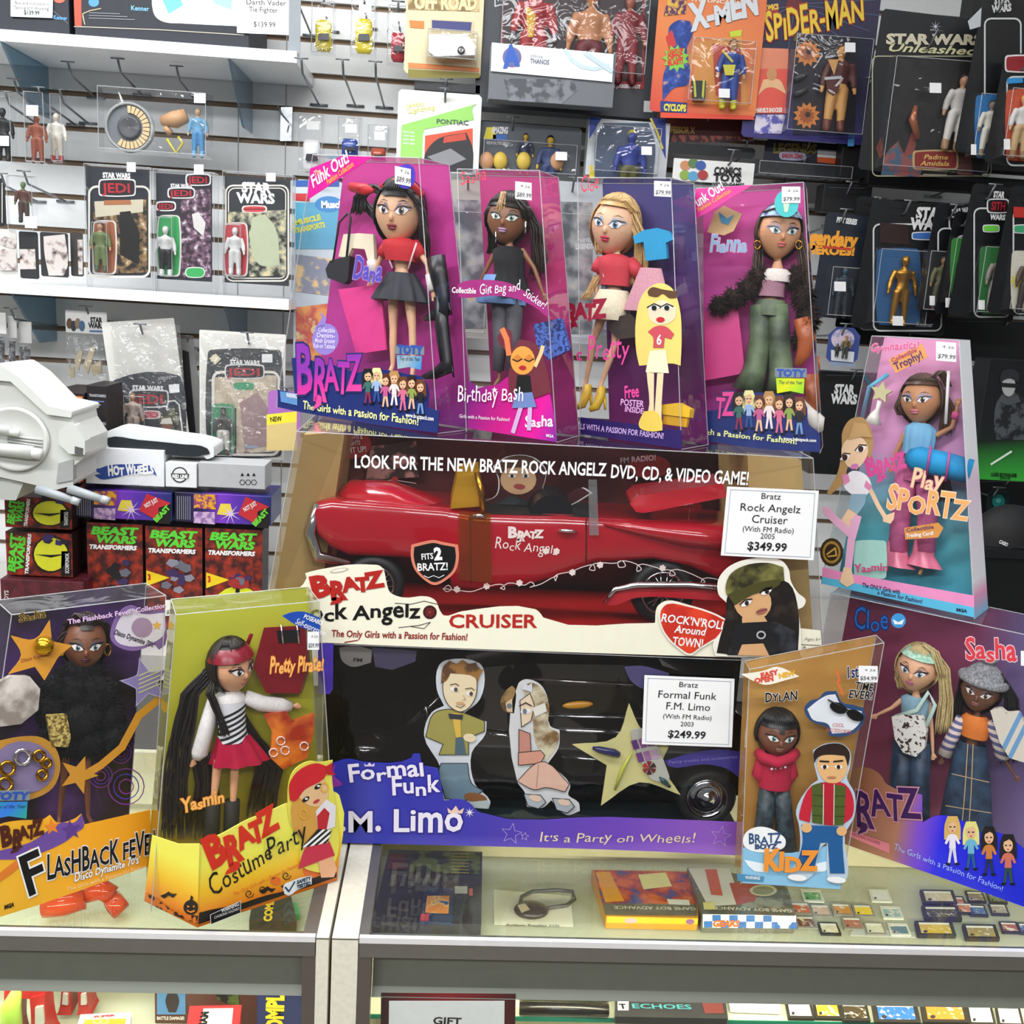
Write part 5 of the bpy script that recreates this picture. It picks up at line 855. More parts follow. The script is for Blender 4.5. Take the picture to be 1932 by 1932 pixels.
s = dict(head=(1738, 756, 38, 46), skin='C48A60', yaw=-4, roll=-4, neck=(1740, 800), chest=(1736, 826), waist=(1730, 866), hips=(1728, 892), b=.85, arms=[[(1708, 818), (1692, 850), (1684, 876)], [(1766, 822), (1796, 806), (1806, 768)]], legs=[[(1710, 905), (1698, 975), (1692, 1050), (1690, 1072)], [(1748, 905), (1748, 980), (1744, 1064), (1736, 1084)]],
    hair='5A4030', eye='5A3018', lip='D87A90', shadow='8A8AB8', hl=.5, locks=[([(1770, 726, 0), (1790, 770, -.008), (1782, 820, -.012)], 12, 9), ([(1704, 740, 0), (1694, 770, .002), (1700, 784, 0)], 7, 6), ([(1760, 712, .008), (1775, 700, .006), (1790, 730, 0)], 7, 6), ([(1778, 880, -.014), (1784, 920, -.018), (1786, 945, -.018)], 12, 8)])
b, q, k, hd = doll(t, pl, .04, s)
garment(b, q, 'blue_wrap_top', [(1738, 798, 16), (1738, 808, 30), (1735, 832, 30), (1731, 858, 27)], M('7AB4D8', .8), .75, .05, 11)
for xs in ([(1712, 886), (1700, 970), (1694, 1040)], [(1748, 886), (1750, 975), (1746, 1040)]): sleeve(b, q, 'pink_trousers', xs, [22, 19, 19], 'E070A8', 12)
garment(b, q, 'pink_waist', [(1730, 868, 27), (1729, 890, 34), (1729, 908, 35)], 'E070A8', .75)
for x, y in ((1692, 1046), (1742, 1046)): garment(b, q, 'pink_boot_flare', [(x, y-26, 17), (x, y, 22), (x+2, y+22, 34)], M('E87A98', .3), .8, .08, 6)
m = MB(); m.tube([q.p(1716, 862, .026), q.p(1730, 866, .028), q.p(1784, 878, .028), q.p(1832, 890, .02)], [.012, .0175, .0175, .016], M('1E90C8', .75, noise=.2), 16); m.build('rolled_mat', t)
for x0, y0, x1, y1 in ((1756, 842, 1748, 898), (1792, 852, 1784, 908)): m = MB(); m.tube([q.p(x0, y0, .044), q.p((x0+x1)/2, (y0+y1)/2, .048), q.p(x1, y1, .04)], .0016, M('B04A90', .5), 6); m.build('mat_strap', t)
m = MB(); m.prism([q.p(x, y, .014) for x, y in starpts(1662, 740, 21, 12, .5)], -q.n*.006, M('D8D0A0', .3)); o = m.build('trophy', t); m = MB(); m.tube([q.p(1660, 756, .01), q.p(1656, 772, .01), q.p(1650, 784, .01), q.p(1646, 800, .01)], [.004, .003, .007, .012], M('E8E4D8', .3), 10); m.build('trophy_base', o)
m = MB(); m.tube([q.p(1676, 706, .0), q.p(1640, 730, .004), q.p(1626, 790, .002)], .003, M('5AB0D0', .4), 8, .4, q.n); m.build('ribbon', t)
m = MB(); m.tube([q.p(1790, 700, .02), q.p(1784, 800, .022)], .0022, M('E8E4E0', .3), 8); m.build('baton', t)
sleeve(b, q, 'pink_wristband', [(1800, 790), (1804, 778)], [7, 7], 'E85A98')
# ---- boy doll in the tan box
t, pl, b4, t4 = dollbox('boxed_doll', 'tan boxed boy doll in red hoodie, right of the black limousine box', (1398, 1668), (1587, 1680), .9712, (1414, 1263), (1668, 1213), 6, .04, .03, back_col=spot_mat('tan_wood_print', 'A8742E', 'C8984E', 8, .3, .7))
m = MB(); m.X(pl, [(1402, 1600), (1440, 1594), (1480, 1610), (1540, 1600), (1590, 1590), (1586, 1678), (1400, 1666)], M('8AC0E0', .4), .0014, .0012)
m.P(pl, [(1402, 1582), (1410, 1568), (1430, 1560), (1450, 1562), (1470, 1572), (1482, 1584), (1480, 1598), (1460, 1606), (1420, 1606), (1404, 1596)], WHITE, .002); m.T(pl, 'BRATZ', 1412, 1592, 1474, 1590, 17, '2A4A78', .0026, 'b', 0, .05); m.T(pl, 'BOYZ', 1424, 1602, 1466, 1601, 9, '2A4A78', .0026, 'h')
for sx, x in ((1, 1404), (-1, 1576)): m.P(pl, [(x, 1622), (x+sx*40, 1630), (x+sx*44, 1646), (x+sx*20, 1644), (x+sx*8, 1634)], 'E8F0F6', .002)
m.T(pl, 'KIDZ', 1440, 1641, 1540, 1643, 33, 'EE9436', .0062, 'h', 0, .05); m.P(pl, [(1390, 1648), (1442, 1654), (1440, 1664), (1392, 1662)], '4A8AB0', .0022); m.T(pl, 'WARNING', 1406, 1658, 1434, 1660, 6, WHITE, .0026); m.build('base_panel', t)
m = MB(); m.T(pl, 'DYLAN', 1443, 1325, 1505, 1320, 15, BLACK, .0014, 'b', .1, .03, ol=WHITE); m.build('printed_name', t)
m = MB(); m.X(pl, [(1398, 1272), (1440, 1266), (1466, 1258), (1508, 1276), (1480, 1284), (1444, 1292), (1420, 1284)], M('F0E8D8', .5), .0014, .0006); m.T(pl, 'NEW', 1470, 1280, 1500, 1274, 9, 'E8B030', .002, 'h'); m.T(pl, 'EASY', 1436, 1279, 1468, 1272, 9, 'D84A38', .002, 'h'); m.T(pl, 'OPEN', 1424, 1289, 1460, 1284, 9, 'D84A38', .002, 'h'); m.build('easy_open_tag', t)
m = MB(); m.T(pl, '1st', 1596, 1280, 1620, 1277, 22, '1A2A5A', .0014, 'b', .1, ol=WHITE); m.T(pl, 'TIME', 1612, 1300, 1646, 1304, 14, BLACK, .0014, 'b', .1, ol=WHITE); m.T(pl, 'EVER!', 1600, 1316, 1646, 1320, 15, BLACK, .0014, 'b', .1, ol=WHITE); m.line(pl, [(1578, 1264), (1584, 1284), (1580, 1286), (1590, 1310)], 4, 'D86A3A', .002); m.build('printed_offer', t)
sticker(t, pl, 1620, 1256, 1656, 1287, '$54.99', .0016, .02)
m = MB(); m.X(pl, [(1518, 1336), (1530, 1322), (1545, 1318), (1556, 1306), (1578, 1304), (1590, 1326), (1610, 1330), (1630, 1336), (1632, 1356), (1624, 1372), (1610, 1384), (1586, 1390), (1564, 1388), (1560, 1372), (1536, 1364), (1522, 1352)], M('2A4A78', .4), -.002, .0012); m.P(pl, [(1523, 1338), (1540, 1324), (1560, 1312), (1576, 1310), (1588, 1332), (1626, 1342), (1624, 1360), (1604, 1380), (1570, 1384), (1562, 1366), (1534, 1358)], 'E8ECF0', -.0016); m.T(pl, 'COOL', 1570, 1371, 1592, 1372, 7, 'D05A4A', -.0012, 'r', .1); m.T(pl, 'ACCESSORIES', 1558, 1380, 1606, 1384, 7, 'D05A4A', -.0012, 'r', .1); m.build('accessory_card', t)
m = MB()
for x, y in ((1582, 1336), (1614, 1350)): m.prism([pl.p(x+16*math.cos(a), y+10*math.sin(a)+4*math.cos(a), .002) for a in [i*.45 for i in range(14)]], -pl.n*.002, BLACK)
m.tube([pl.p(1562, 1320, .001), pl.p(1590, 1334, .002), pl.p(1628, 1356, .001)], .001, BLACK, 6); m.build('sunglasses', t)
m = MB(); o_ = [(1536, 1440), (1534, 1416), (1556, 1404), (1590, 1404), (1604, 1418), (1604, 1446), (1598, 1468), (1612, 1496), (1612, 1540), (1594, 1576), (1600, 1650), (1588, 1668), (1562, 1664), (1560, 1642), (1560, 1590), (1548, 1600), (1534, 1650), (1510, 1664), (1486, 1656), (1508, 1610), (1508, 1560), (1502, 1530), (1530, 1482), (1544, 1472)]
m.X(pl, o_, M('B8C8D8', .4), .0032, .001); m.P(pl, [(1512, 1556), (1594, 1560), (1590, 1580), (1594, 1648), (1566, 1648), (1562, 1590), (1548, 1590), (1536, 1640), (1500, 1640), (1514, 1590)], '1E5A94', .004)
m.P(pl, [(1530, 1484), (1556, 1476), (1592, 1478), (1608, 1500), (1608, 1540), (1590, 1556), (1588, 1520), (1532, 1520), (1528, 1552), (1508, 1546), (1508, 1536)], 'C02034', .0043); m.P(pl, [(1532, 1482), (1550, 1476), (1556, 1556), (1532, 1552)], '4A5A22', .0047); m.P(pl, [(1574, 1480), (1596, 1484), (1592, 1556), (1572, 1558)], '4A5A22', .0047); m.P(pl, [(1550, 1476), (1576, 1478), (1573, 1558), (1554, 1556)], 'B01C2E', .0046)
for yy in (1500, 1520, 1538): m.line(pl, [(1533, yy), (1554, yy+2)], 1.2, '2E3A14', .005); m.line(pl, [(1574, yy+2), (1594, yy+2)], 1.2, '2E3A14', .005)
for xx in (1554, 1574): m.line(pl, [(xx, 1480), (xx-1, 1556)], 1.6, 'D8D8C8', .0052)
m.P(pl, [(1542, 1436), (1552, 1424), (1590, 1424), (1598, 1440), (1596, 1460), (1582, 1476), (1560, 1476), (1546, 1460)], 'E0B078', .0044); m.P(pl, [(1536, 1440), (1536, 1418), (1556, 1405), (1590, 1405), (1603, 1420), (1600, 1446), (1594, 1426), (1560, 1424), (1544, 1428)], '2A1A14', .0048)
for x in (1556, 1582): m.E(pl, x, 1447, 7, 4, WHITE, .005); m.E(pl, x, 1447, 3.5, 4, '2A1A10', .0054); m.line(pl, [(x-9, 1437+(x < 1570)*-1), (x+8, 1437+(x > 1570)*-2)], 3, '1A0E0A', .0054)
m.E(pl, 1569, 1467, 9, 2.4, 'B87A5A', .005)
for x, y in ((1522, 1562), (1588, 1568)): m.E(pl, x, y, 10, 9, 'E0B078', .005)
for x, y in ((1504, 1656), (1578, 1660)): m.E(pl, x, y, 18, 6, WHITE, .005, 6)
m.build('printed_boy', t)
s = dict(head=(1466, 1384, 38, 44), skin='74462F', yaw=0, neck=(1466, 1424), chest=(1463, 1446), waist=(1460, 1472), hips=(1460, 1490), b=.8, arms=[[(1436, 1438), (1428, 1462), (1440, 1478)], [(1490, 1440), (1496, 1462), (1482, 1480)]], legs=[[(1448, 1500), (1442, 1545), (1440, 1590), (1438, 1606)], [(1474, 1500), (1478, 1550), (1480, 1596), (1478, 1612)]], hair='120E0C', hl=.28, cap=1.06, eye='5A8A80', lip='8A5848', shadow='6A4030', brow='1A100A')
b, q, k, hd = doll(t, pl, .026, s)
HD = M('B8143A', .85, noise=.2, nscale=300)
garment(b, q, 'red_hoodie', [(1465, 1420, 22), (1465, 1432, 33), (1463, 1452, 31), (1461, 1478, 32), (1461, 1486, 30)], HD, .7); m = MB(); m.tube([q.p(x, y, z) for x, y, z in ((1432, 1420, .0), (1440, 1430, .012), (1466, 1440, .02), (1492, 1430, .012), (1500, 1420, 0))], .0075, HD, 10); m.build('hood', b)
for xs in ([(1438, 1436), (1430, 1460), (1442, 1476)], [(1488, 1436), (1494, 1460), (1482, 1478)]): sleeve(b, q, 'red_sleeve', xs, [12, 12, 10], HD)
m = MB(); m.T(q, '.19.', 1454, 1452, 1484, 1448, 14, WHITE, .0185, 'h'); m.build('chest_print', b)
for xs in ([(1448, 1486), (1442, 1545), (1436, 1610)], [(1474, 1486), (1480, 1548), (1484, 1612)]): sleeve(b, q, 'dark_jeans', xs, [16, 17, 21], spot_mat('dark_denim', '1E2A30', '3A4A50', 120, .4, .65), 12)
# ---- disco doll box, far left
A = V((-.515, 1.054, .9712)); B = atZ(283, 1636, .9712)
t, pl, b4, t4 = dollbox('boxed_doll', 'orange and purple boxed disco doll in black fur coat, left end of the counter', None, None, .9712, (22, 1160), (313, 1124), 6, .075, .062, A=A, B=B, back_col=spot_mat('purple_disco_print', '1E1420', '4A2A66', 14, .4, .62, c3='5A3A7A'))
ORA = ramp_mat('orange_print', [(0, 'E8B030'), (.5, 'EFA828'), (1, 'E89A20')], pl.p(0, 1700), pl.p(280, 1600), .35)
m = MB(); m.X(pl, [(-20, 1570), (0, 1556), (40, 1548), (82, 1546), (95, 1538), (108, 1552), (140, 1546), (154, 1536), (160, 1556), (284, 1528), (283, 1633), (0, 1730), (-26, 1736)], ORA, .0016, .0014)
m.P(pl, [(-4, 1606), (60, 1588), (116, 1552), (140, 1552), (154, 1536), (158, 1560), (146, 1570), (120, 1590), (40, 1620), (-4, 1622)], '6A4A9A', .0022); m.P(pl, [(-4, 1650), (60, 1600), (70, 1606), (20, 1650), (-4, 1666)], 'D8782A', .0024); m.star(pl, 98, 1560, 16, M('E8862A'), .0024, -10); m.star(pl, 134, 1566, 20, M('5A3A88'), .0026, -10)
bratz_logo(m, pl, 3, 1598, 82, 1578, 34, M('4A1E14', .4), None, .0028)
m.T(pl, 'F', 50, 1692, 92, 1672, 80, BLACK, .0028, 'b', 0, ol=WHITE); m.T(pl, 'LASHBACK FEVER!', 88, 1660, 306, 1604, 38, BLACK, .0026, 'b', 0, .02, ol=WHITE)
m.T(pl, "Disco Dynamite 70's", 140, 1664, 262, 1628, 14, WHITE, .0026, 'b', .1, .03, ol=M('8A5A1A')); m.T(pl, 'MGA', 8, 1716, 26, 1710, 8, BLACK, .0026, 'h', .2); m.T(pl, 'The Girls with a Passion for Fashion!', 126, 1682, 280, 1636, 7, 'F0D8A0', .0026, 'r', .1); m.build('base_panel', t)
m = MB(); m.T(pl, 'The Flashback Fever! Collection', 128, 1178, 314, 1146, 9, 'E8C8E8', .0014, 'b', 0, ol=M('5A2A7A')); m.build('window_lettering', t)
m = MB(); m.X(pl, [(20, 1199), (66, 1206), (94, 1170), (98, 1210), (136, 1218), (110, 1240), (104, 1250), (84, 1284), (66, 1258), (16, 1272), (40, 1236)], M('E8A030', .4), -.002, .001); m.T(pl, 'Disco Keychain', 40, 1250, 96, 1236, 7, 'A85A2A', -.0016, 'b'); m.build('orange_star_badge', t)
m = MB(); c = pl.p(83, 1218, .004); m.ell(c, pl.u*.0112, pl.v*.0112, pl.n*.0112, M('D8A82A', .2, .9), 14, 10); m.build('disco_ball', t)
m = MB(); m.T(pl, 'Sasha', 36, 1174, 86, 1164, 14, '4A3A20', .0014, 'b', .1, .05, ol=M('C8A850')); m.build('printed_name', t)
m = MB(); m.X(pl, [(208, 1200), (230, 1150), (250, 1142), (270, 1152), (312, 1150), (312, 1216), (300, 1226), (292, 1216), (250, 1228), (216, 1216)], M('8A6AA8', .4), -.003, .001); m.P(pl, [(216, 1200), (234, 1156), (250, 1148), (268, 1158), (310, 1156), (310, 1196), (290, 1212), (250, 1220), (222, 1212)], 'E4DCE8', -.0024); m.E(pl, 268, 1184, 20, 19, 'A88AA8', -.002); m.star(pl, 296, 1180, 10, M('E8B050'), -.0018); m.T(pl, "Disco Dynamite 70's!", 214, 1196, 290, 1222, 9, '2A1A3A', -.0018, 'b'); m.build('white_badge', t)
m = MB(); m.X(pl, starpts(275, 1288, 50, -14, .45), M('8E82B8', .4), -.004, .001); m.line(pl, starpts(275, 1288, 46, -14, .45), 1.2, 'C8C0E0', -.0036, True)
for i in range(5): m.line(pl, [(262, 1275+i*8), (302, 1258+i*8)], 2.2, 'D8D890', -.0036)
m.build('lilac_star_badge', t)
m = MB(); m.X(pl, [(-10, 1400), (40, 1390), (80, 1392), (104, 1410), (114, 1446), (100, 1486), (60, 1508), (-10, 1512)], M('C89030', .4), -.004, .001); m.E(pl, 44, 1448, 60, 50, '8A7AA0', -.003); m.build('accessory_card', t)
for x, y, r_, c in ((42, 1428, 14, CHROME), (14, 1450, 13, GOLD), (10, 1480, 13, GOLD), (74, 1426, 10, GOLD), (88, 1440, 8, GOLD), (80, 1462, 9, GOLD)):
    m = MB(); m.tube([pl.p(x+r_*math.cos(a), y+r_*math.sin(a), .002) for a in [i*.6283 for i in range(11)]], .0022, c, 6); m.build('bangle', t)
m = MB(); m.prism([pl.p(x, y, .004) for x, y in ((-6, 1290), (20, 1276), (56, 1276), (76, 1300), (72, 1340), (40, 1366), (-6, 1372))], -pl.n*.012, spot_mat('silver_cloth', '8A8078', 'D8D0C8', 40, .4, .65, .3)); bevel(m.build('silver_trousers', t), .004)
foil_badge(t, pl, -18, 1492, 70, 54, '2AA86A', '3A7AE0', drop=-.02)
for x, y, r_ in ((190, 1464, 22), (238, 1484, 34), (228, 1420, 20)):
    m = MB()
    for kk in (1, .7, .4): m.line(pl, [(x+r_*kk*math.cos(a), y+r_*kk*math.sin(a)) for a in [i*.393 for i in range(16)]], 2, ['A03AB0', '5A3AC8', '8A3AA8'][int(kk*3)-1], -.055, True)
    m.build('disco_ring_print', t)
m = MB(); m.line(pl, [(156, 1464), (190, 1444), (230, 1410), (262, 1350), (312, 1310)], 16, 'D8962A', -.006); m.star(pl, 148, 1462, 38, M('D8962A'), -.0056, 20); m.build('shooting_star_badge', t)
sticker(t, pl, 312, 1132, 342, 1162, '$29.99', .0016, 0)
s = dict(head=(160, 1214, 40, 52), skin='7A4A30', yaw=-14, roll=6, neck=(152, 1258), chest=(148, 1290), waist=(146, 1340), hips=(146, 1370), b=.8, arms=[[(112, 1280), (100, 1330), (104, 1372)], [(186, 1290), (206, 1340), (212, 1390)]], legs=[[(126, 1390), (120, 1470), (112, 1540), (108, 1560)], [(162, 1390), (164, 1470), (166, 1540), (176, 1558)]],
    hair='2E1E18', hl=.62, eye='6A7A80', lip='4A1420', brow='2A1810', shadow='5A5A60', locks=[([(130, 1190, 0), (112, 1210, -.004), (108, 1240, -.006)], 8, 6), ([(160, 1168, .016), (150, 1158, .01), (130, 1180, 0)], 12, 7), ([(168, 1166, .018), (196, 1176, .012), (206, 1200, .002)], 8, 6)])
b, q, k, hd = doll(t, pl, .04, s)
BF = spot_mat('black_fur', '060606', '16161A', 260, .4, .7, .9)
fur(b, q, 'black_fur_coat', [(150, 1266, 40, 24, .002), (132, 1300, 36, 40, .002), (168, 1304, 36, 42, .002), (146, 1350, 52, 46), (128, 1396, 34, 32), (166, 1398, 34, 32)], BF, 420)
fur(b, q, 'fur_sleeve', [(104, 1300, 20, 28, .006), (96, 1340, 24, 32, .008), (98, 1384, 24, 28, .01)], BF, 380); fur(b, q, 'fur_sleeve', [(196, 1312, 20, 28, .004), (208, 1350, 24, 32, .004), (216, 1392, 26, 30, .006)], BF, 380)
m = MB(); m.prism([q.p(x, y, .038) for x, y in ((88, 1350), (126, 1348), (134, 1392), (128, 1410), (98, 1408))], -q.n*.008, spot_mat('gold_sequin', '6A5420', 'D8C070', 300, .42, .6, .3)); bevel(m.build('gold_handbag', b), .002)
for x in (116, 203): m = MB(); m.tube([q.p(x+6*math.cos(a), 1226+11*math.sin(a), .014) for a in [i*.628 for i in range(11)]], .001, GOLD, 6); m.build('hoop_earring', b)
# ---- costume doll box, its printed base has a sharp front corner
t, pl, b4, t4 = dollbox('boxed_doll', 'yellow-green boxed pirate doll with red bandana on the left counter', (285, 1720), (635, 1660), .9712, (332, 1160), (602, 1134), 4, .085, .06, back_col=ramp_mat('lime_print', [(0, '7A5A10'), (.35, 'A8A020'), (1, 'C0C43C')], V((0, 0, .97)), V((0, 0, 1.33)), .45))
FR = Pl(atZ(372, 1750, .9714), atZ(636, 1661, .9714)); FL = Pl(atZ(272, 1700, .9714), atZ(372, 1750, .9714)); ft = (372, 1750)
PRT = ramp_mat('yellow_orange_print', [(0, 'B85A10'), (.12, 'E8861E'), (.35, 'F4C428'), (.6, 'F2EE5A'), (1, 'EFE86A')], V((0, 0, .97)), V((0, 0, 1.10)), .35)
m = MB(); m.X(FL, [(272, 1700), (372, 1750), (376, 1592), (335, 1592), (287, 1576)], PRT, 0, .001); m.X(FR, [(372, 1750), (636, 1661), (640, 1500), (620, 1490), (606, 1510), (540, 1516), (526, 1522), (500, 1534), (470, 1545), (420, 1572), (400, 1582), (386, 1596), (376, 1593)], PRT, 0, .001)
bratz_logo(m, FR, 398, 1640, 526, 1570, 52, M('D8321E', .35), None, .0008)
m.T(FR, 'Costume', 400, 1694, 516, 1618, 36, BLACK, .0008, 'r', .15, .02); m.T(FR, 'Party', 506, 1624, 580, 1584, 34, BLACK, .0054, 'r', .15, .02); m.T(FR, 'The Only Girls with a Passion for Fashion!', 440, 1692, 566, 1634, 8, 'E87A2A', .0008, 'r', .1)
PK = M('1A100A', .5)
m.P(FR, [(374, 1744), (635, 1655), (635, 1645), (580, 1660), (540, 1680), (500, 1690), (450, 1706), (400, 1716), (376, 1722)], PK, .0006); m.P(FL, [(277, 1696), (371, 1743), (374, 1728), (330, 1720), (300, 1698), (276, 1684)], spot_mat('pumpkin_print', '1A100A', 'D8701A', 110, .46, .5), .0006)
m.E(FL, 360, 1712, 14, 14, PK, .0009); m.line(FL, [(360, 1700), (362, 1692)], 4, PK, .0009); m.P(FL, [(353, 1708), (358, 1710), (354, 1713)], 'E8861E', .0012); m.P(FL, [(363, 1709), (368, 1708), (366, 1713)], 'E8861E', .0012); m.line(FL, [(353, 1718), (360, 1721), (367, 1718)], 2, 'E8861E', .0012)
for x, y in ((318, 1690), (545, 1672), (505, 1680)): z_ = FL if x < 372 else FR; m.P(z_, [(x-16, y), (x-6, y-4), (x, y-8), (x+6, y-4), (x+16, y-4), (x+8, y+4), (x, y), (x-8, y+5)], PK, .0009)
for x, y, r_ in ((588, 1644, 16), (612, 1640, 16), (520, 1662, 10)): m.E(FR, x, y, r_, r_*.8, 'E8702A', .0007); m.line(FR, [(x-6, y-4), (x-2, y-6)], 2, PK, .001)
for cx, cy in ((470, 1686), (496, 1678), (540, 1652)): m.line(FR, [(cx+(9-i*.7)*math.cos(i*.8), cy+(9-i*.7)*math.sin(i*.8)) for i in range(11)], 1.5, PK, .001)
m.P(FR, [(397, 1726), (454, 1700), (454, 1722), (398, 1744)], '101010', .0012); m.line(FR, [(397, 1726), (454, 1700), (454, 1722), (398, 1744)], 1, WHITE, .0015, True); m.T(FR, 'WARNING:', 418, 1722, 452, 1708, 7, WHITE, .0015); m.T(FR, 'CHOKING HAZARD', 404, 1734, 452, 1716, 5, WHITE, .0015, 'r')
m.P(FR, [(536, 1672), (560, 1658), (588, 1652), (588, 1668), (560, 1680), (545, 1690), (536, 1686)], 'E4ECEC', .0012); m.E(FR, 546, 1676, 12, 12, WHITE, .0015); m.line(FR, [(538, 1674), (545, 1682), (556, 1664)], 3, '1A4A6A', .0018); m.T(FR, 'SAFETY', 560, 1668, 586, 1660, 6, '1A2A4A', .0016, 'h'); m.T(FR, 'TESTED', 560, 1677, 586, 1669, 6, '1A2A4A', .0016, 'h'); m.build('base_panel', t)
m = MB(); o_ = [(543, 1512), (548, 1466), (560, 1448), (585, 1436), (605, 1438), (628, 1434), (626, 1452), (630, 1500), (636, 1540), (638, 1610), (622, 1646), (600, 1646), (570, 1634), (566, 1610), (578, 1576), (552, 1560)]
m.X(FR, o_, M('E8E05A', .4), .0026, .001); m.P(FR, [(552, 1560), (556, 1500), (580, 1490), (600, 1500), (600, 1560), (580, 1600), (566, 1580)], 'D8A048', .0032); m.P(FR, [(560, 1500), (580, 1484), (612, 1470), (620, 1500), (606, 1520), (584, 1520)], 'EAC090', .0036); m.P(FR, [(547, 1510), (546, 1480), (562, 1455), (596, 1440), (622, 1448), (610, 1470), (575, 1490), (556, 1512)], 'D0202E', .004); m.P(FR, [(612, 1448), (628, 1438), (626, 1454), (634, 1462), (618, 1462)], 'C01828', .0042)
for x, y in ((577, 1508), (600, 1484)): m.E(FR, x, y, 8, 4, BLACK, .0042, -35); m.E(FR, x+1, y-1, 3, 2, WHITE, .0044)
m.E(FR, 597, 1512, 7, 3, 'C03A40', .0042, -30)
for x, y in ((573, 1536), (612, 1486)): m.line(FR, [(x+7*math.cos(a), y+9*math.sin(a)) for a in [i*.7 for i in range(9)]], 2, 'E8B040', .0044, True)
m.P(FR, [(596, 1530), (616, 1508), (634, 1520), (632, 1560), (600, 1572)], 'E8E4EA', .0038); m.P(FR, [(598, 1540), (612, 1524), (622, 1534), (616, 1566), (600, 1566)], 'C02030', .0042); m.P(FR, [(568, 1600), (600, 1564), (626, 1566), (618, 1590), (590, 1596)], stripes('pirate_stripe_print', 'F0F0F0', '101010', FR, (590, 1570), (610, 1600), 9), .0044); m.P(FR, [(562, 1640), (580, 1596), (622, 1588), (632, 1614), (610, 1622), (590, 1630)], 'C82A48', .0042); m.P(FR, [(600, 1624), (626, 1612), (636, 1640), (630, 1655), (606, 1656)], 'EAB088', .0038); m.build('printed_pirate_girl', t)
m = MB(); m.T(pl, 'Yasmin', 344, 1534, 424, 1512, 24, 'F0B060', .0016, 'b', .12, .04, ol=M('D8862A')); m.build('printed_name', t); m = MB(); m.T(pl, 'Pretty Pirate!', 508, 1270, 610, 1264, 26, 'F0B060', .0016, 'b', .12, .04, ol=M('D8862A')); m.build('printed_title', t)
m = MB(); m.X(pl, [(532, 1162), (548, 1156), (572, 1154), (604, 1166), (604, 1196), (560, 1180)], M('1E4AA8', .35), .0014, .0006); m.T(pl, 'POSEABLE', 572, 1166, 608, 1180, 8, WHITE, .002, 'b'); m.T(pl, 'Self-expression', 556, 1176, 612, 1200, 11, WHITE, .002, 'r', .15); m.build('blue_banner', t)
sticker(t, pl, 580, 1192, 602, 1226, '$29.99', .0026, .0)
s = dict(head=(436, 1258, 42, 52), skin='D8A07A', yaw=36, roll=-6, neck=(432, 1300), chest=(432, 1330), waist=(436, 1376), hips=(442, 1400), b=.78, arms=[[(402, 1322), (382, 1384), (366, 1432)], [(462, 1318), (500, 1328), (552, 1332)]], legs=[[(412, 1430), (404, 1500), (400, 1570), (398, 1590)], [(444, 1430), (440, 1510), (436, 1570), (434, 1590)]],
    hair='1E1512', hl=.62, eye='3A2418', lip='B8705A', brow='1A100C', shadow='6A5050', locks=[([(400, 1262, 0), (360, 1310, .0), (340, 1400, .0), (330, 1500, -.002), (330, 1580, -.004)], 24, 14, 1.2), ([(420, 1300, -.01), (470, 1390, -.012), (510, 1450, -.014), (490, 1540, -.014)], 26, 13, 1.2), ([(404, 1280, .008), (396, 1310, .014), (414, 1350, .016), (424, 1390, .014)], 8, 7, .8), ([(380, 1420, -.008), (390, 1480, -.01), (380, 1580, -.01)], 26, 12, 1.2)])
b, q, k, hd = doll(t, pl, .05, s)
m = MB(); hc, ax, ay, az, S = hd; SAT = M('8E1226', .3, noise=.25, nscale=60); m.ell(hc+az*.03, ax*1.17, ay*1.17, az*1.1, SAT, 28, 18, keep=lambda x, y, z: .28 < z < .8); m.tube([hc+ax*1.1+az*.6, hc+ax*1.35+az*.95, hc+ax*1.4+az*1.2], [.003, .006, .002], SAT, 8); m.build('red_bandana', b)
garment(b, q, 'white_blouse', [(432, 1302, 16), (432, 1312, 30), (432, 1340, 29)], 'E4DEDA', .75)
garment(b, q, 'striped_vest', [(433, 1320, 31), (434, 1350, 29), (438, 1378, 27), (440, 1396, 31)], stripes('black_white_stripe', '101014', 'D8D8DC', q, (420, 1340), (448, 1400), 14), .78)
garment(b, q, 'red_satin_skirt', [(440, 1386, 30), (446, 1410, 42), (452, 1436, 54)], M('B0143A', .2, noise=.2), .65, .10, 8)
for xs in ([(404, 1320), (390, 1370), (376, 1420), (370, 1432)], [(462, 1314), (490, 1326), (530, 1332), (550, 1333)]): sleeve(b, q, 'white_sleeve', xs, [13, 16, 17, 9], 'E4DEDA')
for x in (402, 438): sleeve(b, q, 'black_boot', [(x, 1510), (x-2, 1560), (x-3, 1600)], [15, 15, 14], '0C0C0E')
m = MB(); m.hexa([q.p(478, 1258, .006), q.p(580, 1258, .006), q.p(586, 1258, -.016), q.p(484, 1258, -.016)], [q.p(498, 1184, .006), q.p(576, 1180, .006), q.p(580, 1180, -.016), q.p(504, 1184, -.016)], M('7A101C', .3)); m.hexa([q.p(502, 1308, .006), q.p(566, 1308, .006), q.p(570, 1308, -.016), q.p(506, 1308, -.016)], [q.p(478, 1258, .006), q.p(580, 1258, .006), q.p(586, 1258, -.016), q.p(484, 1258, -.016)], M('7A101C', .3)); o = m.build('red_coffin_case', t)
m = MB(); m.X(q, [(522, 1190), (566, 1188), (564, 1212), (526, 1214)], M('1A1416', .2), .007, .001); m.build('case_window', o)
for x in (530, 560): m = MB(); m.tube([q.p(x, 1178, .008), q.p(x+4, 1214, .009)], .0012, CHROME, 6); m.build('case_clasp', o)
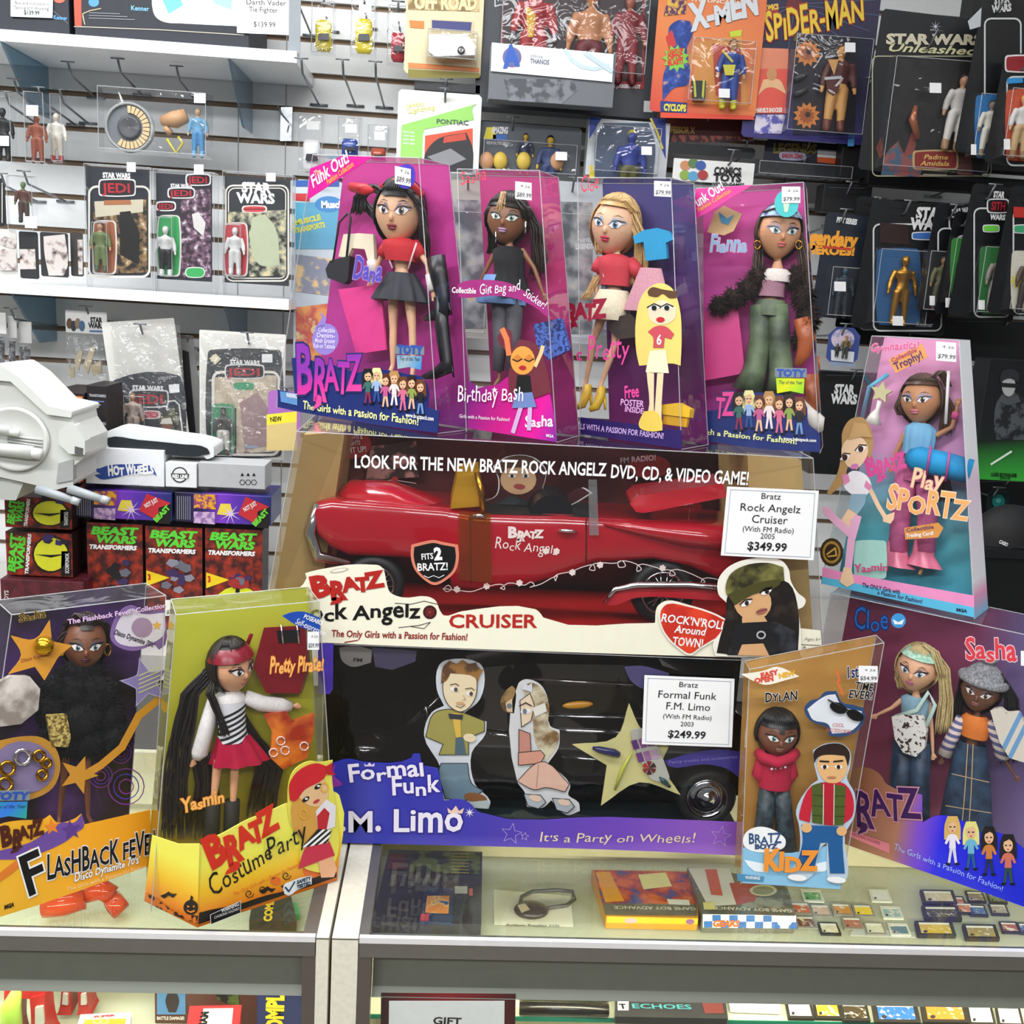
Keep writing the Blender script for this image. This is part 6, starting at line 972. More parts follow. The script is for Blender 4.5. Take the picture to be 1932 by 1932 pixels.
m = MB(); m.prism([q.p(x, y, .012) for x, y in ((498, 1350), (540, 1342), (552, 1362), (594, 1346), (592, 1380), (580, 1430), (534, 1452), (510, 1430), (514, 1382))], -q.n*.01, spot_mat('orange_red_boots', 'A02A14', 'E07A28', 30, .4, .62, .3)); bevel(m.build('boot_pack', t), .003)
for x, y in ((516, 1420), (538, 1416), (530, 1398), (574, 1408)): m = MB(); m.tube([q.p(x+8*math.cos(a), y+8*math.sin(a), .014) for a in [i*.7 for i in range(10)]], .001, M('E8C8C0', .3), 5); m.build('ring', t)
# ================================================================ goods on the back wall
def wrect(pl, x0, y0, x1, y1, off=0):
    """upright rectangle on a wall-parallel face from two opposite pixels: top-left, top-right, bottom-right, bottom-left"""
    a, b = pl.p(x0, y0, off), pl.p(x1, y1, off); return [a, V((b.x, a.y, a.z)), b, V((a.x, a.y, b.z))]
def card(name, label, x0, y0, x1, y1, Y, c, cat='carded toy', group=None, cut=.006, rot=0, th=.002):
    pl = wallpl(Y); q = wrect(pl, x0, y0, x1, y1); ctr = (q[0]+q[2])/2; t = thing(name, label, cat, V((ctr.x, Y+.001, q[2].z)), group)
    m = MB(); cx = cut; x_, z_ = pl.u, pl.v; pts = [q[0]+x_*cx, q[1]-x_*cx, q[1]-z_*cx, q[2]+z_*cx, q[2]-x_*cx, q[3]+x_*cx, q[3]+z_*cx, q[0]-z_*cx]
    if rot: M_ = Matrix.Rotation(R(rot), 3, 'Y'); pts = [ctr+M_ @ (p-ctr) for p in pts]
    m.prism(pts, V((0, th, 0)), c); return t, pl, m
def blister(t, pl, x0, y0, x1, y1, d, mat=None, name='blister'):
    q = wrect(pl, x0, y0, x1, y1, .0008); i = .004; u, v, n = pl.u, pl.v, pl.n*d
    m = MB(); f = [q[3]+(u+v)*i+n, q[2]+(v-u)*i+n, q[1]-(u+v)*i+n, q[0]+(u-v)*i+n]; b = [q[3], q[2], q[1], q[0]]
    m.add(b+f, [(4, 5, 6, 7), (0, 1, 5, 4), (1, 2, 6, 5), (2, 3, 7, 6), (3, 0, 4, 7)], mat or BLIS)
    for k in range(4): m.tube([f[k], f[(k+1) % 4]], .0008, EDGE, 4, cap=False)
    return m.build(name, t)
_fm = {}
def _figure_meshes():
    def mk(nm, tubes, vox=.022, mods=True):
        m = MB()
        for path, r_, fl in tubes: m.tube(path, r_, WHITE, 10, fl, V((0, -1, 0)))
        o = m.build(nm)
        if mods:
            r_ = o.modifiers.new('r', 'REMESH'); r_.mode = 'VOXEL'; r_.voxel_size = vox; r_.use_smooth_shade = True; s = o.modifiers.new('s', 'SMOOTH'); s.iterations = 2
        me = bpy.data.meshes.new_from_object(o.evaluated_get(bpy.context.evaluated_depsgraph_get())); me.name = nm; bpy.data.objects.remove(o); _fm[nm] = me
    H = [([(0, 0, .86), (0, -.005, .9), (0, 0, .95), (0, .004, .995)], [.045, .062, .066, .03], 1.1), ([(0, 0, .80), (0, 0, .88)], [.035, .035], 1), ([(0, 0, .82), (0, 0, .76), (0, 0, .62), (0, 0, .52), (0, 0, .47)], [.06, .125, .09, .10, .07], .65)]
    A = lambda s, k=1: [([(s*.12, 0, .78), (s*.175, 0, .64), (s*.20, -.02, .50)], [.048*k, .042*k, .034*k], 1)]
    Hd = lambda s: [([(s*.20, -.02, .50), (s*.205, -.03, .455), (s*.20, -.04, .42)], [.03, .034, .02], .7)]
    L = lambda s, k=1: [([(s*.06, 0, .50), (s*.075, 0, .27), (s*.085, 0, .06)], [.068*k, .054*k, .042*k], 1)]
    F_ = lambda s, k=1: [([(s*.085, .02, .03), (s*.09, -.07, .02)], [.04*k, .03*k], 1), ([(s*.085, 0, .14), (s*.085, 0, .03)], [.046*k, .044*k], 1)]
    mk('figure', H+A(-1)+A(1)+Hd(-1)+Hd(1)+L(-1)+L(1)+F_(-1)+F_(1))
    mk('shirt', [([(0, 0, .815), (0, 0, .77), (0, 0, .62), (0, 0, .51)], [.07, .135, .10, .108], .68)]+A(-1, 1.18)+A(1, 1.18))
    mk('trousers', [([(0, 0, .56), (0, 0, .50), (0, 0, .46)], [.104, .115, .09], .68)]+L(-1, 1.15)+L(1, 1.15))
    mk('boots', F_(-1, 1.25)+F_(1, 1.25)); mk('hair', [([(0, .012, .90), (0, .014, .955), (0, .008, 1.0), (0, .005, 1.015)], [.058, .072, .05, .02], 1.12)])
_figure_meshes()
def fig(t, pl, cx, y0, y1, skin, shirt, trousers, boots=None, hair=None, off=.01, rough=.5, metal=0, lean=0):
    """a small plain posable toy figure, feet at y1"""
    ft = pl.p(cx, y1, off); h = (pl.p(cx, y0, off)-ft).length; base = None
    Mx = Matrix((pl.u, -pl.n, pl.v)).transposed().to_4x4() @ Matrix.Rotation(R(lean), 4, 'Y') @ Matrix.Scale(h, 4); Mx.translation = ft
    for nm, c in (('figure', skin), ('shirt', shirt), ('trousers', trousers), ('boots', boots), ('hair', hair)):
        if c is None: continue
        o = bpy.data.objects.new(nm, _fm[nm]); col.objects.link(o)
        if base is None: base = o; o.parent = t; o.matrix_parent_inverse = Matrix.Translation(t.location).inverted(); o.matrix_basis = Mx
        else: o.parent = base
        o.material_slots[0].link = 'OBJECT'; o.material_slots[0].material = c if not isinstance(c, str) else M(c, rough, metal)
    return base
def hook(x0, y0, Yf, label=None, tip=True, plate=True, up=.012):
    """a chrome wire peg from the slatwall out to the pixel of its tip"""
    p = wallpl(Yf).p(x0, y0); t = thing('peg_hook', label or 'grey wire peg hook sticking out of the slatwall', 'hook', V((p.x, WY, p.z-.03)), 'wire peg hooks on the slatwall')
    m = MB(); HM = M('7E8286', .3, .7); m.tube([V((p.x, WY-.001, p.z-.03)), V((p.x, Yf+.02, p.z-.012)), p+V((0, 0, up))], .0024, HM, 6); m.tube([V((p.x-.02, WY-.002, p.z-.03)), V((p.x+.02, WY-.002, p.z-.03))], .003, HM, 6)
    m.tube([p+V((-.014, 0, up)), p+V((.014, 0, up))], .0016, HM, 6); m.build('wire_peg', t); return t
def carton(name, label, x0, y0, x1, y1, Y, d, c, cat='toy box', group=None, zbot=None, side=None, top=None):
    pl = wallpl(Y); q = wrect(pl, x0, y0, x1, y1)
    if zbot is not None: q[2].z = q[3].z = zbot
    t = thing(name, label, cat, V(((q[0].x+q[2].x)/2, Y+d/2, q[2].z)), group); D = V((0, d, 0)); m = MB()
    m.hexa([q[3], q[2], q[2]+D, q[3]+D], [q[0], q[1], q[1]+D, q[0]+D], c, ('right', 'left', 'top') if side else ())
    if side: m.hexa([q[3], q[2], q[2]+D, q[3]+D], [q[0], q[1], q[1]+D, q[0]+D], side, ('front', 'bottom', 'back'))
    bevel(m.build('carton', t), .0012); return t, pl
SWG = 'vintage style carded figures'
NV = '20242E'; CR = 'E6E2D6'
def sw_logo(m, pl, x0, y0, x1, h, two=True, c='E8E8E8', off=.0009):
    if two: m.T(pl, 'STAR', x0+(x1-x0)*.12, y0, x1-(x1-x0)*.12, y0+(x1-x0)*.03, h, c, off, 'h'); m.T(pl, 'WARS', x0, y0+h*1.15, x1, y0+h*1.15+(x1-x0)*.03, h, c, off, 'h')
    else: m.T(pl, 'STAR WARS', x0, y0, x1, y0+(x1-x0)*.03, h, c, off, 'h')
def jedi(m, pl, x0, y0, x1, y1, word='JEDI', off=.0012):
    h = y1-y0; m.P(pl, rrect(x0, y0, x1, y1, 6), 'E0E0E0', off); m.P(pl, rrect(x0+2.5, y0+2.5, x1-2.5, y1-2.5, 5), '1A1014', off+.0004)
    m.T(pl, word, x0+h*.28, y1-h*.22, x1-h*.28, y1-h*.2, h*.52, 'B81E30', off+.0008, 'b')
# ---- top shelf boxes
t, pl = carton('vintage_toy_box', 'dark vintage toy box with a red disc print, left end of the top shelf', -60, -60, 131, 48, 2.27, .18, M(NV, .6), group='old toy boxes on the top shelf', zbot=2.1555)
m = MB(); m.E(pl, 112, -4, 12, 10, 'D8604A'); m.T(pl, 'Kenner', 101, 36, 127, 38, 7, '5AA0D8', .001, 'b'); m.line(pl, [(100, 20), (128, 44)], 1, '6A7078'); m.build('front_print', t)
signcard('price_sign', 'white price sign on the dark box at the left end of the top shelf', pl, [(20, -30), (100, -27), (99, 34), (20, 31)], [('Box and Instructions', 28, 92, 8, 6, 'r'), ('Testing and Working!', 26, 94, 17, 6, 'r'), ('$139.99', 45, 75, 27, 7, 'b')])
t, pl = carton('vintage_toy_box', 'long dark vintage toy box with worn edges and orange end strip, top shelf', 138, -60, 470, 64, 2.268, .2, M(NV, .6), group='old toy boxes on the top shelf', zbot=2.1555)
m = MB(); m.P(pl, [(138, -30), (153, -30), (154, 50), (141, 48)], 'C84A32'); m.P(pl, [(287, -30), (460, -30), (460, 50), (340, 44), (312, 42), (296, 34), (289, 22)], 'E8EEF0'); m.P(pl, [(294, -30), (330, -30), (345, 10), (318, 26)], '6AB8E0', .0008); m.P(pl, [(350, -30), (362, -30), (366, 20), (352, 22)], 'C8D8E0', .0008); m.P(pl, [(395, -20), (440, -14), (436, 18), (404, 6)], '9AD0D8', .0008)
m.T(pl, 'Kenner', 247, 19, 281, 21, 8, '7AB8E8', .001, 'b'); m.E(pl, 177, 4, 10, 9, '4A90C8')
for i in range(3): m.line(pl, [(168, 24+i*5), (226+i*14, 26+i*5.5)], 1.2, '8A8E94')
m.line(pl, [(156, 30), (160, 46), (156, 26), (170, 20), (190, 16)], 1.5, 'C8B890'); m.line(pl, [(140, 50), (300, 56), (460, 66)], 1.6, 'B8B0A0'); m.build('front_print', t)
signcard('price_sign', 'white price sign on the long dark box of the top shelf', pl, [(446, -40), (549, -36), (549, 66), (447, 62)], [('Darth Vader', 464, 540, 8, 9, 'r'), ('Tie Fighter', 470, 524, 22, 9, 'r'), ('$139.99', 478, 520, 50, 9, 'r')])
t, pl, m = card('silver_bag', 'crumpled grey bag end hanging over the right end of the top shelf', 546, -30, 566, 108, 2.262, M('8A9096', .4), 'bag'); m.build('bag_sheet', t); hook(556, -20, 2.25)
# ---- hooks and bags under the top shelf
for x, y in ((128, 128), (222, 122), (333, 136), (26, 160)): hook(x, y, 2.33)
def bagfig(label, x0, y0, x1, y1, Y, fx, fy0, fy1, cols, st=None, name='bagged_figure', grp='loose figures in clear bags', hk=True):
    pl = wallpl(Y); q = wrect(pl, x0, y0, x1, y1); t = thing(name, label, 'bagged toy', V(((q[0].x+q[2].x)/2, Y, q[2].z)), grp)
    blister(t, pl, x0, y0, x1, y1, .022, name='clear_bag'); fig(t, pl, fx, fy0, fy1, *cols)
    if st: sticker(t, pl, *st, '', .024)
    if hk: hook((x0+x1)/2, y0+4, Y-.03)
    return t, pl
bagfig('clear bag with a black figure at the left edge of the wall', -14, 180, 34, 312, 2.34, 8, 205, 304, ('1A1A1E', '141418', '101014', '0C0C0E', '08080A'), (0, 256, 17, 275))
bagfig('clear bag with a russet figure in a cream hood', 48, 172, 96, 312, 2.32, 72, 218, 308, ('9A5038', '8A4A34', '8A4A34', '6A3A2A', 'D8C8A8'), (49, 198, 72, 218))
bagfig('clear bag with a white figure behind the russet figure', 97, 176, 128, 310, 2.36, 108, 215, 305, ('D8D0C0', 'E0DCD0', 'C8C0B0', 'A83A3A', 'D8D0C0'))
bagfig('clear bag with a green and brown figure above the shelf', 16, 330, 74, 440, 2.30, 46, 344, 420, ('5A7A4A', '5A3A2E', '4A3A30', '2A2420', '6A8A4A'), (47, 408, 70, 430))
t, pl = wallpl(2.33), None
pl = t; q = wrect(pl, 195, 166, 402, 302); t = thing('clear_toy_case', 'clear hanging case holding a striped tan wheel and blue figure pieces', 'bagged toy', V((q[0].x*.5+q[2].x*.5, 2.33, q[2].z)))
blister(t, pl, 195, 166, 402, 302, .05, name='clear_case')
m = MB(); c = pl.p(245, 241, .02); k = pl.mpp(245, 241); RG = lambda r_, o, a0=0, a1=360, n=32: [c+(pl.u*math.cos(R(a0+(a1-a0)*i/n))+pl.v*math.sin(R(a0+(a1-a0)*i/n)))*r_*k+pl.n*o for i in range(n+1)]
m.loft([RG(46, -.004), RG(46, .006), RG(41, .008), RG(41, .0)], M('9A9E9C', .4)); m.loft([RG(41, .002), RG(22, .002)], M('6A7074', .5)); m.loft([RG(22, .001), RG(21, .008), RG(17, .008), RG(1, .006)], M('4A4A50', .4)); wh = m.build('wheel', t)
m = MB()
for i in range(17): a = -125+i*13; P_ = [c+(pl.u*math.cos(R(b))+pl.v*math.sin(R(b)))*r_*k+pl.n*.003 for b, r_ in ((a, 26), (a+10.5, 26), (a+10.5, 39), (a, 39))]; m.prism(P_, pl.n*.004, M('D8BE90', .5), back=True)
m.build('tan_segments', wh)
m = MB(); m.tube([pl.p(305, 228, .01), pl.p(330, 226, .014), pl.p(352, 218, .012)], [.01, .018, .014], M('C89A70', .5), 10); m.tube([pl.p(312, 240, .012), pl.p(322, 252, .012)], .007, M('C89A70', .5)); m.build('hand_piece', t)
fig(t, pl, 374, 205, 297, 'C8A888', '6A9EC0', '4A88B8', '6A9EC0', '8A7A60', .02)
m = MB(); m.tube([pl.p(315, 262, .012), pl.p(332, 290, .012), pl.p(345, 270, .012), pl.p(336, 258, .012)], .003, M('C8B83A', .4), 6); m.build('yellow_harness', t); sticker(t, pl, 366, 176, 388, 194, '', .052)
# ---- middle shelf: cards in clear protectors
def protector(label, x0, y0, x1, y1, Y, inner, col_, art, bub, bubcol, fg, st=None):
    pl = wallpl(Y); q = wrect(pl, x0, y0, x1, y1); q[2].z = q[3].z = 1.6606
    t = thing('carded_figure', label, 'carded toy', V(((q[0].x+q[2].x)/2, Y+.02, 1.6606)), 'carded figures in clear protectors')
    D = V((0, .04, 0)); shell(t, [q[3], q[2], q[2]+D, q[3]+D], [q[0], q[1], q[1]+D, q[0]+D], ('bottom', 'back'), name='clear_protector')
    ip = wallpl(Y+.03); m = MB(); iq = wrect(ip, *inner); m.prism(iq, V((0, .002, 0)), col_); art(m, ip); m.build('card', t)
    m = MB(); m.P(ip, rrect(*bub, 8), 'D8D4CC', .001); m.P(ip, rrect(bub[0]+2, bub[1]+2, bub[2]-3, bub[3]-3, 7), bubcol, .0014); m.build('bubble_insert', t); blister(t, ip, bub[0]-2, bub[1], bub[2]-8, bub[3]+2, .016)
    fig(t, ip, *fg, off=.009)
    if st: sticker(t, pl, *st, '', .0005)
    return t
def art1(m, p):
    m.line(p, rrect(168, 352, 282, 522, 14), 4, CR, .0006, True); m.P(p, [(176, 386), (276, 376), (278, 514), (216, 516), (216, 420), (176, 414)], spot_mat('desert_scene_print', '1E1A18', '9A7A50', 60, .42, .6, c3='D8D0B8'), .0008); m.P(p, [(226, 400), (246, 398), (264, 440), (262, 500), (226, 480)], '15130F', .001); m.P(p, [(178, 380), (270, 376), (270, 400), (180, 410)], 'C8C0A8', .0009); m.P(p, [(196, 378), (246, 377), (248, 386), (196, 387)], 'A86A42', .0012); jedi(m, p, 186, 338, 256, 370); sw_logo(m, p, 194, 335, 246, 9, False)
protector('carded green figure in clear protector, leftmost of the shelf protectors', 158, 308, 287, 526, 2.27, (161, 314, 284, 524), M(NV, .6), art1, (176, 416, 219, 518), M('9A5A3A', .5), (191, 420, 512, 'C89A78', '6A7A4A', '6E7E4E', '4A5A38', '3A2A20'), (239, 306, 256, 324))
def art2(m, p):
    m.P(p, [(340, 360), (398, 356), (398, 522), (340, 526)], spot_mat('violet_forest_print', '2A1A24', '7A5A70', 90, .42, .58, c3='C8C0C8'), .0008); jedi(m, p, 316, 354, 368, 374); jedi(m, p, 294, 380, 332, 398); jedi(m, p, 350, 328, 398, 350); m.P(p, rrect(349, 504, 387, 524, 10), 'D8E8D8', .0012); m.P(p, rrect(351, 506, 385, 522, 8), '3AA85A', .0016); m.P(p, [(362, 404), (374, 400), (388, 420), (384, 446), (366, 430)], 'D8D4D0', .001)
    sw_logo(m, p, 322, 353, 362, 6, False)
protector('carded white and black trooper figure on green in a clear protector', 289, 318, 404, 540, 2.262, (294, 326, 400, 532), M(NV, .6), art2, (298, 406, 340, 522), M('2E9A52', .5), (313, 428, 520, 'E0E0DC', 'D8D8D4', '1E1E20', 'E0E0DC', 'E4E4E0'), (366, 310, 384, 328))
def art3(m, p):
    m.line(p, rrect(426, 350, 544, 530, 14), 3, CR, .0006, True); m.line(p, rrect(431, 355, 539, 525, 12), 2, CR, .0006, True); m.P(p, [(430, 400), (540, 396), (540, 520), (470, 522), (470, 430), (430, 430)], spot_mat('pale_scene_print', '2A2A24', 'A8A890', 60, .4, .55, c3='D8C898'), .0008); m.P(p, [(476, 410), (500, 404), (520, 430), (528, 500), (490, 500), (472, 460)], 'B8C0A0', .001); sw_logo(m, p, 448, 362, 518, 17); m.P(p, rrect(456, 388, 504, 401, 6), 'E8D8D0', .0012); m.P(p, rrect(459, 390, 501, 399, 5), 'C84048', .0016)
protector('carded white trooper figure on red in clear protector, right end of the shelf', 420, 322, 549, 548, 2.256, (424, 330, 545, 540), M('2A2E32', .6), art3, (424, 420, 467, 522), M('C04048', .5), (443, 430, 518, 'E4E4E0', 'E4E4E0', 'E0E0DC', 'E4E4E0', 'E4E4E0'), (502, 326, 520, 342))
for lb, x0, y0, x1, y1, Y, c, art in (('white card with brown print lying on the middle shelf at the far left', -20, 432, 34, 527, 2.29, M('D8D6D0', .5), [((-10, 455), (10, 446), (32, 452), (30, 470), (10, 466))]), ('black edged card with white picture and barcode, left end of the middle shelf', 35, 436, 74, 527, 2.285, M('26282A', .5), [((-2, 470), (30, 470), (32, 510), (-2, 510)), ((37, 470), (66, 470), (68, 508), (38, 508))]), ('bent card with a pink-grey picture on the middle shelf', 75, 437, 130, 524, 2.28, M('2A2A2E', .5), [((82, 446), (122, 442), (128, 500), (120, 520), (92, 520), (84, 480))]), ('dark card seen behind the protectors on the middle shelf', 132, 438, 158, 522, 2.30, M('3A3634', .5), [((146, 452), (156, 452), (156, 518), (148, 518))])):
    t, pl, m = card('loose_card', lb, x0, y0, x1, y1, Y, c, 'toy card', 'cards standing on the middle shelf', .003)
    for p in art: m.P(pl, p, spot_mat('card_picture', 'C8C0BC', '8A7A78', 60, .5, .62, c3='2A2426'), .0008)
    m.build('card', t)
t, pl, m = card('loose_card', 'black card hanging at the left edge above the middle shelf', -20, 335, 12, 428, 2.33, M('1E2024', .5), 'toy card'); m.line(pl, [(4, 345), (4, 420)], 1.5, CR, .0006); m.build('card', t); hook(2, 338, 2.31)
# ---- bags and cards under the middle shelf
def header_bag(label, x0, y0, x1, y1, hh, Y, txt=True):
    pl = wallpl(Y); q = wrect(pl, x0, y0, x1, y1); t = thing('header_card_bag', label, 'bagged toy', V(((q[0].x+q[2].x)/2, Y, q[2].z)), 'bags with white header cards')
    m = MB(); hq = wrect(pl, x0, y0, x1, y0+hh, .002); m.prism(hq, V((0, .004, 0)), M('E4E4E2', .5))
    w_ = x1-x0
    if txt:
        sw_logo(m, pl, x0+w_*.56, y0+hh*.5, x1-w_*.08, hh*.2, True, '202024', .0026); m.P(pl, [(x0+w_*.58, y0+hh*.82), (x1-w_*.1, y0+hh*.84), (x1-w_*.1, y0+hh*.92), (x0+w_*.58, y0+hh*.9)], '5A7AA8', .0026)
        for i, c in enumerate(('6A4A3A', '3A3A40', '8A7A6A', '4A6A8A')): m.E(pl, x0+w_*(.1+.1*i), y0+hh*(.55+.1*(i % 2)), w_*.07, hh*.22, c, .0026+i*.0002)
    m.build('header_card', t)
    m = MB(); a = wrect(pl, x0+1, y0+hh, x1-1, y1); N = 6; rows = []
    for j in range(N+1):
        z = a[0].z+(a[2].z-a[0].z)*j/N; rows.append([V((a[0].x+(a[1].x-a[0].x)*i/N, a[0].y-.003-.016*math.sin(math.pi*i/N)*math.sin(math.pi*j/N)+random.uniform(-.003, .003), z)) for i in range(N+1)])
    m.loft(rows, FILM, closed=False, smooth=False); m.build('clear_bag', t); return t, pl
for lb, a in (('small header bag at the far left, in front of its row', (-30, 588, 12, 700)), ('second header bag from the left edge under the shelf', (14, 596, 32, 704)), ('third narrow header bag from the left edge under the shelf', (34, 606, 60, 712))):
    t, pl = header_bag(lb, *a, 42, 2.30+.02*(a[0] > 0)+.02*(a[0] > 20), False); m = MB(); m.P(pl, [(a[0]+3, a[1]+48), (a[2]-3, a[1]+48), (a[2]-3, a[3]-6), (a[0]+3, a[3]-6)], spot_mat('grey_bag_goods', '2A2A30', '9A9AA0', 90, .4, .6), -.004); m.build('bag_contents', t)
hook(20, 592, 2.29)
t, pl = header_bag('clear bag with lettered white header card and small tan parts inside', 123, 585, 202, 718, 46, 2.31); m = MB()
for p in (((140, 680), (150, 660), (156, 664), (148, 700)), ((156, 690), (172, 654), (180, 656), (166, 706)), ((130, 690), (140, 692), (140, 712), (130, 712)), ((172, 690), (190, 680), (192, 704), (176, 710))): m.X(pl, p, M('B8A888', .5), .002, .004)
m.build('tan_parts', t); hook(162, 588, 2.295)
t, pl, m = card('carded_figure', 'dark carded camouflage figure bagged on a tall white backing board', 205, 600, 345, 842, 2.28, M('DAD8D2', .6), group='bagged cards on white backing boards', rot=-7, cut=.002)
ip = wallpl(2.2795); Rz = lambda pts: pts
m.P(ip, [(212, 722), (218, 716), (336, 708), (342, 714), (352, 832), (226, 838)], NV, .0008); jedi(m, ip, 244, 736, 318, 768, off=.0014); sw_logo(m, ip, 250, 736, 308, 9, False, off=.0024); m.P(ip, rrect(262, 775, 303, 790, 6), 'D8D4CC', .0012); m.P(ip, rrect(266, 777, 299, 788, 5), 'C04858', .0016); m.P(ip, [(300, 780), (336, 766), (342, 832), (300, 834)], spot_mat('olive_scene_print', '1E1E1A', '6A6A4A', 60), .001); m.E(ip, 315, 806, 10, 14, '8A5A42', .0014); m.P(ip, [(302, 800), (306, 790), (322, 788), (326, 800)], 'E0DCD0', .0018); m.line(ip, [(232, 836), (228, 770), (236, 764), (330, 756), (338, 764), (346, 830)], 3, CR, .0011); m.P(ip, [(318, 726), (338, 724), (339, 740), (320, 742)], WHITE, .0026); m.T(ip, 'Ages 4 and up', 302, 714, 334, 711, 4, 'C8C8C8', .0012, 'r'); m.build('card', t)
blister(t, ip, 234, 742, 280, 836, .016); fig(t, ip, 252, 742, 832, 'C89A78', spot_mat('camouflage', 'D8CCC0', '6A4A40', 150, .48, .52), spot_mat('camouflage_trousers', 'D0C4B8', '6A4A40', 150, .48, .52), '5A4A40', '6A5A4A')
m = MB(); N = 8; a = wrect(wallpl(2.268), 207, 606, 340, 838); m.loft([[V((a[0].x+(a[1].x-a[0].x)*i/N+.02*j/N, a[0].y+random.uniform(-.004, .004), a[0].z+(a[2].z-a[0].z)*j/N)) for i in range(N+1)] for j in range(N+1)], FILM, closed=False, smooth=False); m.build('clear_bag', t); hook(264, 622, 2.262)
t, pl, m = card('loose_card', 'dark bagged card behind the tall white backing board', 335, 636, 378, 850, 2.33, M('8A8A88', .5), 'toy card', rot=-7, cut=.002); m.P(pl, [(344, 660), (356, 664), (372, 846), (352, 846)], '18181C', .0008); m.build('card', t); hook(352, 644, 2.32)
t, pl, m = card('carded_figure', 'faded carded figure on green bubble, bagged on a white board with bright glare', 376, 622, 536, 868, 2.27, M('DAD8D2', .6), group='bagged cards on white backing boards', cut=.002)
m.P(pl, rrect(392, 660, 531, 862, 8), '2A2E30', .0006); m.line(pl, rrect(402, 702, 526, 858, 14), 5, CR, .0009, True); m.P(pl, [(404, 712), (522, 708), (522, 852), (446, 856), (446, 770), (404, 770)], spot_mat('faded_scene_print', 'B8A890', 'D8C8B0', 30, .4, .6, c3='8A7080'), .0008); m.P(pl, [(452, 760), (486, 740), (506, 770), (512, 840), (462, 850)], 'A88A8A', .0011); jedi(m, pl, 424, 688, 499, 714); sw_logo(m, pl, 434, 688, 490, 9, False, off=.0022); m.P(pl, rrect(440, 722, 480, 735, 6), '3A9A6A', .0012); m.P(pl, [(395, 676), (407, 667), (417, 677), (406, 688)], 'E0D8B8', .001); m.P(pl, [(494, 668), (514, 668), (514, 684), (494, 684)], WHITE, .0012); m.T(pl, 'Kenner', 462, 844, 488, 846, 6, '9AC8E8', .0012, 'b'); m.P(pl, rrect(400, 762, 442, 858, 7), '2E9A62', .001); m.build('card', t)
blister(t, pl, 400, 762, 444, 862, .016); fig(t, pl, 421, 770, 858, '5A4A40', '4A4A44', 'E0DCD0', '5A4030', '1A1614')
m = MB(); N = 8; a = wrect(wallpl(2.25), 378, 628, 532, 864); m.loft([[V((a[0].x+(a[1].x-a[0].x)*i/N, a[0].y+random.uniform(-.005, .005), a[0].z+(a[2].z-a[0].z)*j/N)) for i in range(N+1)] for j in range(N+1)], FILM, closed=False, smooth=False); m.build('clear_bag', t); hook(466, 638, 2.245)
# ---- boxes stacked on the back counter
BWR = spot_mat('red_scale_print', '3A0E10', 'A83018', 60, .4, .68); ZC = .9805
BWG = 'beast robot boxes standing on the back counter'
def beast(x0, y0, x1, label, fc, eye, Y=2.05):
    t, pl = carton('robot_toy_box', label, x0, y0, x1, y0+170, Y, .07, BWR, 'toy box', BWG, zbot=ZC, side=M('1E1012', .5))
    m = MB(); m.T(pl, 'BEAST', x0+8, y0+22, x1-14, y0+25, 14, '5AD03A', .001, 'h', .2); m.T(pl, 'WARS', x0+18, y0+38, x1-16, y0+41, 14, '5AD03A', .001, 'h', .2); m.T(pl, 'TRANSFORMERS', x0+5, y0+50, x1-14, y0+53, 8, WHITE, .001, 'h', .2)
    cx = (x0+x1)/2
    if eye: m.E(pl, cx+8, y0+150, 46, 40, 'D8E02A', .0006); m.P(pl, [(cx+4, y0+110), (cx+12, y0+110), (cx+10, y0+190), (cx+2, y0+190)], BLACK, .001)
    if fc != '1A141E': m.P(pl, [(x0+2, y0+84), (x0+46, y0+98), (x0+2, y0+114)], 'F0D020', .0008); m.T(pl, '3', x0+5, y0+102, x0+11, y0+102, 11, 'C02020', .0012, 'h')
    rb = random.Random(int(x0))
    for i in range(11): a = rb.random()*6.28; d = rb.random()*22+4; r_ = 8+rb.random()*6; m.P(pl, [(cx+6+d*math.cos(a)+r_*math.cos(b+a), y0+96+d*math.sin(a)*1.2+r_*.7*math.sin(b+a)) for b in (0, 1.3, 2.2, 3.6, 5)], rb.choice((fc, '3A2A5A', '6A6A78', fc)), .0014+i*.0001)
    m.build('front_print', t)
beast(163, 985, 271, 'red robot toy box with dark robot print, leftmost of the upright three', '1A141E', False); beast(274, 992, 382, 'red robot toy box with winged robot print, middle of the upright three', '8A8A9A', False); beast(387, 996, 494, 'red robot toy box with horned robot over yellow eye, rightmost of the three', 'A02A2A', True)
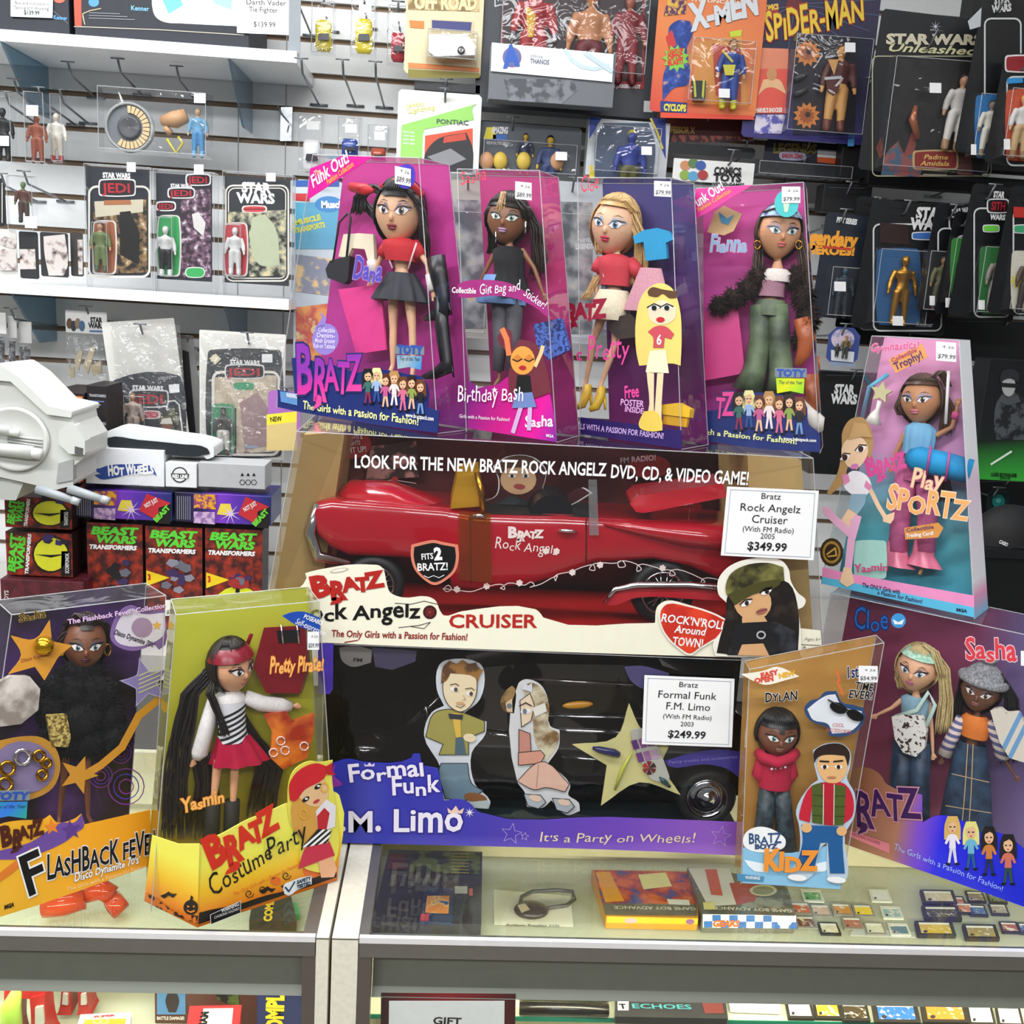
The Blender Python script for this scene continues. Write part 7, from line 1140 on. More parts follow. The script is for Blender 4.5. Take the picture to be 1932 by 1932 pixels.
def lying(x0, y0, x1, y1, label):
    t, pl = carton('robot_toy_box', label, x0, y0, x1, y1, 2.045, .12, ramp_mat('violet_print', [(0, '101018'), (.3, '2A1E5A'), (.5, '7A3AC0'), (.65, '5A2EA8'), (1, '1E2A6A')], wallpl(2.045).p(x0, y1), wallpl(2.045).p(x1, y1), .35), 'toy box', 'violet boxes lying on the red robot boxes')
    m = MB(); w_ = x1-x0; e = lambda a, b: (x0+a*w_, y0+b*(y1-y0)+a*6); m.P(pl, [e(.2, .05), e(.43, .04), e(.43, .48), e(.2, .46)], spot_mat('orange_panels', 'E0A020', '8A3A6A', 90), .0008); m.P(pl, [e(.2, .56), e(.42, .56), e(.42, .92), e(.2, .9)], spot_mat('lilac_panels', '8A6AA8', 'C8A8C8', 90), .0008); m.P(pl, [e(.48, .3), e(.58, .3), e(.62, .66), e(.44, .62)], 'E8D040', .0008); m.star(pl, *e(.58, .6), 22, M('D8C0F0'), .001, 0, .15, 9)
    m.P(pl, [e(.74, .08), e(.98, .34), e(.9, .96), e(.66, .6)], 'C02832', .0012); m.P(pl, [e(.86, .5), e(.99, .36), e(.98, .98), e(.86, .98)], '14100E', .0014); m.T(pl, 'BEAST', *e(.84, .95), *e(.98, .5), 9, '6AD03A', .002, 'h'); m.T(pl, 'NOT JUST', *e(.73, .52), *e(.86, .3), 8, WHITE, .0018, 'b')
    for i in range(7): m.line(pl, [e(.03+i*.022, .12), e(.03+i*.022, .8)], 1.4, '8A8A9A', .0008)
    m.build('front_print', t)
lying(140, 922, 325, 984, 'violet robot toy box lying flat, left one of the pair'); lying(329, 928, 511, 992, 'violet robot toy box lying flat, right one of the pair')
t, pl = carton('white_car_box', 'white toy car box with a blue flame logo', 160, 843, 310, 919, 2.05, .06, M('E8EAF0', .5), 'toy box'); m = MB(); BL_ = M('2A4A9A', .4)
m.P(pl, [(172, 876), (182, 884), (204, 878), (240, 876), (286, 880), (296, 898), (284, 892), (240, 896), (214, 902), (190, 904), (178, 896), (190, 894), (180, 888)], BL_, .0008); m.T(pl, 'HOT WHEELS', 204, 897, 290, 893, 17, WHITE, .0012, 'h', .1, .03); m.T(pl, '1955 Delivery Wagon', 244, 918, 300, 921, 4, '5A5A60', .001, 'r'); m.build('front_print', t)
t, pl = carton('white_car_box', 'small square white box with a round black logo', 312, 872, 371, 921, 2.045, .07, M('E4E6E8', .5), 'toy box'); m = MB(); m.E(pl, 339, 896, 15, 15, '2A2A2E', .0006); m.E(pl, 339, 896, 12.5, 12.5, 'E4E6E8', .001); m.P(pl, [(322, 893), (357, 894), (355, 903), (324, 902)], '2A2A2E', .0014); m.T(pl, 'RED LINE', 325, 901, 354, 902, 6, WHITE, .0018, 'h'); m.build('front_print', t)
t, pl = carton('grey_car_box', 'grey cardboard box with small black symbols', 374, 872, 500, 924, 2.048, .075, M('B4B6B8', .6), 'toy box'); m = MB()
for i in range(3): m.line(pl, [(457+i*11+5*math.cos(a), 910+5*math.sin(a)) for a in [j*1.05 for j in range(6)]], 1.2, BLACK, .0008, True); m.star(pl, 457+i*11, 896, 4, BLACK, .0008, 0, .5, 3)
m.build('front_print', t)
m = MB(); pl = wallpl(2.065); t = thing('handheld_console', 'white and dark grey handheld controller lying on the white boxes', 'controller', pl.p(300, 858))
pts = [(199, 832), (206, 843), (240, 851), (320, 858), (366, 862), (396, 856), (390, 846), (340, 838), (260, 830), (204, 826)]
m.X(pl, pts, M('22282E', .4), .006, .09); bevel(m.build('lower_shell', t), .004); m = MB(); m.X(pl, [(197, 826), (204, 833), (262, 837), (340, 845), (380, 856), (390, 866), (403, 862), (402, 844), (380, 834), (330, 826), (262, 816), (204, 813)], M('E8ECEE', .35), .003, .09); bevel(m.build('upper_shell', t), .003)
for lb, x0, y0, x1, y1, Y, sx in (('dark toy box with orange picture panel, top of the stack behind the white walker', 90, 738, 160, 788, 2.13, 0), ('dark toy box with orange picture panel, second of the stack behind the white walker', 92, 790, 164, 850, 2.12, 0), ('dark toy box with blue and orange picture, third behind the white walker', 92, 852, 162, 915, 2.13, 0)):
    t, pl = carton('dark_toy_box', lb, x0, y0, x1, y1, Y, .16, M('221418', .5), 'toy box', 'dark boxes stacked behind the walker toy', zbot=None if y0 < 850 else None)
    m = MB(); m.P(pl, [(x0+14, y0+8), (x1-4, y0+10), (x1-5, y1-6), (x0+14, y1-8)], spot_mat('orange_picture', 'E05A20', 'F0A060', 40, .45, .6, c3='C02810'), .0008); m.P(pl, [(x1-34, y0+16), (x1-14, y0+14), (x1-10, y1-20), (x1-30, y1-16)], spot_mat('robot_print', '1A1A40', '6A4A70', 120), .0012); m.T(pl, 'TRANSFORMERS', x0+18, y1-6, x1-10, y1-4, 4, 'C8C8D0', .0012); m.build('front_print', t)
    q = wrect(pl, x1+1, y0-2, x1+46, y1-2)
t, pl = carton('dark_toy_box', 'tall black toy box standing between dark stack and white backing board', 163, 726, 206, 915, 2.14, .1, M('1A1518', .5), 'toy box')
m = MB()
for y in (748, 800): m.T(pl, 'TRANSFORMERS', 168, y, 200, y+2, 5, 'B8B8C0', .0008); m.line(pl, [(168, y+8), (196, y+10)], 2, '6A7AB0', .0008); m.line(pl, [(168, y+14), (190, y+16)], 2, '8A8A90', .0008)
m.build('front_print', t)
t, pl = carton('support_carton', 'plain dark carton under the dark toy box stack', 92, 917, 206, 1000, 2.15, .14, M('2A1A1C', .6), 'carton', zbot=ZC)
def beast_side(x0, y0, x1, y1, label, ytop):
    t, pl = carton('robot_toy_box', label, x0, y0, x1, y1, 2.02, .1, BWR, 'toy box', 'red robot boxes lying on their sides', side=M('2A0E10', .5))
    m = MB(); m.T(pl, 'BEAST', x0+18, y1-10, x0+24, y0+8, 13, '5AD03A', .001, 'h', .1); m.T(pl, 'WARS', x0+33, y1-14, x0+38, y0+12, 12, '5AD03A', .001, 'h', .1); m.T(pl, 'TRANSFORMERS', x0+43, y1-6, x0+49, y0+6, 6, WHITE, .001, 'h', .1)
    cx, cy = x0+86, (y0+y1)/2; m.E(pl, cx, cy, 36, (y1-y0)*.40, '1A1010', .0006); m.E(pl, cx, cy, 32, (y1-y0)*.36, 'E0E030', .001); m.P(pl, [(cx-31, cy), (cx, cy+1), (cx+31, cy-1), (cx, cy+6)], BLACK, .0014)
    rb = random.Random(int(y0))
    for i in range(7): a = rb.random()*6.28; m.P(pl, [(cx+12+20*math.cos(a)+10*math.cos(b), cy-30+7*math.sin(a)+7*math.sin(b)) for b in (0, 1.3, 2.4, 4)], ('3A2A6A', '1E1A30')[i % 2], .0018+i*.0001)
    m.P(pl, [(x1-22, cy-6), (x1-4, cy-6), (x1-5, y1-4), (x1-23, y1-4)], '101010', .001); m.T(pl, 'SCORPONOK' if y0 > 980 else 'TRANSMETALS', x1-8, y1-8, x1-8, cy-2, 7, WHITE, .0014, 'b'); m.build('front_print', t)
beast_side(8, 936, 136, 1000, 'red robot toy box on its side, upper one under the white walker', 0); beast_side(10, 1002, 138, 1090, 'red robot toy box on its side, lower one with silver sticker', 0)
t, pl = carton('maroon_box', 'plain maroon box under the sideways red robot boxes', 0, 1092, 160, 1170, 2.0, .14, spot_mat('maroon_print', '4A1620', '5E1E2A', 60), 'toy box', zbot=ZC); m = MB(); m.T(pl, 'TOYS', 16, 1140, 16, 1114, 8, 'D8D0D0', .0008, 'b'); m.build('front_print', t)
# ---- the white toy walker vehicle
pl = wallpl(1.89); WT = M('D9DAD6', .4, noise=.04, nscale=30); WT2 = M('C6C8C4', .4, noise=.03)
t = thing('toy_vehicle', 'large off-white plastic toy vehicle with twin cannons, at the left edge', 'toy vehicle', pl.p(40, 936))
def wpart(name, pts, off, th, mat=WT, bev=.004, parent=None):
    m = MB(); m.X(pl, pts, mat, off, th, None, True); o = m.build(name, parent or t); bevel(o, bev, 2); return o
hull = wpart('hull', [(-60, 700), (0, 690), (34, 716), (96, 780), (136, 780), (140, 800), (160, 830), (160, 862), (138, 880), (138, 916), (106, 924), (0, 900), (-60, 900)], 0, .13, WT, .006)
wpart('roof_plate', [(-60, 694), (0, 688), (36, 712), (90, 766), (136, 776), (134, 788), (88, 782), (20, 720), (-60, 712)], .012, .15, WT, .004, hull)
m = MB(); c = pl.p(30, 828, .002); k = pl.mpp(30, 828); m.loft([[c+(pl.u*math.cos(a)*r_*1.0+pl.v*math.sin(a)*r_*.98)*k+pl.n*o for a in [i*2*math.pi/32 for i in range(32)]] for r_, o in ((64, 0), (64, .006), (60, .009), (57, .007), (20, .008), (1, .008))], WT); disc = m.build('side_disc', t)
for y, r_, x1 in ((812, 9, 20), (852, 13, 62)):
    m = MB(); m.tube([pl.p(-40, y-10, .02), pl.p(x1, y+2, .022)], r_*k, WT2, 14); m.tube([pl.p(x1-8, y+1, .022), pl.p(x1+16, y+6, .022)], r_*k*.8, WT, 12); m.build('side_gun', t)
for i in range(4): m = MB(); m.tube([pl.p(14, 822+i*5, .012), pl.p(80, 830+i*6, .012)], .0016, WT2, 6); m.build('moulded_rib', disc)
wpart('cheek_block', [(112, 812), (140, 800), (160, 832), (160, 858), (130, 856), (110, 836)], .016, .03, WT, .003)
wpart('cockpit_slot', [(141, 842), (157, 846), (156, 858), (141, 856)], .017, .004, M('5A5A5A', .5), .001)
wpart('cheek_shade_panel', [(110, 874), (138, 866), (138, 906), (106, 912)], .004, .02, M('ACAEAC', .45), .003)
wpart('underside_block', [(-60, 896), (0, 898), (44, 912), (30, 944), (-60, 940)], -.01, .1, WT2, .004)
for a, b in (((70, 922), (150, 948)), ((130, 922), (206, 946))):
    m = MB(); m.tube([pl.p(*a, .03), pl.p((a[0]+b[0])/2, (a[1]+b[1])/2, .034), pl.p(*b, .036)], [.009, .008, .006], M('9AA0A4', .4), 12); m.tube([pl.p(b[0]-14, b[1]-5, .036), pl.p(*b, .036)], .0075, M('B0B4B6', .35), 12); m.build('cannon', t)
# ================================================================ goods on the middle and right of the wall
def minicar(t, pl, x0, y0, x1, y1, c, c2='20242A', off=.01):
    """a small die-cast car seen from above, nose down"""
    k = pl.mpp(x0, y0); cx = (x0+x1)/2; w_ = (x1-x0)/2; rings = []
    for f, ww, zz in ((0, .75, .004), (.12, .95, .007), (.3, 1, .010), (.5, .96, .012), (.62, .98, .009), (.85, 1, .007), (1, .7, .004)):
        c0 = pl.p(cx, y0+(y1-y0)*f, off); rings.append([c0+pl.u*w_*ww*k*math.cos(a)+pl.n*(zz*math.sin(a)) for a in [math.pi*i/8 for i in range(9)]])
    m = MB(); m.loft(rings, M(c, .25, 0, .5), closed=False, cap=True); o = m.build('toy_car', t)
    h = y1-y0; m = MB(); m.X(pl, [(cx-w_*.6, y0+h*.42), (cx+w_*.6, y0+h*.42), (cx+w_*.7, y0+h*.62), (cx-w_*.7, y0+h*.62)], M(c2, .2), off+.0135, .003); m.build('car_window', o)
MCG = 'small car blister packs on wire pegs'
def carpack(label, x0, y0, x1, y1, Y, cy0, cy1, c, c2='20242A', st=True, hk=None):
    pl = wallpl(Y); q = wrect(pl, x0, y0, x1, y1); t = thing('car_blister_pack', label, 'carded toy', V(((q[0].x+q[2].x)/2, Y, q[2].z)), MCG)
    blister(t, pl, x0, y0, x1, y1, .02, name='clear_pack'); w_ = (x1-x0)*.15
    minicar(t, pl, x0+w_, cy0, x1-w_, cy1, c, c2)
    if st: sticker(t, pl, x0+(x1-x0)*.3, y0+14, x1-(x1-x0)*.2, y0+30, '', .021)
    if hk: hook(*hk)
    else: hook((x0+x1)/2, y0+4, Y-.025)
carpack('clear pack with a yellow and black car, top row left of the yellow one', 588, 0, 633, 108, 2.4, 38, 98, 'D8C83A'); carpack('clear pack with a plain yellow car, top row', 663, -6, 710, 112, 2.4, 36, 102, 'E8D42A'); carpack('clear pack with a red and black car, top row beside the tan truck card', 732, 10, 770, 128, 2.4, 62, 118, 'B02838')
carpack('clear pack with a white car, second row', 564, 214, 612, 330, 2.4, 264, 326, 'E8E8E8', hk=(568, 122, 2.22)); carpack('clear pack with a blue car, second row', 638, 220, 682, 300, 2.4, 262, 298, '2A4AA0', hk=(646, 124, 2.22)); carpack('clear pack with a red-orange car, second row', 694, 234, 734, 310, 2.4, 280, 308, 'B84A2A', hk=(708, 128, 2.22))
m = MB(); pl = wallpl(2.49); t = thing('hook_bracket', 'bare chrome bracket plate on the wall left of the small car packs', 'hook', pl.p(540, 262)); m.X(pl, [(530, 202), (552, 202), (550, 266), (528, 266)], M('B8BCC0', .25, .8), 0, .01); m.tube([pl.p(524, 200, .004), pl.p(530, 214, .02), pl.p(546, 232, .03), pl.p(542, 250, .03)], .002, CHROME, 6); m.build('bracket_plate', t)
t, pl, m = card('carded_truck', 'cream and tan card with a large white truck, top of the wall', 768, -40, 906, 148, 2.35, M('E4D8B0', .5), group='carded vehicles')
m.P(pl, [(770, -38), (904, -38), (904, 22), (770, 18)], spot_mat('mud_print', '8A7040', 'D8C088', 40), .0008); m.T(pl, 'OFF ROAD', 782, 16, 900, 18, 22, 'F0DCA8', .0012, 'h', ol=M('6A5030')); m.P(pl, [(812, 36), (894, 40), (894, 110), (812, 106)], 'D8C8A0', .0008); m.P(pl, [(815, 38), (890, 42), (888, 60), (815, 56)], '3A3E78', .0012); m.P(pl, [(772, 38), (800, 40), (800, 54), (774, 52)], 'E8843A', .001); m.P(pl, [(770, 118), (904, 128), (904, 136), (770, 128)], 'E88A4A', .001); m.P(pl, [(770, 130), (905, 138), (905, 147), (770, 147)], '8A8030', .0009); m.build('card', t)
blister(t, pl, 806, 60, 900, 126, .05); m = MB(); m.prism([pl.p(x, y, .04) for x, y in ((810, 64), (880, 64), (896, 84), (896, 104), (820, 106), (808, 96))], -pl.n*.03, M('F2F0EC', .3)); o = m.build('toy_truck', t); bevel(o, .004, 3); wheel(o, pl.back(-.042), 870, 95, 7, .01, 0)
hook(838, -30, 2.32)
t, pl = carton('black_carton', 'long black blister tray under the tan truck card', 782, 151, 906, 178, 2.36, .06, M('2A2C30', .4), 'carded toy'); hook(842, 160, 2.35)
t, pl, m = card('carded_car', 'white and lime green card with a red window and black car picture', 752, 168, 902, 330, 2.33, M('ECEEE8', .5), group='carded vehicles')
LM = M('9AD86A', .45); m.P(pl, [(758, 236), (900, 196), (892, 202), (894, 226), (800, 244), (796, 326), (754, 326)], LM, .0008); m.T(pl, 'PONTIAC', 823, 233, 884, 236, 8, '4A5A50', .0014, 'b'); m.P(pl, [(798, 252), (896, 236), (896, 326), (796, 326)], WHITE, .001); m.P(pl, [(802, 256), (892, 242), (892, 324), (800, 324)], 'E0583A', .0014); m.P(pl, [(802, 290), (826, 262), (880, 250), (892, 280), (892, 324), (800, 324)], '2A2A2E', .0018); m.P(pl, [(838, 258), (878, 251), (880, 264), (836, 270)], 'C84A38', .0022); m.P(pl, [(806, 296), (850, 280), (880, 300), (840, 316)], '8A8A90', .0022)
for i in range(4): m.T(pl, 'collector series', 760, 250+i*7, 782, 252+i*7, 4, WHITE, .0012, 'b')
m.T(pl, 'Johnny', 768, 204, 800, 198, 8, 'E0E08A', .0012, 'b', .2); m.T(pl, 'Lightning', 770, 214, 820, 206, 8, 'E0E08A', .0012, 'b', .2); m.build('card', t); hook(840, 178, 2.31)
t, pl, m = card('carded_car', 'blue and white card with yellow lettering behind the leftmost doll box', 558, 338, 640, 700, 2.36, M('C8D4DC', .5), group='carded vehicles')
m.P(pl, [(558, 340), (640, 340), (640, 352), (558, 352)], '2A5AA8', .0008); m.P(pl, [(558, 365), (584, 365), (584, 380), (558, 378)], 'C83A3A', .001); m.P(pl, [(558, 382), (640, 382), (640, 470), (558, 470)], '5AA8C8', .0008); m.E(pl, 620, 385, 26, 15, '3A8AC8', .0012); m.T(pl, 'Muscle', 606, 392, 650, 392, 12, WHITE, .0016, 'h'); m.T(pl, 'MUSCLE', 558, 425, 606, 414, 9, 'D8D84A', .0012, 'h'); m.T(pl, 'TRANSPORTS', 556, 440, 614, 428, 9, 'D8D84A', .0012, 'h'); m.P(pl, [(558, 480), (640, 490), (640, 560), (558, 550)], spot_mat('yellow_picture', 'E8C890', '8A90A0', 40), .001); m.P(pl, [(558, 580), (640, 570), (640, 690), (558, 690)], spot_mat('flame_picture', 'E8A050', 'C8504A', 30, .4, .6, c3='E8D090'), .001); m.build('card', t); hook(600, 346, 2.34)
t, pl, m = card('purple_toy_card', 'purple card with yellow NEW strip seen left of the doll boxes', 506, 736, 566, 846, 2.2, M('A86AB8', .5)); hook(540, 742, 2.18); m.P(pl, [(503, 782), (560, 776), (560, 796), (503, 802)], 'F0E040', .0008); m.T(pl, 'NEW', 510, 796, 532, 794, 9, BLACK, .0012, 'b'); m.P(pl, [(503, 802), (560, 796), (560, 850), (503, 850)], 'D8C080', .0008); m.build('card', t)
# big dark boxed figures
t, pl = carton('figure_box', 'big dark grey box with a red-framed window of three figures', 908, -70, 1238, 226, 2.36, .06, M('3C4046', .45), 'toy box'); m = MB(); m.P(pl, [(946, -60), (1217, -50), (1215, 168), (946, 160)], 'A02A30', .0008); m.P(pl, [(949, -60), (1213, -50), (1211, 154), (949, 148)], '3A2A2E', .0012); m.T(pl, "MARVEL'S JUGGERNAUT", 1130, 164, 1208, 167, 6, 'F0E8E8', .0014, 'h'); m.P(pl, [(1215, 190), (1232, 191), (1231, 212), (1214, 211)], 'D8DADC', .001); m.line(pl, [(934, -4), (934, 12), (954, 6), (975, 13), (975, -4)], 2, 'D8DADC', .001); m.T(pl, 'YEARS', 936, 2, 974, 3, 10, 'D8DADC', .001, 'b'); m.build('front_print', t)
fig(t, pl, 1001, -40, 168, '8A8A90', 'A82A2E', 'A82A2E', '7A1A1E', None, .008); m = MB(); m.P(pl, [(992, 14), (1012, 14), (1006, 70), (996, 70)], 'D8A82A', .024); m.build('yellow_panel', t)
fig(t, pl, 1104, -20, 190, 'C88A60', 'C88A60', '6A2226', '6A2226', '7A2A20', .008); fig(t, pl, 1178, -10, 160, 'B06A58', '8A2830', '8A2830', '6A1A20', '7A2026', .008); blister(t, pl, 948, -56, 1212, 152, .045, name='clear_window')
t, pl = carton('white_flap_box', 'grey box with a broad white flap and round blue emblem, before the dark box', 926, 84, 1156, 204, 2.255, .05, M('6A6E74', .4), 'toy box'); m = MB(); m.X(pl, [(928, 80), (1158, 102), (1155, 155), (926, 134)], M('EEF0F4', .4), .004, .002); m.E(pl, 966, 108, 18, 19, '7A6A9A', .0046); m.E(pl, 966, 108, 15, 16, '5A6AA8', .005); m.T(pl, 'A', 952, 126, 978, 122, 34, '2A5AB8', .0054, 'h', .15); m.T(pl, 'THANOS', 1000, 119, 1036, 122, 8, '6A6E80', .0048, 'b'); m.T(pl, 'Infinite', 1000, 108, 1024, 110, 6, '9AA0B0', .0048, 'r')
m.line(pl, [(1066, 94), (1078, 112), (1098, 126), (1122, 130), (1148, 124)], 7, 'C8DCE4', .0046); m.line(pl, [(1104, 100), (1154, 134)], 8, 'C8DCE4', .0052); m.build('white_flap', t)
m = MB(); m.P(pl, [(950, 148), (1080, 150), (1090, 170), (1060, 196), (960, 190)], spot_mat('dark_figure_print', '4A4E54', '7A7E84', 40), .0008); m.build('front_print', t)
t, pl, m = card('carded_figure', 'grey blister card with yellow and blue lettering and blue-yellow figure parts', 905, 228, 1092, 336, 2.36, M('5A6068', .5), group='carded figures on the upper wall')
m.P(pl, [(918, 240), (934, 240), (936, 262), (912, 262)], 'E8D83A', .001); m.T(pl, 'AMAZING', 928, 251, 958, 252, 11, 'E8E8EC', .0012, 'h', .1); m.P(pl, [(930, 254), (957, 254), (957, 264), (930, 264)], '3A6AB8', .001); m.T(pl, 'REVOLTECH', 918, 272, 954, 273, 5, 'D8D8DC', .001, 'b'); m.build('card', t); blister(t, pl, 910, 262, 1086, 336, .03)
for x, c in ((918, 'D8A070'), (944, 'E0C048'), (988, 'E0C048'), (1050, 'D8A070')): m = MB(); m.ell(pl.p(x, 304, .012), pl.u*.016, pl.v*.02, pl.n*.01, M(c, .5), 12, 8); m.build('figure_part', t)
fig(t, pl, 1032, 256, 370, 'D8B040', '3A4A7A', '2A3A6A', '3A4A7A', '1A1A20', .008); fig(t, pl, 988, 252, 330, 'D8B040', '2A3050', '2A3050', None, '1A1A20', .004); sticker(t, pl, 1048, 286, 1070, 302, '', .031); hook(968, 232, 2.34)
t, pl = carton('figure_box', 'blue cornered window box with a blue armoured figure, under the big dark box', 1112, 222, 1256, 340, 2.33, .05, M('C8CCD0', .4), 'toy box'); m = MB(); m.P(pl, [(1112, 222), (1136, 222), (1112, 262)], '2A4AA8', .0008); m.P(pl, [(1226, 222), (1256, 224), (1256, 300), (1236, 250)], '2A3A8A', .0008); m.line(pl, [(1228, 224), (1240, 250), (1250, 280)], 4, 'E0C83A', .0012); m.P(pl, [(1112, 312), (1122, 312), (1122, 338), (1112, 338)], 'E8D03A', .001); m.P(pl, [(1138, 232), (1224, 232), (1236, 270), (1232, 336), (1122, 336), (1122, 270)], '4A5870', .001); m.build('front_print', t)
fig(t, pl, 1182, 246, 390, '3A4AA0', '2E3E90', '5A5A30', '2E3E90', 'C8B83A', .006); blister(t, pl, 1120, 236, 1238, 336, .04, name='clear_window'); sticker(t, pl, 1210, 276, 1230, 292, '', .042)
# orange card
OR_ = ramp_mat('orange_card_print', [(0, 'D84A3A'), (.5, 'E8884A'), (1, 'E07848')], wallpl(2.3).p(1250, 220), wallpl(2.3).p(1420, 0), .45)
t, pl, m = card('carded_figure', 'orange card with blue and yellow figure and green starburst', 1246, -40, 1424, 224, 2.3, OR_, group='carded figures on the upper wall')
m.T(pl, 'THE UNCANNY', 1302, 2, 1410, 10, 6, 'F4E8D8', .001, 'b'); m.T(pl, 'X-MEN', 1307, 56, 1432, 24, 36, 'D8DCE0', .0016, 'h', .1, .02, ol=M('2A6AB8')); m.P(pl, [(1252, 30), (1262, -10), (1296, -10), (1294, 26)], spot_mat('comic_print', '5A2A5A', 'E0B04A', 120), .0012)
m.P(pl, [(1262, 52), (1280, 38), (1302, 40), (1308, 60), (1296, 90), (1302, 140), (1296, 160), (1272, 166), (1250, 190), (1252, 140), (1268, 100)], spot_mat('blue_comic_print', '1E3A8A', '3A5AB0', 60, .45, .6, c3='E8A030'), .0012); m.P(pl, [(1264, 96), (1256, 70), (1268, 56), (1276, 84)], 'D03A38', .0014); m.star(pl, 1275, 110, 26, M('8ACA4A'), .0018, 10, .7, 11)
for i, tx in enumerate(('LIGHT-UP', 'OPTIC', 'BLAST!')): m.T(pl, tx, 1260, 104+i*10, 1289, 99+i*10, 8, 'E8302A', .0024, 'h')
m.P(pl, [(1246, 190), (1296, 194), (1296, 214), (1246, 210)], '1E3A8A', .0012); m.T(pl, 'CYCLOPS', 1252, 208, 1294, 210, 11, 'F0E040', .0018, 'h'); m.P(pl, [(1246, 212), (1420, 218), (1424, 226), (1246, 222)], 'E8503A', .0014); m.P(pl, [(1312, 80), (1400, 66), (1410, 200), (1306, 196)], 'E0984A', .001); m.P(pl, [(1344, 82), (1398, 92), (1398, 196), (1350, 180)], 'C04A38', .0012); m.P(pl, [(1376, 60), (1400, 56), (1398, 68), (1378, 70)], 'C8D838', .0016); m.build('card', t)
blister(t, pl, 1300, 72, 1412, 204, .03); fig(t, pl, 1372, 74, 206, 'C89870', '2A4898', '2A4898', 'D8D03A', '6A3A22', .01); m = MB(); m.X(pl, [(1306, 152), (1332, 152), (1330, 190), (1308, 190)], M('22242A', .4), .012, .01); m.line(pl, [(1310, 152), (1312, 182)], 4, 'C8D03A', .0124); m.line(pl, [(1328, 152), (1326, 182)], 4, 'C8D03A', .0124); m.build('backpack_piece', t)
m = MB(); m.P(pl, [(1364, 122), (1388, 122), (1384, 142), (1368, 142)], 'D8D03A', .0235); m.line(pl, [(1364, 96), (1382, 116)], 4, 'D8C83A', .024); m.build('yellow_belt', t); sticker(t, pl, 1356, 167, 1377, 184, '', .0315); hook(1330, -30, 2.27)
t, pl, m = card('carded_figure', 'dark red card peeking out below the orange card', 1258, 200, 1420, 268, 2.37, M('5A2A26', .5), group='carded figures on the upper wall'); m.T(pl, 'PROFESSOR X', 1244, 250, 1310, 252, 11, 'B89A50', .001, 'h'); m.P(pl, [(1258, 254), (1420, 258), (1420, 268), (1258, 268)], spot_mat('red_foil', '3A1A1A', 'A05048', 90), .0008); m.build('card', t); hook(1340, 215, 2.35)
t, pl, m = card('black_tray', 'black plastic tray hanging below the dark red card', 1262, 268, 1424, 300, 2.37, M('1E2026', .3), 'carded toy'); m.build('tray', t); hook(1410, 276, 2.36)
# dark card with yellow logo
PB = ramp_mat('violet_card_print', [(0, '3A3480'), (.25, '2A2450'), (.6, '1E1E3A'), (1, '2A2444')], wallpl(2.3).p(1500, 280), wallpl(2.3).p(1520, 0), .45)
t, pl, m = card('carded_figure', 'dark violet card with slanted yellow lettering and tan figure in brown', 1428, -40, 1628, 274, 2.306, PB, group='carded figures on the upper wall')
m.T(pl, 'SPIDER-MAN', 1446, 78, 1632, 38, 42, 'E8C838', .0016, 'b', .12, .05, ol=M('B03A20')); m.P(pl, [(1440, 8), (1470, 10), (1468, 28), (1438, 26)], 'A0303A', .001); m.T(pl, 'COMICS', 1439, 21, 1469, 17, 9, 'E8C84A', .0014, 'h')
for a in range(9): m.line(pl, [(1500, 8), (1500+170*math.cos(.35*a-.1), 8+90*math.sin(.35*a-.1))], 1, '5A6A90', .0008)
m.E(pl, 1499, 12, 17, 18, '6A1E28', .0012)
m.P(pl, [(1430, 90), (1488, 92), (1482, 214), (1424, 214)], 'E08A6A', .001); m.P(pl, [(1432, 130), (1486, 130), (1482, 214), (1426, 214)], 'E0584A', .0012); m.T(pl, "MARVEL'S SHOCKER", 1425, 212, 1476, 211, 7, 'F0E0D8', .0016, 'h'); m.P(pl, [(1426, 216), (1482, 216), (1474, 252), (1422, 252)], spot_mat('lilac_print', 'D8D0E0', '5A58A8', 50), .001); m.P(pl, [(1440, 150), (1470, 150), (1484, 178), (1462, 166), (1446, 166), (1430, 180)], 'E8B888', .0014); m.E(pl, 1456, 140, 10, 12, 'C89060', .0016)
m.P(pl, [(1500, 72), (1620, 72), (1612, 256), (1496, 254)], '1C1826', .001)
for cx, cy, r_ in ((1524, 100, 26), (1522, 218, 26)): m.star(pl, cx, cy, r_, M('D8843A'), .0014, 15, .7, 12); m.star(pl, cx, cy, r_*.6, M('A8582A'), .0018, 40, .75, 11); m.E(pl, cx+2, cy-2, r_*.2, r_*.2, '3A2018', .0022)
m.P(pl, [(1600, 262), (1612, 262), (1611, 276), (1599, 276)], '4A90C8', .001); m.build('card', t)
blister(t, pl, 1492, 66, 1618, 262, .035); fig(t, pl, 1571, 84, 248, 'D8A05A', '5A2E2A', 'D8A05A', '6A342A', '4A2A20', .012); m = MB(); m.X(pl, [(1558, 150), (1586, 148), (1582, 172), (1572, 180), (1562, 172)], M('5A2A24', .5), .026, .004); m.line(pl, [(1557, 148), (1587, 146)], 5, 'C8C8CC', .0275); m.P(pl, [(1562, 112), (1582, 112), (1574, 142)], 'D8A05A', .0285); m.build('brown_trunks', t); m = MB()
for p in (((1500, 150), (1522, 140)), ((1500, 178), (1524, 168))): m.tube([pl.p(*p[0], .012), pl.p(*p[1], .014)], .006, M('3A3E40', .4), 8)
m.build('grey_cylinders', t); sticker(t, pl, 1594, 80, 1614, 98, '', .036); hook(1524, -30, 2.27)
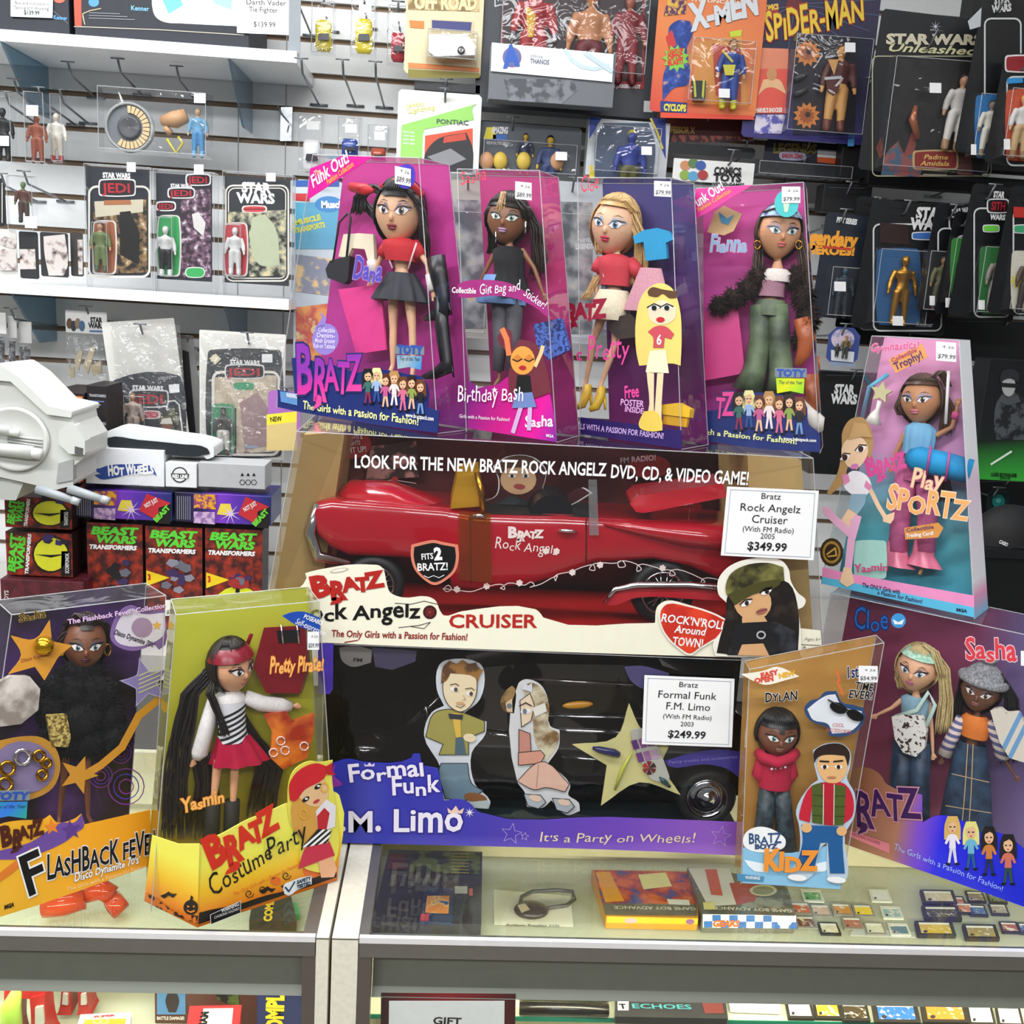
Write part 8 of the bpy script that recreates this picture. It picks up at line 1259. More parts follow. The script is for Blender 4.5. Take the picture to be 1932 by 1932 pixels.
t, pl, m = card('carded_figure', 'dark card with a small lilac name plate below the violet card', 1445, 262, 1602, 318, 2.36, M('24243A', .5), group='carded figures on the upper wall'); m.T(pl, 'LEGENDS', 1458, 288, 1540, 290, 16, '8A7A3A', .001, 'h'); m.P(pl, rrect(1470, 286, 1520, 301, 7, skew=(.04, 0)), 'B8B8D8', .0012); m.T(pl, 'BARON ZEMO', 1475, 297, 1515, 299, 7, 'B82A3A', .0016, 'h'); m.P(pl, [(1542, 282), (1600, 286), (1600, 312), (1542, 306)], 'E8E8E8', .001); m.P(pl, [(1542, 296), (1600, 300), (1600, 312), (1542, 306)], 'E0602A', .0014); m.build('card', t); hook(1530, 270, 2.34)
t, pl, m = card('black_tray', 'dark clear blister tray under the lilac name plate card', 1420, 300, 1605, 346, 2.35, M('2A2C30', .3), 'carded toy'); m.build('tray', t); blister(t, pl, 1424, 302, 1600, 344, .03); hook(1520, 306, 2.34)
t, pl = header_bag('white header card of a bag behind the right-hand doll box, black lettering', 1272, 298, 1420, 420, 52, 2.28, False); m = MB(); m.T(pl, 'COMICS', 1347, 328, 1398, 330, 12, '202024', .003, 'h'); m.T(pl, 'TOYS', 1346, 341, 1398, 343, 12, '202024', .003, 'h'); m.T(pl, 'VIDEO GAMES', 1345, 350, 1404, 352, 6, '202024', .003, 'b')
for i, (c, x, y) in enumerate((('C88A60', 1293, 312), ('5A7A4A', 1308, 308), ('3A5AA0', 1322, 312), ('8AA84A', 1292, 330), ('5AA0C8', 1308, 332), ('A83A3A', 1326, 330))): m.E(pl, x, y, 10, 9, c, .003+i*.0002)
m.build('header_print', t); hook(1384, 294, 2.24)
# dark card on the right with white figure
t, pl, m = card('carded_figure', 'large black card with silver lettering and a white figure, upper right wall', 1660, 20, 1856, 340, 2.18, M('0C0E12', .5), group='black carded figures on the right', rot=2)
m.T(pl, 'STAR WARS', 1672, 82, 1852, 84, 16, 'C8C0A8', .0012, 'h'); m.T(pl, 'Unleashed', 1672, 96, 1840, 104, 14, 'C8C49A', .0012, 'b', .3); m.star(pl, 1765, 50, 12, M('C8C8D8'), .0014, 0, .12, 8); m.line(pl, rrect(1646, 106, 1870, 332, 10), 2, 'A8A48A', .001, True); m.P(pl, [(1700, 112), (1860, 110), (1852, 330), (1664, 330)], spot_mat('dark_arena_print', '08090C', '1A1614', 40, .4, .65, c3='2A2428'), .0008)
m.P(pl, [(1662, 330), (1672, 290), (1700, 262), (1716, 250), (1724, 280), (1740, 310), (1736, 334)], spot_mat('figure_art', '3A5A70', '8A4A48', 50), .0012); m.E(pl, 1712, 270, 16, 24, '8A4038', .0016); m.P(pl, [(1696, 270), (1700, 246), (1722, 240), (1716, 262), (1706, 290)], '1A1412', .002); m.P(pl, [(1660, 300), (1652, 280), (1662, 258), (1668, 290)], '6A2A20', .0012); m.P(pl, [(1806, 330), (1812, 270), (1824, 262), (1832, 300), (1836, 332)], '6A3A34', .0012)
m.P(pl, rrect(1722, 284, 1808, 320, 6), 'C8A870', .0016); m.P(pl, rrect(1726, 287, 1804, 317, 5), '8A2018', .002); m.T(pl, 'Padme', 1742, 300, 1788, 301, 8, 'E8B860', .0024, 'b', .2); m.T(pl, 'Amidala', 1736, 312, 1790, 313, 8, 'E8B860', .0024, 'b', .2); m.line(pl, [(1742, 329), (1786, 330)], 2, 'A8A08A', .0014); m.build('card', t)
blister(t, pl, 1676, 108, 1850, 332, .035); fig(t, pl, 1792, 140, 284, 'C09070', 'D0CCC4', 'DEDAD0', 'A8825A', '2A1A14', .012, lean=4); m = MB(); m.tube([pl.p(1728, 200, .012), pl.p(1722, 225, .014), pl.p(1732, 262, .012)], [.004, .008, .006], M('B06A48', .25, .4), 10); m.build('copper_piece', t); sticker(t, pl, 1754, 156, 1776, 175, '', .0365); hook(1766, 70, 2.14)
RG_ = 'black carded figures on the right'
def rcard(label, x0, y0, x1, y1, Y, bub, bc, fg, logo=None, plate=None, rot=3, st=None, frame=True, c='0C0D10'):
    t, pl, m = card('carded_figure', label, x0, y0, x1, y1, Y, M(c, .4), group=RG_, rot=rot)
    if frame: m.line(pl, rrect(x0+8, y0+45, x1-10, y1-8, 12), 3, 'C8CCCC', .0009, True)
    if logo: logo(m, pl)
    if plate: m.P(pl, rrect(*plate[0], 4), 'D8D8D8', .0014); m.P(pl, rrect(plate[0][0]+2, plate[0][1]+2, plate[0][2]-2, plate[0][3]-2, 3), plate[1], .0018)
    if bub: m.P(pl, rrect(bub[0]+3, bub[1]+3, bub[2]-3, bub[3]-3, 8), bc, .0012)
    m.build('card', t)
    if bub: blister(t, pl, *bub, .026); fig(t, pl, *fg, off=.01)
    if st: sticker(t, pl, *st, '', .0275)
    hook((x0+x1)/2+4, y0+12, Y-.03); return t, pl
rcard('black striped card with a gold figure standing on blue', 1640, 378, 1786, 632, 2.16, (1652, 466, 1738, 616), M('2A5A8A', .4), (1692, 482, 614, M('B8862E', .3, .85), None, None, None), lambda m, p: (m.T(p, 'STAR', 1728, 412, 1782, 414, 19, 'E0E0E0', .0014, 'h'), m.T(p, 'WARS', 1718, 432, 1786, 434, 19, 'E0E0E0', .0014, 'h'), m.P(p, [(1660, 420), (1712, 424), (1716, 462), (1660, 458)], '2A1414', .001), m.T(p, 'Kenner', 1728, 616, 1760, 617, 8, '9AA0A8', .0014, 'b'), m.P(p, [(1742, 470), (1780, 470), (1776, 600), (1740, 600)], '241A20', .001)), ((1720, 438, 1778, 452), '3A6AB0'), st=(1684, 596, 1704, 614))
rcard('second black striped card behind the gold figure', 1612, 372, 1700, 630, 2.24, None, None, None)
rcard('black card with a brown and green figure, right of the gold one', 1762, 386, 1838, 596, 2.125, (1744, 470, 1794, 590), M('1E2022', .4), (1768, 484, 586, '8A6A48', '5A5A34', '4A4A30', '3A2A20', '2A1E18'), lambda m, p: (m.T(p, 'STAR WARS', 1796, 404, 1836, 398, 8, 'D8D8D8', .0014, 'h'), jedi(m, p, 1790, 408, 1834, 434)), st=(1754, 558, 1764, 576))
rcard('black card with a dark figure on bright green', 1796, 400, 1856, 600, 2.085, (1792, 446, 1854, 576), M('3A9A3A', .4), (1818, 460, 570, '4A4A48', '22242A', '2A2A2E', '1A1A1C', '101012'), None, rot=4, st=(1784, 562, 1796, 580))
rcard('black white-framed card with a grey figure on green, name plate in green', 1830, 348, 1916, 606, 2.045, (1846, 462, 1914, 596), M('2E7A3A', .4), (1874, 474, 588, '9A8A7A', '8A8078', '9A9088', '6A6058', '5A5048'), lambda m, p: (m.T(p, 'STAR', 1874, 372, 1894, 373, 10, 'E0E0E0', .0014, 'h'), jedi(m, p, 1862, 375, 1904, 402, 'SITH'), m.T(p, 'WARS', 1868, 414, 1896, 415, 9, 'E0E0E0', .0022, 'h')), ((1854, 424, 1886, 438), '6AC848'), st=(1846, 566, 1858, 584))
rcard('white and black card with a brown figure at the right edge', 1904, 352, 1990, 600, 2.0, (1906, 470, 1970, 590), M('E0DCC8', .4), (1930, 480, 590, '3A2A20', '4A382A', '2A2018', '1A1410', '14100C'), lambda m, p: (m.P(p, [(1912, 390), (1960, 392), (1960, 412), (1912, 410)], 'B82A20', .0014), m.star(p, 1922, 530, 16, M('E8D83A'), .0015, 0, .7, 12)), ((1912, 424, 1960, 440), '3A9A6A'))
rcard('black card with a thin white-clad figure on blue, upper right edge', 1850, -10, 1936, 300, 2.12, (1838, 176, 1892, 302), M('2A78B8', .4), (1858, 190, 296, '8A7A6A', 'D8D4C4', 'D8D4C4', '8A7A60', '3A2A20'), lambda m, p: (m.T(p, 'STAR', 1876, 8, 1904, 4, 12, 'C8C8C8', .0014, 'h'), m.T(p, 'WARS', 1872, 24, 1908, 20, 12, 'C8C8C8', .0014, 'h'), m.P(p, [(1826, 40), (1852, 14), (1850, 50), (1830, 56)], 'B8BCC0', .001)), st=(1832, 272, 1842, 292))
rcard('white-edged card with a white-shirted figure on orange, right edge', 1892, 100, 1990, 320, 2.08, (1896, 166, 1970, 306), M('C8502E', .4), (1918, 180, 300, 'D8A880', 'DCD8D4', 'C8A878', '9A7048', 'D8B858'), lambda m, p: (m.P(p, rrect(1896, 104, 1960, 136, 6), 'D8D0D0', .0012), m.P(p, rrect(1899, 107, 1958, 133, 5), '8A1A24', .0016), m.P(p, [(1900, 148), (1930, 146), (1930, 156), (1900, 158)], '2A8AC8', .0014)), st=(1894, 262, 1906, 282))
t, pl, m = card('carded_figure', 'dark blue card with large orange lettering beside the right-hand doll box', 1556, 402, 1630, 604, 2.2, M('1E2430', .4), group=RG_, rot=2); m.P(pl, [(1556, 440), (1618, 446), (1614, 482), (1556, 478)], '2A2A2E', .0008); m.T(pl, 'PITT SERIES', 1578, 419, 1616, 424, 9, 'E0E0E0', .0012, 'h'); m.T(pl, 'Legendary', 1500, 458, 1614, 468, 26, 'F0A030', .0014, 'h', .05); m.T(pl, 'HEROES!', 1520, 478, 1612, 482, 14, 'F0A030', .0014, 'h'); m.P(pl, [(1552, 464), (1606, 468), (1606, 472), (1552, 468)], 'C83A2A', .0022); m.build('card', t); hook(1596, 406, 2.17)
blister(t, pl, 1560, 500, 1612, 600, .03); fig(t, pl, 1584, 504, 600, '2A4A5A', '22303A', '1E2A34', '14181C', '101418', .008); sticker(t, pl, 1574, 531, 1596, 549, '', .031)
t, pl, m = card('carded_figure', 'small rounded blue-white card with two tiny figures, beside the doll boxes', 1566, 616, 1616, 692, 2.16, M('3A4A8A', .4), group=RG_, cut=.016); m.E(pl, 1590, 640, 22, 20, spot_mat('dusk_print', '8A8AB0', 'C8B8C8', 60), .0008); m.P(pl, [(1568, 660), (1612, 664), (1610, 684), (1568, 680)], 'D8DCE0', .001); m.P(pl, [(1566, 682), (1614, 686), (1614, 692), (1566, 690)], '8A9AB0', .001); m.build('card', t); fig(t, pl, 1593, 634, 676, 'A8824A', '6A5A3A', '3A4038', '2A2A24', '6A5030', .004); fig(t, pl, 1578, 648, 674, '4A3A2A', '3A3A2A', '2A2A24', None, '2A2018', .004); hook(1596, 622, 2.14)
# dark packages that fill the right of the wall
for lb, x0, y0, x1, y1, Y, tx in (('black carded package left of the gold figure, edge showing', 1556, 346, 1640, 404, 2.3, None), ('long black carded package under the big black card', 1640, 318, 1990, 372, 2.3, None), ('black carded package under the gold figure card', 1612, 616, 1800, 660, 2.27, None), ('black lettered package behind the sports doll box', 1548, 700, 1660, 900, 2.22, 'STAR WARS'), ('black package under the grey figure card at the right edge', 1786, 598, 1990, 690, 2.2, None), ('black package right of the sports doll box', 1780, 694, 1872, 895, 2.25, None), ('black package low at the right edge of the wall', 1786, 900, 1990, 1010, 2.22, None), ('black carded package behind the white-shirted figure', 1840, -40, 1990, 330, 2.26, None), ('black carded package behind the right hand row of figures', 1690, 376, 1990, 594, 2.3, None), ('black package beside the violet card, upper right', 1606, 150, 1670, 340, 2.32, None)):
    t, pl = carton('dark_package', lb, x0, y0, x1, y1, Y, .05, M('0B0C0F', .5), 'carded toy', 'plain dark packages on the right of the wall')
    m = MB(); w_ = x1-x0
    if tx: sw_logo(m, pl, x0+20, y0+42, x0+68, 16)
    m.line(pl, [(x0+w_*.1, y0+8), (x1-w_*.1, y0+9)], 1.2, '4A4E54', .0008); m.build('edge_print', t); hook(x0+w_*.6, y0+8, Y-.02)
t, pl = carton('figure_box', 'black box showing a hooded figure above a green band, right edge', 1868, 676, 1990, 912, 2.0, .06, ramp_mat('black_green_print', [(0, '3AB03A'), (.16, '2E8A34'), (.36, '14241A'), (.5, '16181C'), (1, '101216')], wallpl(2).p(1900, 912), wallpl(2).p(1908, 680), .4), 'toy box', RG_)
m = MB(); m.P(pl, [(1876, 830), (1880, 760), (1896, 740), (1918, 742), (1940, 760), (1950, 830)], spot_mat('grey_cloak_print', '1A1C20', '4A4E52', 50), .0008); m.E(pl, 1903, 728, 13, 20, 'A8A8A8', .0012); m.P(pl, [(1886, 722), (1890, 702), (1906, 696), (1922, 704), (1922, 722), (1904, 714)], '26282C', .0016); m.P(pl, [(1888, 722), (1920, 724), (1920, 732), (1888, 730)], '1A1C1E', .0016); m.P(pl, [(1890, 744), (1904, 752), (1920, 744), (1926, 758), (1900, 764), (1884, 756)], '4A4E52', .0018); m.line(pl, [(1870, 876), (1908, 852)], 4, 'E0F0E0', .0014); m.T(pl, 'LUKE SKYWALKER', 1870, 898, 1918, 900, 6, '0E2A10', .0012, 'h'); m.T(pl, '(ENDOR)', 1886, 904, 1906, 905, 5, '0E2A10', .0012); m.build('front_print', t)
t, pl, m = card('teal_toy', 'small teal bagged toy behind the sports doll box, right side', 1866, 926, 1900, 966, 2.15, M('1A2A2E', .4), 'bagged toy'); m.E(pl, 1884, 946, 12, 13, '1A8A86', .001); m.E(pl, 1884, 944, 5, 5, '6AC0B8', .0014); m.build('bag_card', t); hook(1884, 930, 2.13)
# right-hand dark cabinet with a cap on it
t = thing('black_cabinet', 'black cabinet at the right edge behind the doll boxes', 'cabinet', (1.1, 1.95, .98)); m = MB(); m.box(.80, 1.6, 1.78, 1.88, .0, 1.28, M('101114', .4)); m.build('cabinet_body', t); m = MB(); m.box(.79, 1.6, 1.77, 1.89, 1.28, 1.295, M('1A1B1E', .3)); m.build('cabinet_top', t)
t = thing('cap', 'black cap with white lettering lying on the black cabinet', 'cap', (1.0, 1.83, 1.296)); cpl = wallpl(1.80); m = MB(); c = V((cpl.p(1915, 1040).x, 1.83, 1.2955)); m.ell(c, V((.075, 0, 0)), V((0, .05, 0)), V((0, 0, .075)), M('0C0D10', .7), 20, 12, keep=lambda x, y, z: z > 0); m.build('crown', t); m = MB(); m.T(wallpl(1.778), 'CASIO', 1884, 1024, 1900, 1031, 6, WHITE, 0, 'h'); o = m.build('lettering', t); m = MB(); m.ell(c+V((.03, -.02, .004)), V((.085, 0, 0)), V((0, .035, 0)), V((0, 0, .004)), M('0C0D10', .7), 18, 6); m.build('brim', t)
# grey packs seen through the doll boxes
for lb, x0, y0, x1, y1, Y, c, tx in (('grey blister card seen between the first two doll boxes', 842, 336, 925, 640, 2.34, 'A8A49C', None), ('pale grey card with faint lettering seen between second and third doll boxes', 1040, 340, 1126, 650, 2.34, 'B8BCC0', 'LEGENDS'), ('dull grey card seen through the third doll box', 1140, 345, 1260, 640, 2.36, '8A8E98', None), ('dark grey card seen between the third and fourth doll boxes', 1276, 400, 1420, 700, 2.34, '5A5A60', None), ('grey-blue card with tan patch seen below the first doll box', 690, 330, 840, 700, 2.38, '7A8AA0', None)):
    t, pl, m = card('grey_card', lb, x0, y0, x1, y1, Y, M(c, .5), 'carded toy', 'grey blister cards behind the doll boxes')
    m.P(pl, [(x0+8, y0+40), (x1-8, y0+42), (x1-8, y1-20), (x0+8, y1-20)], spot_mat('dull_print', '4A5058', 'A8A8A8', 24, .4, .65, c3='C8A868'), .0008)
    if tx: m.T(pl, 'MARVEL', 1090, 458, 1116, 456, 7, 'D8D8D8', .0012, 'b'); m.T(pl, tx, 1086, 470, 1118, 469, 9, 'D8D8D8', .0012, 'h')
    m.build('card', t); blister(t, pl, x0+10, y0+60, x1-10, y1-10, .03); hook((x0+x1)/2, y0+6, Y-.03)
# ================================================================ goods inside the display cases
SH = .8002
def flat(name, label, quad, h, c, cat, group=None, z=SH, art=None, part='body'):
    """a thing lying on the case shelf: its top face from four photo pixels"""
    f = Flat(z+h); pts = [f.p(x, y) for x, y in quad]; ctr = sum(pts, V())/len(pts); t = thing(name, label, cat, V((ctr.x, ctr.y, z)), group)
    m = MB(); m.prism(pts, V((0, 0, -h+.0004)), c); o = m.build(part, t); bevel(o, min(.0015, h*.2), 1)
    if art: m = MB(); art(m, f); m.build('label', t)
    return t, f
GBX = 'boxed handheld games in the display case'
def gb1(m, f):
    m.P(f, [(1122, 1642), (1310, 1645), (1314, 1706), (1136, 1704)], spot_mat('red_blue_print', 'D8682A', 'A83A3A', 40, .4, .55, c3='4A4A8A'), .0005); m.P(f, [(1136, 1704), (1314, 1706), (1315, 1728), (1142, 1726)], '6A6458', .0005); m.T(f, 'GAME BOY ADVANCE', 1312, 1712, 1158, 1709, 9, 'D8D4C0', .0008, 'b'); m.P(f, [(1204, 1650), (1256, 1646), (1268, 1672), (1214, 1678)], 'E4DC9A', .0012); m.P(f, [(1258, 1696), (1300, 1698), (1302, 1708), (1262, 1706)], 'E0E0D8', .0008); m.P(f, [(1124, 1646), (1150, 1644), (1178, 1700), (1142, 1702)], 'E8A02A', .0007)
t, f = flat('game_box', 'orange-red game box with a yellow note and yellow front edge', [(1116, 1641), (1314, 1644), (1318, 1732), (1144, 1728)], .022, M('C88A2A', .5), 'game box', GBX, art=gb1)
m = MB(); fp = Pl(f.p(1144, 1728), f.p(1318, 1732)); m.P(fp, [(1145, 1729), (1317, 1733), (1316, 1744), (1144, 1741)], 'EEB428', .0006); m.E(fp, 1190, 1737, 12, 5, 'D8A0A8', .001); m.E(fp, 1302, 1739, 8, 5, '8A5A8A', .001); m.build('front_edge', t)
def gb2(m, f):
    m.P(f, [(1298, 1638), (1376, 1638), (1400, 1706), (1336, 1710)], 'D4D2CC', .0005); m.P(f, [(1330, 1640), (1352, 1640), (1364, 1690), (1342, 1688)], 'C85A38', .0008); m.P(f, [(1376, 1666), (1440, 1664), (1424, 1700), (1390, 1708)], 'A8403A', .0007); m.E(f, 1440, 1680, 26, 11, 'C8C4A0', .001); m.E(f, 1440, 1680, 20, 8, '8A8A6A', .0012); m.P(f, [(1400, 1660), (1484, 1668), (1496, 1722), (1400, 1712)], spot_mat('dark_scene_print', '5A5A50', '8A8A7A', 40), .0004); m.P(f, [(1336, 1710), (1496, 1722), (1500, 1728), (1340, 1724)], '5A5850', .0006); m.T(f, 'GAME BOY ADVANCE', 1494, 1716, 1346, 1710, 9, 'D8D4C0', .001, 'b'); m.P(f, [(1326, 1702), (1348, 1702), (1350, 1716), (1328, 1716)], 'D8D08A', .0012)
t, f = flat('game_box', 'grey game box with a red racing picture and blue checked front edge', [(1296, 1636), (1480, 1660), (1502, 1726), (1326, 1724)], .032, M('6A6860', .5), 'game box', GBX, art=gb2)
m = MB(); fp = Pl(f.p(1326, 1724), f.p(1502, 1726)); m.P(fp, [(1326, 1725), (1502, 1727), (1502, 1752), (1326, 1750)], 'E8ECEC', .0006)
for i in range(11):
    for j in range(2):
        if (i+j) % 2: x = 1328+i*16; y = 1726+j*12+i*.2; m.P(fp, [(x, y), (x+16, y), (x+16, y+12), (x, y+12)], '3A6AB0', .001)
m.T(fp, 'GEARS', 1344, 1748, 1394, 1748, 12, 'D8642A', .0014, 'h', .1); m.E(fp, 1480, 1738, 14, 11, 'C8DCE8', .0014); m.build('front_edge', t)
def dk(m, f):
    m.P(f, [(780, 1604), (906, 1608), (906, 1650), (772, 1646)], spot_mat('green_print', '1E2414', '5A6A28', 40), .0006); m.P(f, [(734, 1612), (764, 1612), (762, 1640), (730, 1640)], '5A1A24', .0006)
    for i in range(7): m.line(f, [(852, 1610+i*6), (884, 1611+i*6)], 2.4, 'B8A83A', .001)
    m.P(f, [(858, 1672), (882, 1672), (882, 1686), (858, 1686)], 'B8B8B0', .001); m.P(f, [(885, 1676), (892, 1676), (892, 1690), (885, 1690)], 'C86A5A', .001)
    for i in range(5): m.P(f, [(738+i*22, 1650), (746+i*22, 1650), (742+i*20, 1672), (734+i*20, 1672)], '5A5A60', .0008)
flat('dark_game_box', 'dark game boxes with green top and yellow text, left end of the right case', [(734, 1603), (910, 1607), (908, 1744), (702, 1738)], .03, M('26242A', .4), 'game box', art=dk)
flat('blue_card_box', 'small dark blue box with orange picture on the dark game boxes', [(802, 1673), (857, 1675), (853, 1740), (790, 1738)], .006, M('1E2A4A', .4), 'game box', z=SH+.0305, art=lambda m, f: (m.P(f, [(806, 1690), (848, 1690), (846, 1724), (802, 1722)], spot_mat('warm_figures_print', 'C87A30', 'D8B070', 50, .45, .6, c3='2A4A90'), .0006), m.P(f, [(794, 1724), (810, 1724), (808, 1738), (792, 1737)], 'A8303A', .0009)))
t, f = flat('paper_sheet', 'white paper with upside-down lettering under the black earpiece', [(932, 1678), (1076, 1690), (1082, 1748), (932, 1744)], .001, M('E0DDC8', .6), 'paper', art=lambda m, f: m.T(f, 'Action Replay DSi', 954, 1747, 1056, 1749, 7, '6A6A64', .0005, 'b'))
f = Flat(SH+.0045); t = thing('earpiece', 'black oval device with a grey cable loop on the white paper', 'device', f.p(1002, 1718, -.0025)); m = MB(); c = f.p(1002, 1717, .006); m.ell(c, V((.026, 0, 0)), V((0, .02, 0)), V((0, 0, .009)), M('1E1E1C', .25), 18, 10); o = m.build('device_body', t); m = MB(); m.tube([f.p(980, 1710, .006), f.p(984, 1692, .006), f.p(1004, 1682, .006), f.p(1050, 1679, .006), f.p(1080, 1682, .006), f.p(1084, 1696, .006), f.p(1070, 1708, .006), f.p(1034, 1713, .006)], .003, M('4A4A46', .4), 8); m.build('cable_loop', t); m = MB(); m.P(f, [(976, 1708), (990, 1704), (1000, 1716), (984, 1722)], 'B8AC90', .0155); m.build('tan_sticker', t)
# cartridges: centre pixel, width, depth, casing, label colour
CT = [(1470, 1684, 'g', '8A8A80'), (1532, 1688, 'w', '4A9A4A'), (1660, 1688, 'w', 'D8DCE0'), (1510, 1712, 'g', 'C85A30'), (1548, 1716, 'g', 'C8A89A'), (1588, 1714, 'g', 'C88A3A'), (1628, 1716, 'g', 'E8C82A'), (1682, 1720, 'w', '8AB0B8'), (1520, 1738, 'g', '6A3A34'), (1564, 1750, 'k', 'C8C0A0'), (1608, 1740, 'g', 'A86A5A'), (1650, 1750, 'g', 'C8C8B0'), (1696, 1752, 'w', '5A7A8A'), (1772, 1684, 'k', 'B8A880'), (1788, 1686, 'k', '6A6A50')]
CL = dict(g='the grey', w='the pale', k='the black')
nm = dict(zip(('C85A30', 'C8A89A', 'C88A3A', 'E8C82A', '8AB0B8', '6A3A34', 'C8C0A0', 'A86A5A', 'C8C8B0', '5A7A8A', '4A9A4A', 'D8DCE0', '8A8A80'), ('orange-red', 'pinkish', 'brown-orange', 'bright yellow', 'pale teal', 'dark brown', 'black and cream', 'rust', 'cream', 'slate blue', 'green', 'plain white', 'dull grey')))
def cart(label, x, y, w_, d_, body, lab, z=SH, grp='small game cartridges in the display case', big=False):
    k = w_/2; e = d_/2; lean = -.35; q = [(x-k+lean*-e*.6-3, y-e), (x+k-lean*e*.6-9, y-e+1), (x+k+6, y+e+1), (x-k+6, y+e)]; q = [(x-k-2, y-e), (x+k-5, y-e+1), (x+k+4, y+e+2), (x-k+5, y+e+1)]
    def art(m, f):
        s = lambda a, b: (q[0][0]*(1-a)*(1-b)+q[1][0]*a*(1-b)+q[2][0]*a*b+q[3][0]*(1-a)*b, q[0][1]*(1-a)*(1-b)+q[1][1]*a*(1-b)+q[2][1]*a*b+q[3][1]*(1-a)*b)
        m.P(f, [s(.1, .12), s(.9, .12), s(.9, .86), s(.1, .86)], spot_mat('cartridge_label', lab, 'D8D4C8', 130, .55, .68), .0005); m.P(f, [s(.1, .12), s(.9, .12), s(.9, .26), s(.1, .26)], 'E4E2D8', .0008); m.E(f, *s(.22, .74), w_*.06, d_*.09, '2A2A2A', .001, n=8)
    return flat('game_cartridge', label, q, .007 if big else .004, body, 'game cartridge', grp, z, art, 'cartridge_shell')
BC = dict(g=M('8A877E', .5), w=M('D4D6CE', .5), k=M('26241F', .5))
for x, y, b_, lc in CT[:13]: cart('small %s game cartridge with %s label in the right case' % (dict(g='grey', w='white', k='black')[b_], nm[lc]), x, y, 40, 22, BC[b_], lc)
for lb, x, y, w_, d_, lc in (('wide black cartridge with gold label, back row of the right case', 1770, 1690, 66, 24, 'C8B898'), ('wide black cartridge with dark label, middle row of the right case', 1776, 1720, 72, 24, '4A4438'), ('wide black cartridge with yellow slash, front row of the right case', 1764, 1750, 74, 26, 'C8A828'), ('wide black cartridge with olive label, front row near the right end', 1850, 1756, 66, 26, '9A8A50')): cart(lb, x, y, w_, d_, BC['k'], lc, grp='wide black game cartridges in the right case', big=True)
for i, (x, y, lc, w0) in enumerate(((1784, 1700, 'B86A50', 'red'), (1800, 1712, 'C87848', 'orange'), (1832, 1690, '8A7A6A', 'brown'), (1836, 1716, '4A6A9A', 'blue'), (1872, 1692, '6A7A4A', 'moss green'), (1876, 1714, 'A89A8A', 'beige'), (1896, 1748, 'A85A4A', 'brick red'), (1930, 1750, '4A5AA0', 'indigo'))): cart('black cartridge with %s and white label, right end of the case' % w0, x+(20 if x < 1830 else 8), y, 36, 20, BC['k'], lc)
t, f = flat('clear_case_lid', 'clear plastic cartridge lid at the front of the shelf', [(1610, 1752), (1726, 1758), (1728, 1768), (1604, 1764)], .003, clear_mat('lid_plastic', 'F0F4F0', gain=2, haze=.3), 'lid')
# seen through the front glass
GF = 'items at the front of the right case shelf'
t, f = flat('dark_game_case', 'dark game case with teal lettering seen through the front glass', [(1162, 1868), (1366, 1872), (1374, 1922), (1160, 1918)], .012, M('2A2A2C', .4), 'game case', art=lambda m, f: (m.T(f, 'METROID PRIME', 1168, 1876, 1330, 1878, 12, 'B8BCC0', .0005, 'h'), m.T(f, 'ECHOES', 1192, 1902, 1306, 1904, 12, '3A7A80', .0005, 'b'), m.P(f, [(1165, 1888), (1186, 1888), (1186, 1906), (1166, 1906)], 'D8D8D0', .0006), m.T(f, 'T', 1170, 1903, 1182, 1903, 13, BLACK, .0009, 'h'), m.P(f, [(1322, 1884), (1362, 1884), (1366, 1912), (1330, 1912)], '5A2A28', .0005)))
for lb, x, y, w_, lc in (('pale label cartridge, first in the front glass row', 1508, 1902, 52, 'E0DCD0'), ('orange label cartridge, second in the front glass row', 1560, 1902, 52, 'D8982A'), ('black and yellow label cartridge, third in the front glass row', 1612, 1906, 54, '3A3020'), ('white label cartridge near the right end of the front glass row', 1850, 1914, 52, 'E8E4D8'), ('pink and white label cartridge, last in the front glass row', 1904, 1916, 50, 'D8B0B8')): cart(lb, x, y, w_, 36, BC['k'], lc, grp=GF)
for lb, x, lc in (('thick dark cartridge with blue label behind the front glass', 1690, '2A5AB0'), ('thick dark cartridge with orange label behind the front glass', 1782, 'E0702A')): cart(lb, x, 1908, 88, 38, BC['k'], lc, grp=GF, big=True)
flat('white_tray', 'white plastic tray behind the front glass, beside the dark game case', [(1372, 1876), (1468, 1880), (1474, 1906), (1378, 1902)], .008, M('DCDCC8', .5), 'tray')
for lb, y, c in (('upper black stick device behind the gift sign', 1874, '1E1E1C'), ('lower black stick device with green tip behind the gift sign', 1902, '161616')):
    f = Flat(SH+.008); t = thing('stick_device', lb, 'device', f.p(1060, y, -.008)); m = MB(); m.tube([f.p(980, y), f.p(1080, y+2), f.p(1148, y+4)], .008, M(c, .25), 12); m.build('stick_body', t)
flat('yellow_game_card', 'pale yellow game card with green print behind the front glass', [(1082, 1866), (1144, 1868), (1150, 1886), (1084, 1884)], .003, M('E0D88A', .5), 'game card', z=SH+.0165, art=lambda m, f: (m.P(f, [(1108, 1870), (1140, 1871), (1140, 1880), (1108, 1880)], '6AA84A', .0005), m.P(f, [(1086, 1870), (1104, 1870), (1104, 1882), (1086, 1882)], 'D8B8A0', .0005)))
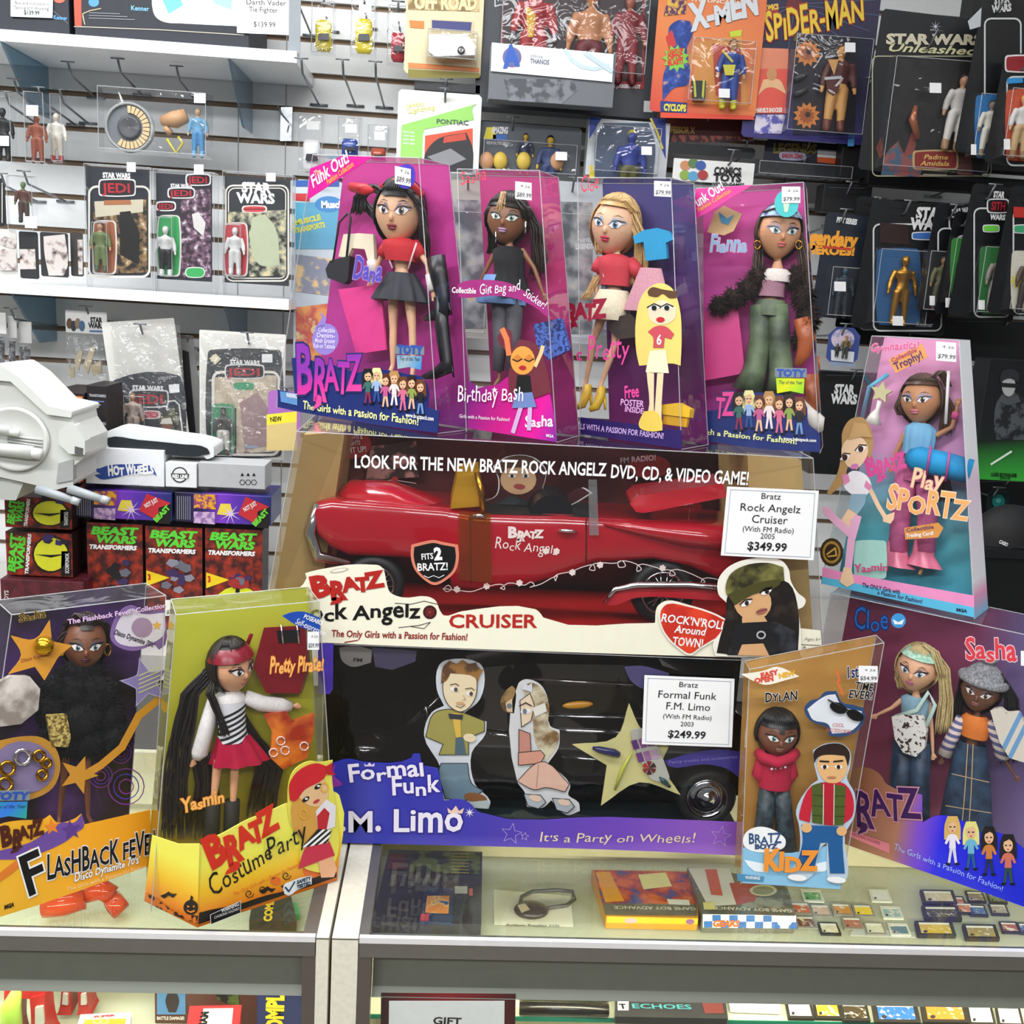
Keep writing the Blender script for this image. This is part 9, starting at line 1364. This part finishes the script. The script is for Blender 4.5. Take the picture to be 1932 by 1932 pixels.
pl = wallpl(1.0665); t = thing('gift_sign', 'white sign with a dark red border behind the right front glass', 'sign', pl.p(846, 1990)); m = MB(); m.X(pl, [(719, 1874), (973, 1876), (970, 2060), (716, 2056)], ramp_mat('dark_red_foil', [(0, '2A0E10'), (.5, '8A1420'), (1, '3A0E14')], pl.p(716, 1900), pl.p(976, 1880), .25), 0, .001); m.X(pl, [(734, 1889), (952, 1889), (950, 2060), (732, 2056)], M('EDEBEC', .5), .0016, .0008); m.T(pl, 'GIFT', 816, 1932, 870, 1934, 15, '1A1A1E', .0022, 'b'); m.build('sign_sheet', t)
# left case: robots and boxes
ZL = .7003
RB = M('A82A28', .3); 
def robot(label, x, y0, y1, Y, c, grey=True):
    pl = wallpl(Y); y1 = pix((pl.p(x, y1).x, Y, ZL+.003))[1]; k = y1-y0; e = lambda a, b: (x+a*k, y0+b*k); t = thing('toy_robot', label, 'toy robot', pl.p(x, y1, -.02), 'red robot toys in the left case')
    for s in (-1, 1):
        m = MB(); m.X(pl, [e(s*.08, .35), e(s*.3, .30), e(s*.38, .9), e(s*.44, 1), e(s*.06, 1), e(s*.1, .8)], c, .01, .03); bevel(m.build('leg', t), .004); m = MB(); m.X(pl, [e(s*.16, .5), e(s*.28, .48), e(s*.30, .74), e(s*.16, .76)], M('B0B0AA', .4), .014, .006); m.build('grey_knee', t)
    m = MB(); m.X(pl, [e(-.3, 0), e(.3, 0), e(.31, .36), e(-.31, .36)], c, .006, .04); bevel(m.build('torso', t), .005); return t
robot('red toy robot legs at the far left of the left case', 46, 1840, 1982, 1.2, RB); robot('red toy robot with grey knees, second in the left case', 140, 1838, 1976, 1.25, RB)
t = thing('flower_toy', 'small coral flower figure at the left edge of the left case', 'toy', wallpl(1.16).p(34, 1980)); m = MB(); p = wallpl(1.16)
for i in range(6): m.ell(p.p(38+12*math.cos(i*1.047), 1852+9*math.sin(i*1.047), 0), p.u*.007, p.v*.006, p.n*.004, M('E8604A', .4), 10, 6)
m.build('petals', t); m = MB(); m.tube([p.p(36, 1856), p.p(20, 1900), p.p(24, 1975)], [.004, .012, .014], M('9AC04A', .4), 10); m.build('green_body', t)
t, pl = carton('battle_box', 'toy box with a small robot picture and white lettering, in the left case', 291, 1850, 486, 1990, 1.24, .05, ramp_mat('dusk_brown_print', [(0, '4A2A22'), (.45, '5A3A34'), (.6, '4A4468'), (1, '3A3A60')], (0, 1.24, .72), (0, 1.24, .86), .4), 'toy box', zbot=ZL); m = MB(); m.P(pl, [(296, 1855), (350, 1855), (350, 1914), (296, 1914)], '4A7AA8', .0006); m.P(pl, [(318, 1870), (332, 1870), (338, 1888), (332, 1910), (318, 1910), (312, 1888)], '2A2226', .001); m.T(pl, 'BATTLE DAMAGE!', 296, 1924, 348, 1924, 7, 'E8E0D8', .001, 'b'); m.P(pl, [(400, 1853), (448, 1853), (452, 1900), (430, 1894), (410, 1886)], spot_mat('dark_robot_print', '14181A', '4A5A2A', 60), .0008); m.build('front_print', t)
t, pl = carton('complete_book', 'dark blue book with tall yellow lettering up its cover, left case', 485, 1852, 570, 1990, 1.2, .03, M('1E2A5A', .4), 'book', zbot=ZL); m = MB(); m.T(pl, 'COMPLETE', 532, 1964, 536, 1832, 30, 'E8C82A', .0008, 'h'); m.E(pl, 552, 1866, 12, 9, '2A7A3A', .001); m.build('cover_print', t)
t, f = flat('red_game_booklet', 'red booklet with a white panel and black lettering, left case', [(358, 1898), (456, 1896), (450, 1944), (350, 1950)], .06, M('C82A2E', .4), 'book', z=ZL, art=lambda m, f: (m.P(f, [(384, 1903), (440, 1902), (436, 1944), (378, 1946)], 'E8E4D8', .0006), m.T(f, 'NAM', 388, 1940, 394, 1908, 14, BLACK, .001, 'h')))
t, f = flat('sunburst_card', 'white-edged card with an orange sunburst, lower left of the left case', [(152, 1914), (248, 1910), (242, 1960), (138, 1964)], .06, M('D8DCE0', .4), 'card', z=ZL, art=lambda m, f: (m.P(f, [(160, 1924), (238, 1921), (232, 1958), (146, 1962)], 'E08A2A', .0005), m.star(f, 190, 1945, 34, M('F0D860'), .0008, 0, .4, 10), m.T(f, 'SUPER', 176, 1920, 216, 1917, 5, 'C8303A', .0008, 'h')))
f = Flat(SH); t = thing('translucent_robot', 'translucent orange-red toy lying behind the disco doll box in the left case', 'toy robot', f.p(160, 1714))
OT = clear_mat('orange_translucent', 'F08868', gain=2, haze=.55, hazecol='C04A30'); m = MB(); m.tube([f.p(80, 1716, .018), f.p(120, 1706, .024), f.p(160, 1696, .028)], [.012, .016, .014], OT, 10); m.build('torso', t)
for pts in ([(160, 1690, .03), (190, 1676, .04), (212, 1690, .03)], [(212, 1690, .028), (222, 1706, .02), (206, 1718, .0155)]): m = MB(); m.tube([f.p(*q) for q in pts], [.011, .016, .014], OT, 10); m.build('leg', t)
t, f = flat('yellow_lettered_box', 'dark box with yellow lettering lying deep in the left case', [(480, 1680), (545, 1672), (560, 1738), (470, 1736)], .02, M('2A2C24', .5), 'game box', art=lambda m, f: m.T(f, 'COMPLETE', 512, 1738, 520, 1668, 14, 'D8B82A', .0006, 'h'))
t, f = flat('green_toy_piece', 'small bright green piece beside the yellow lettered box', [(536, 1706), (560, 1702), (566, 1724), (540, 1728)], .01, M('4AB06A', .3), 'toy piece')
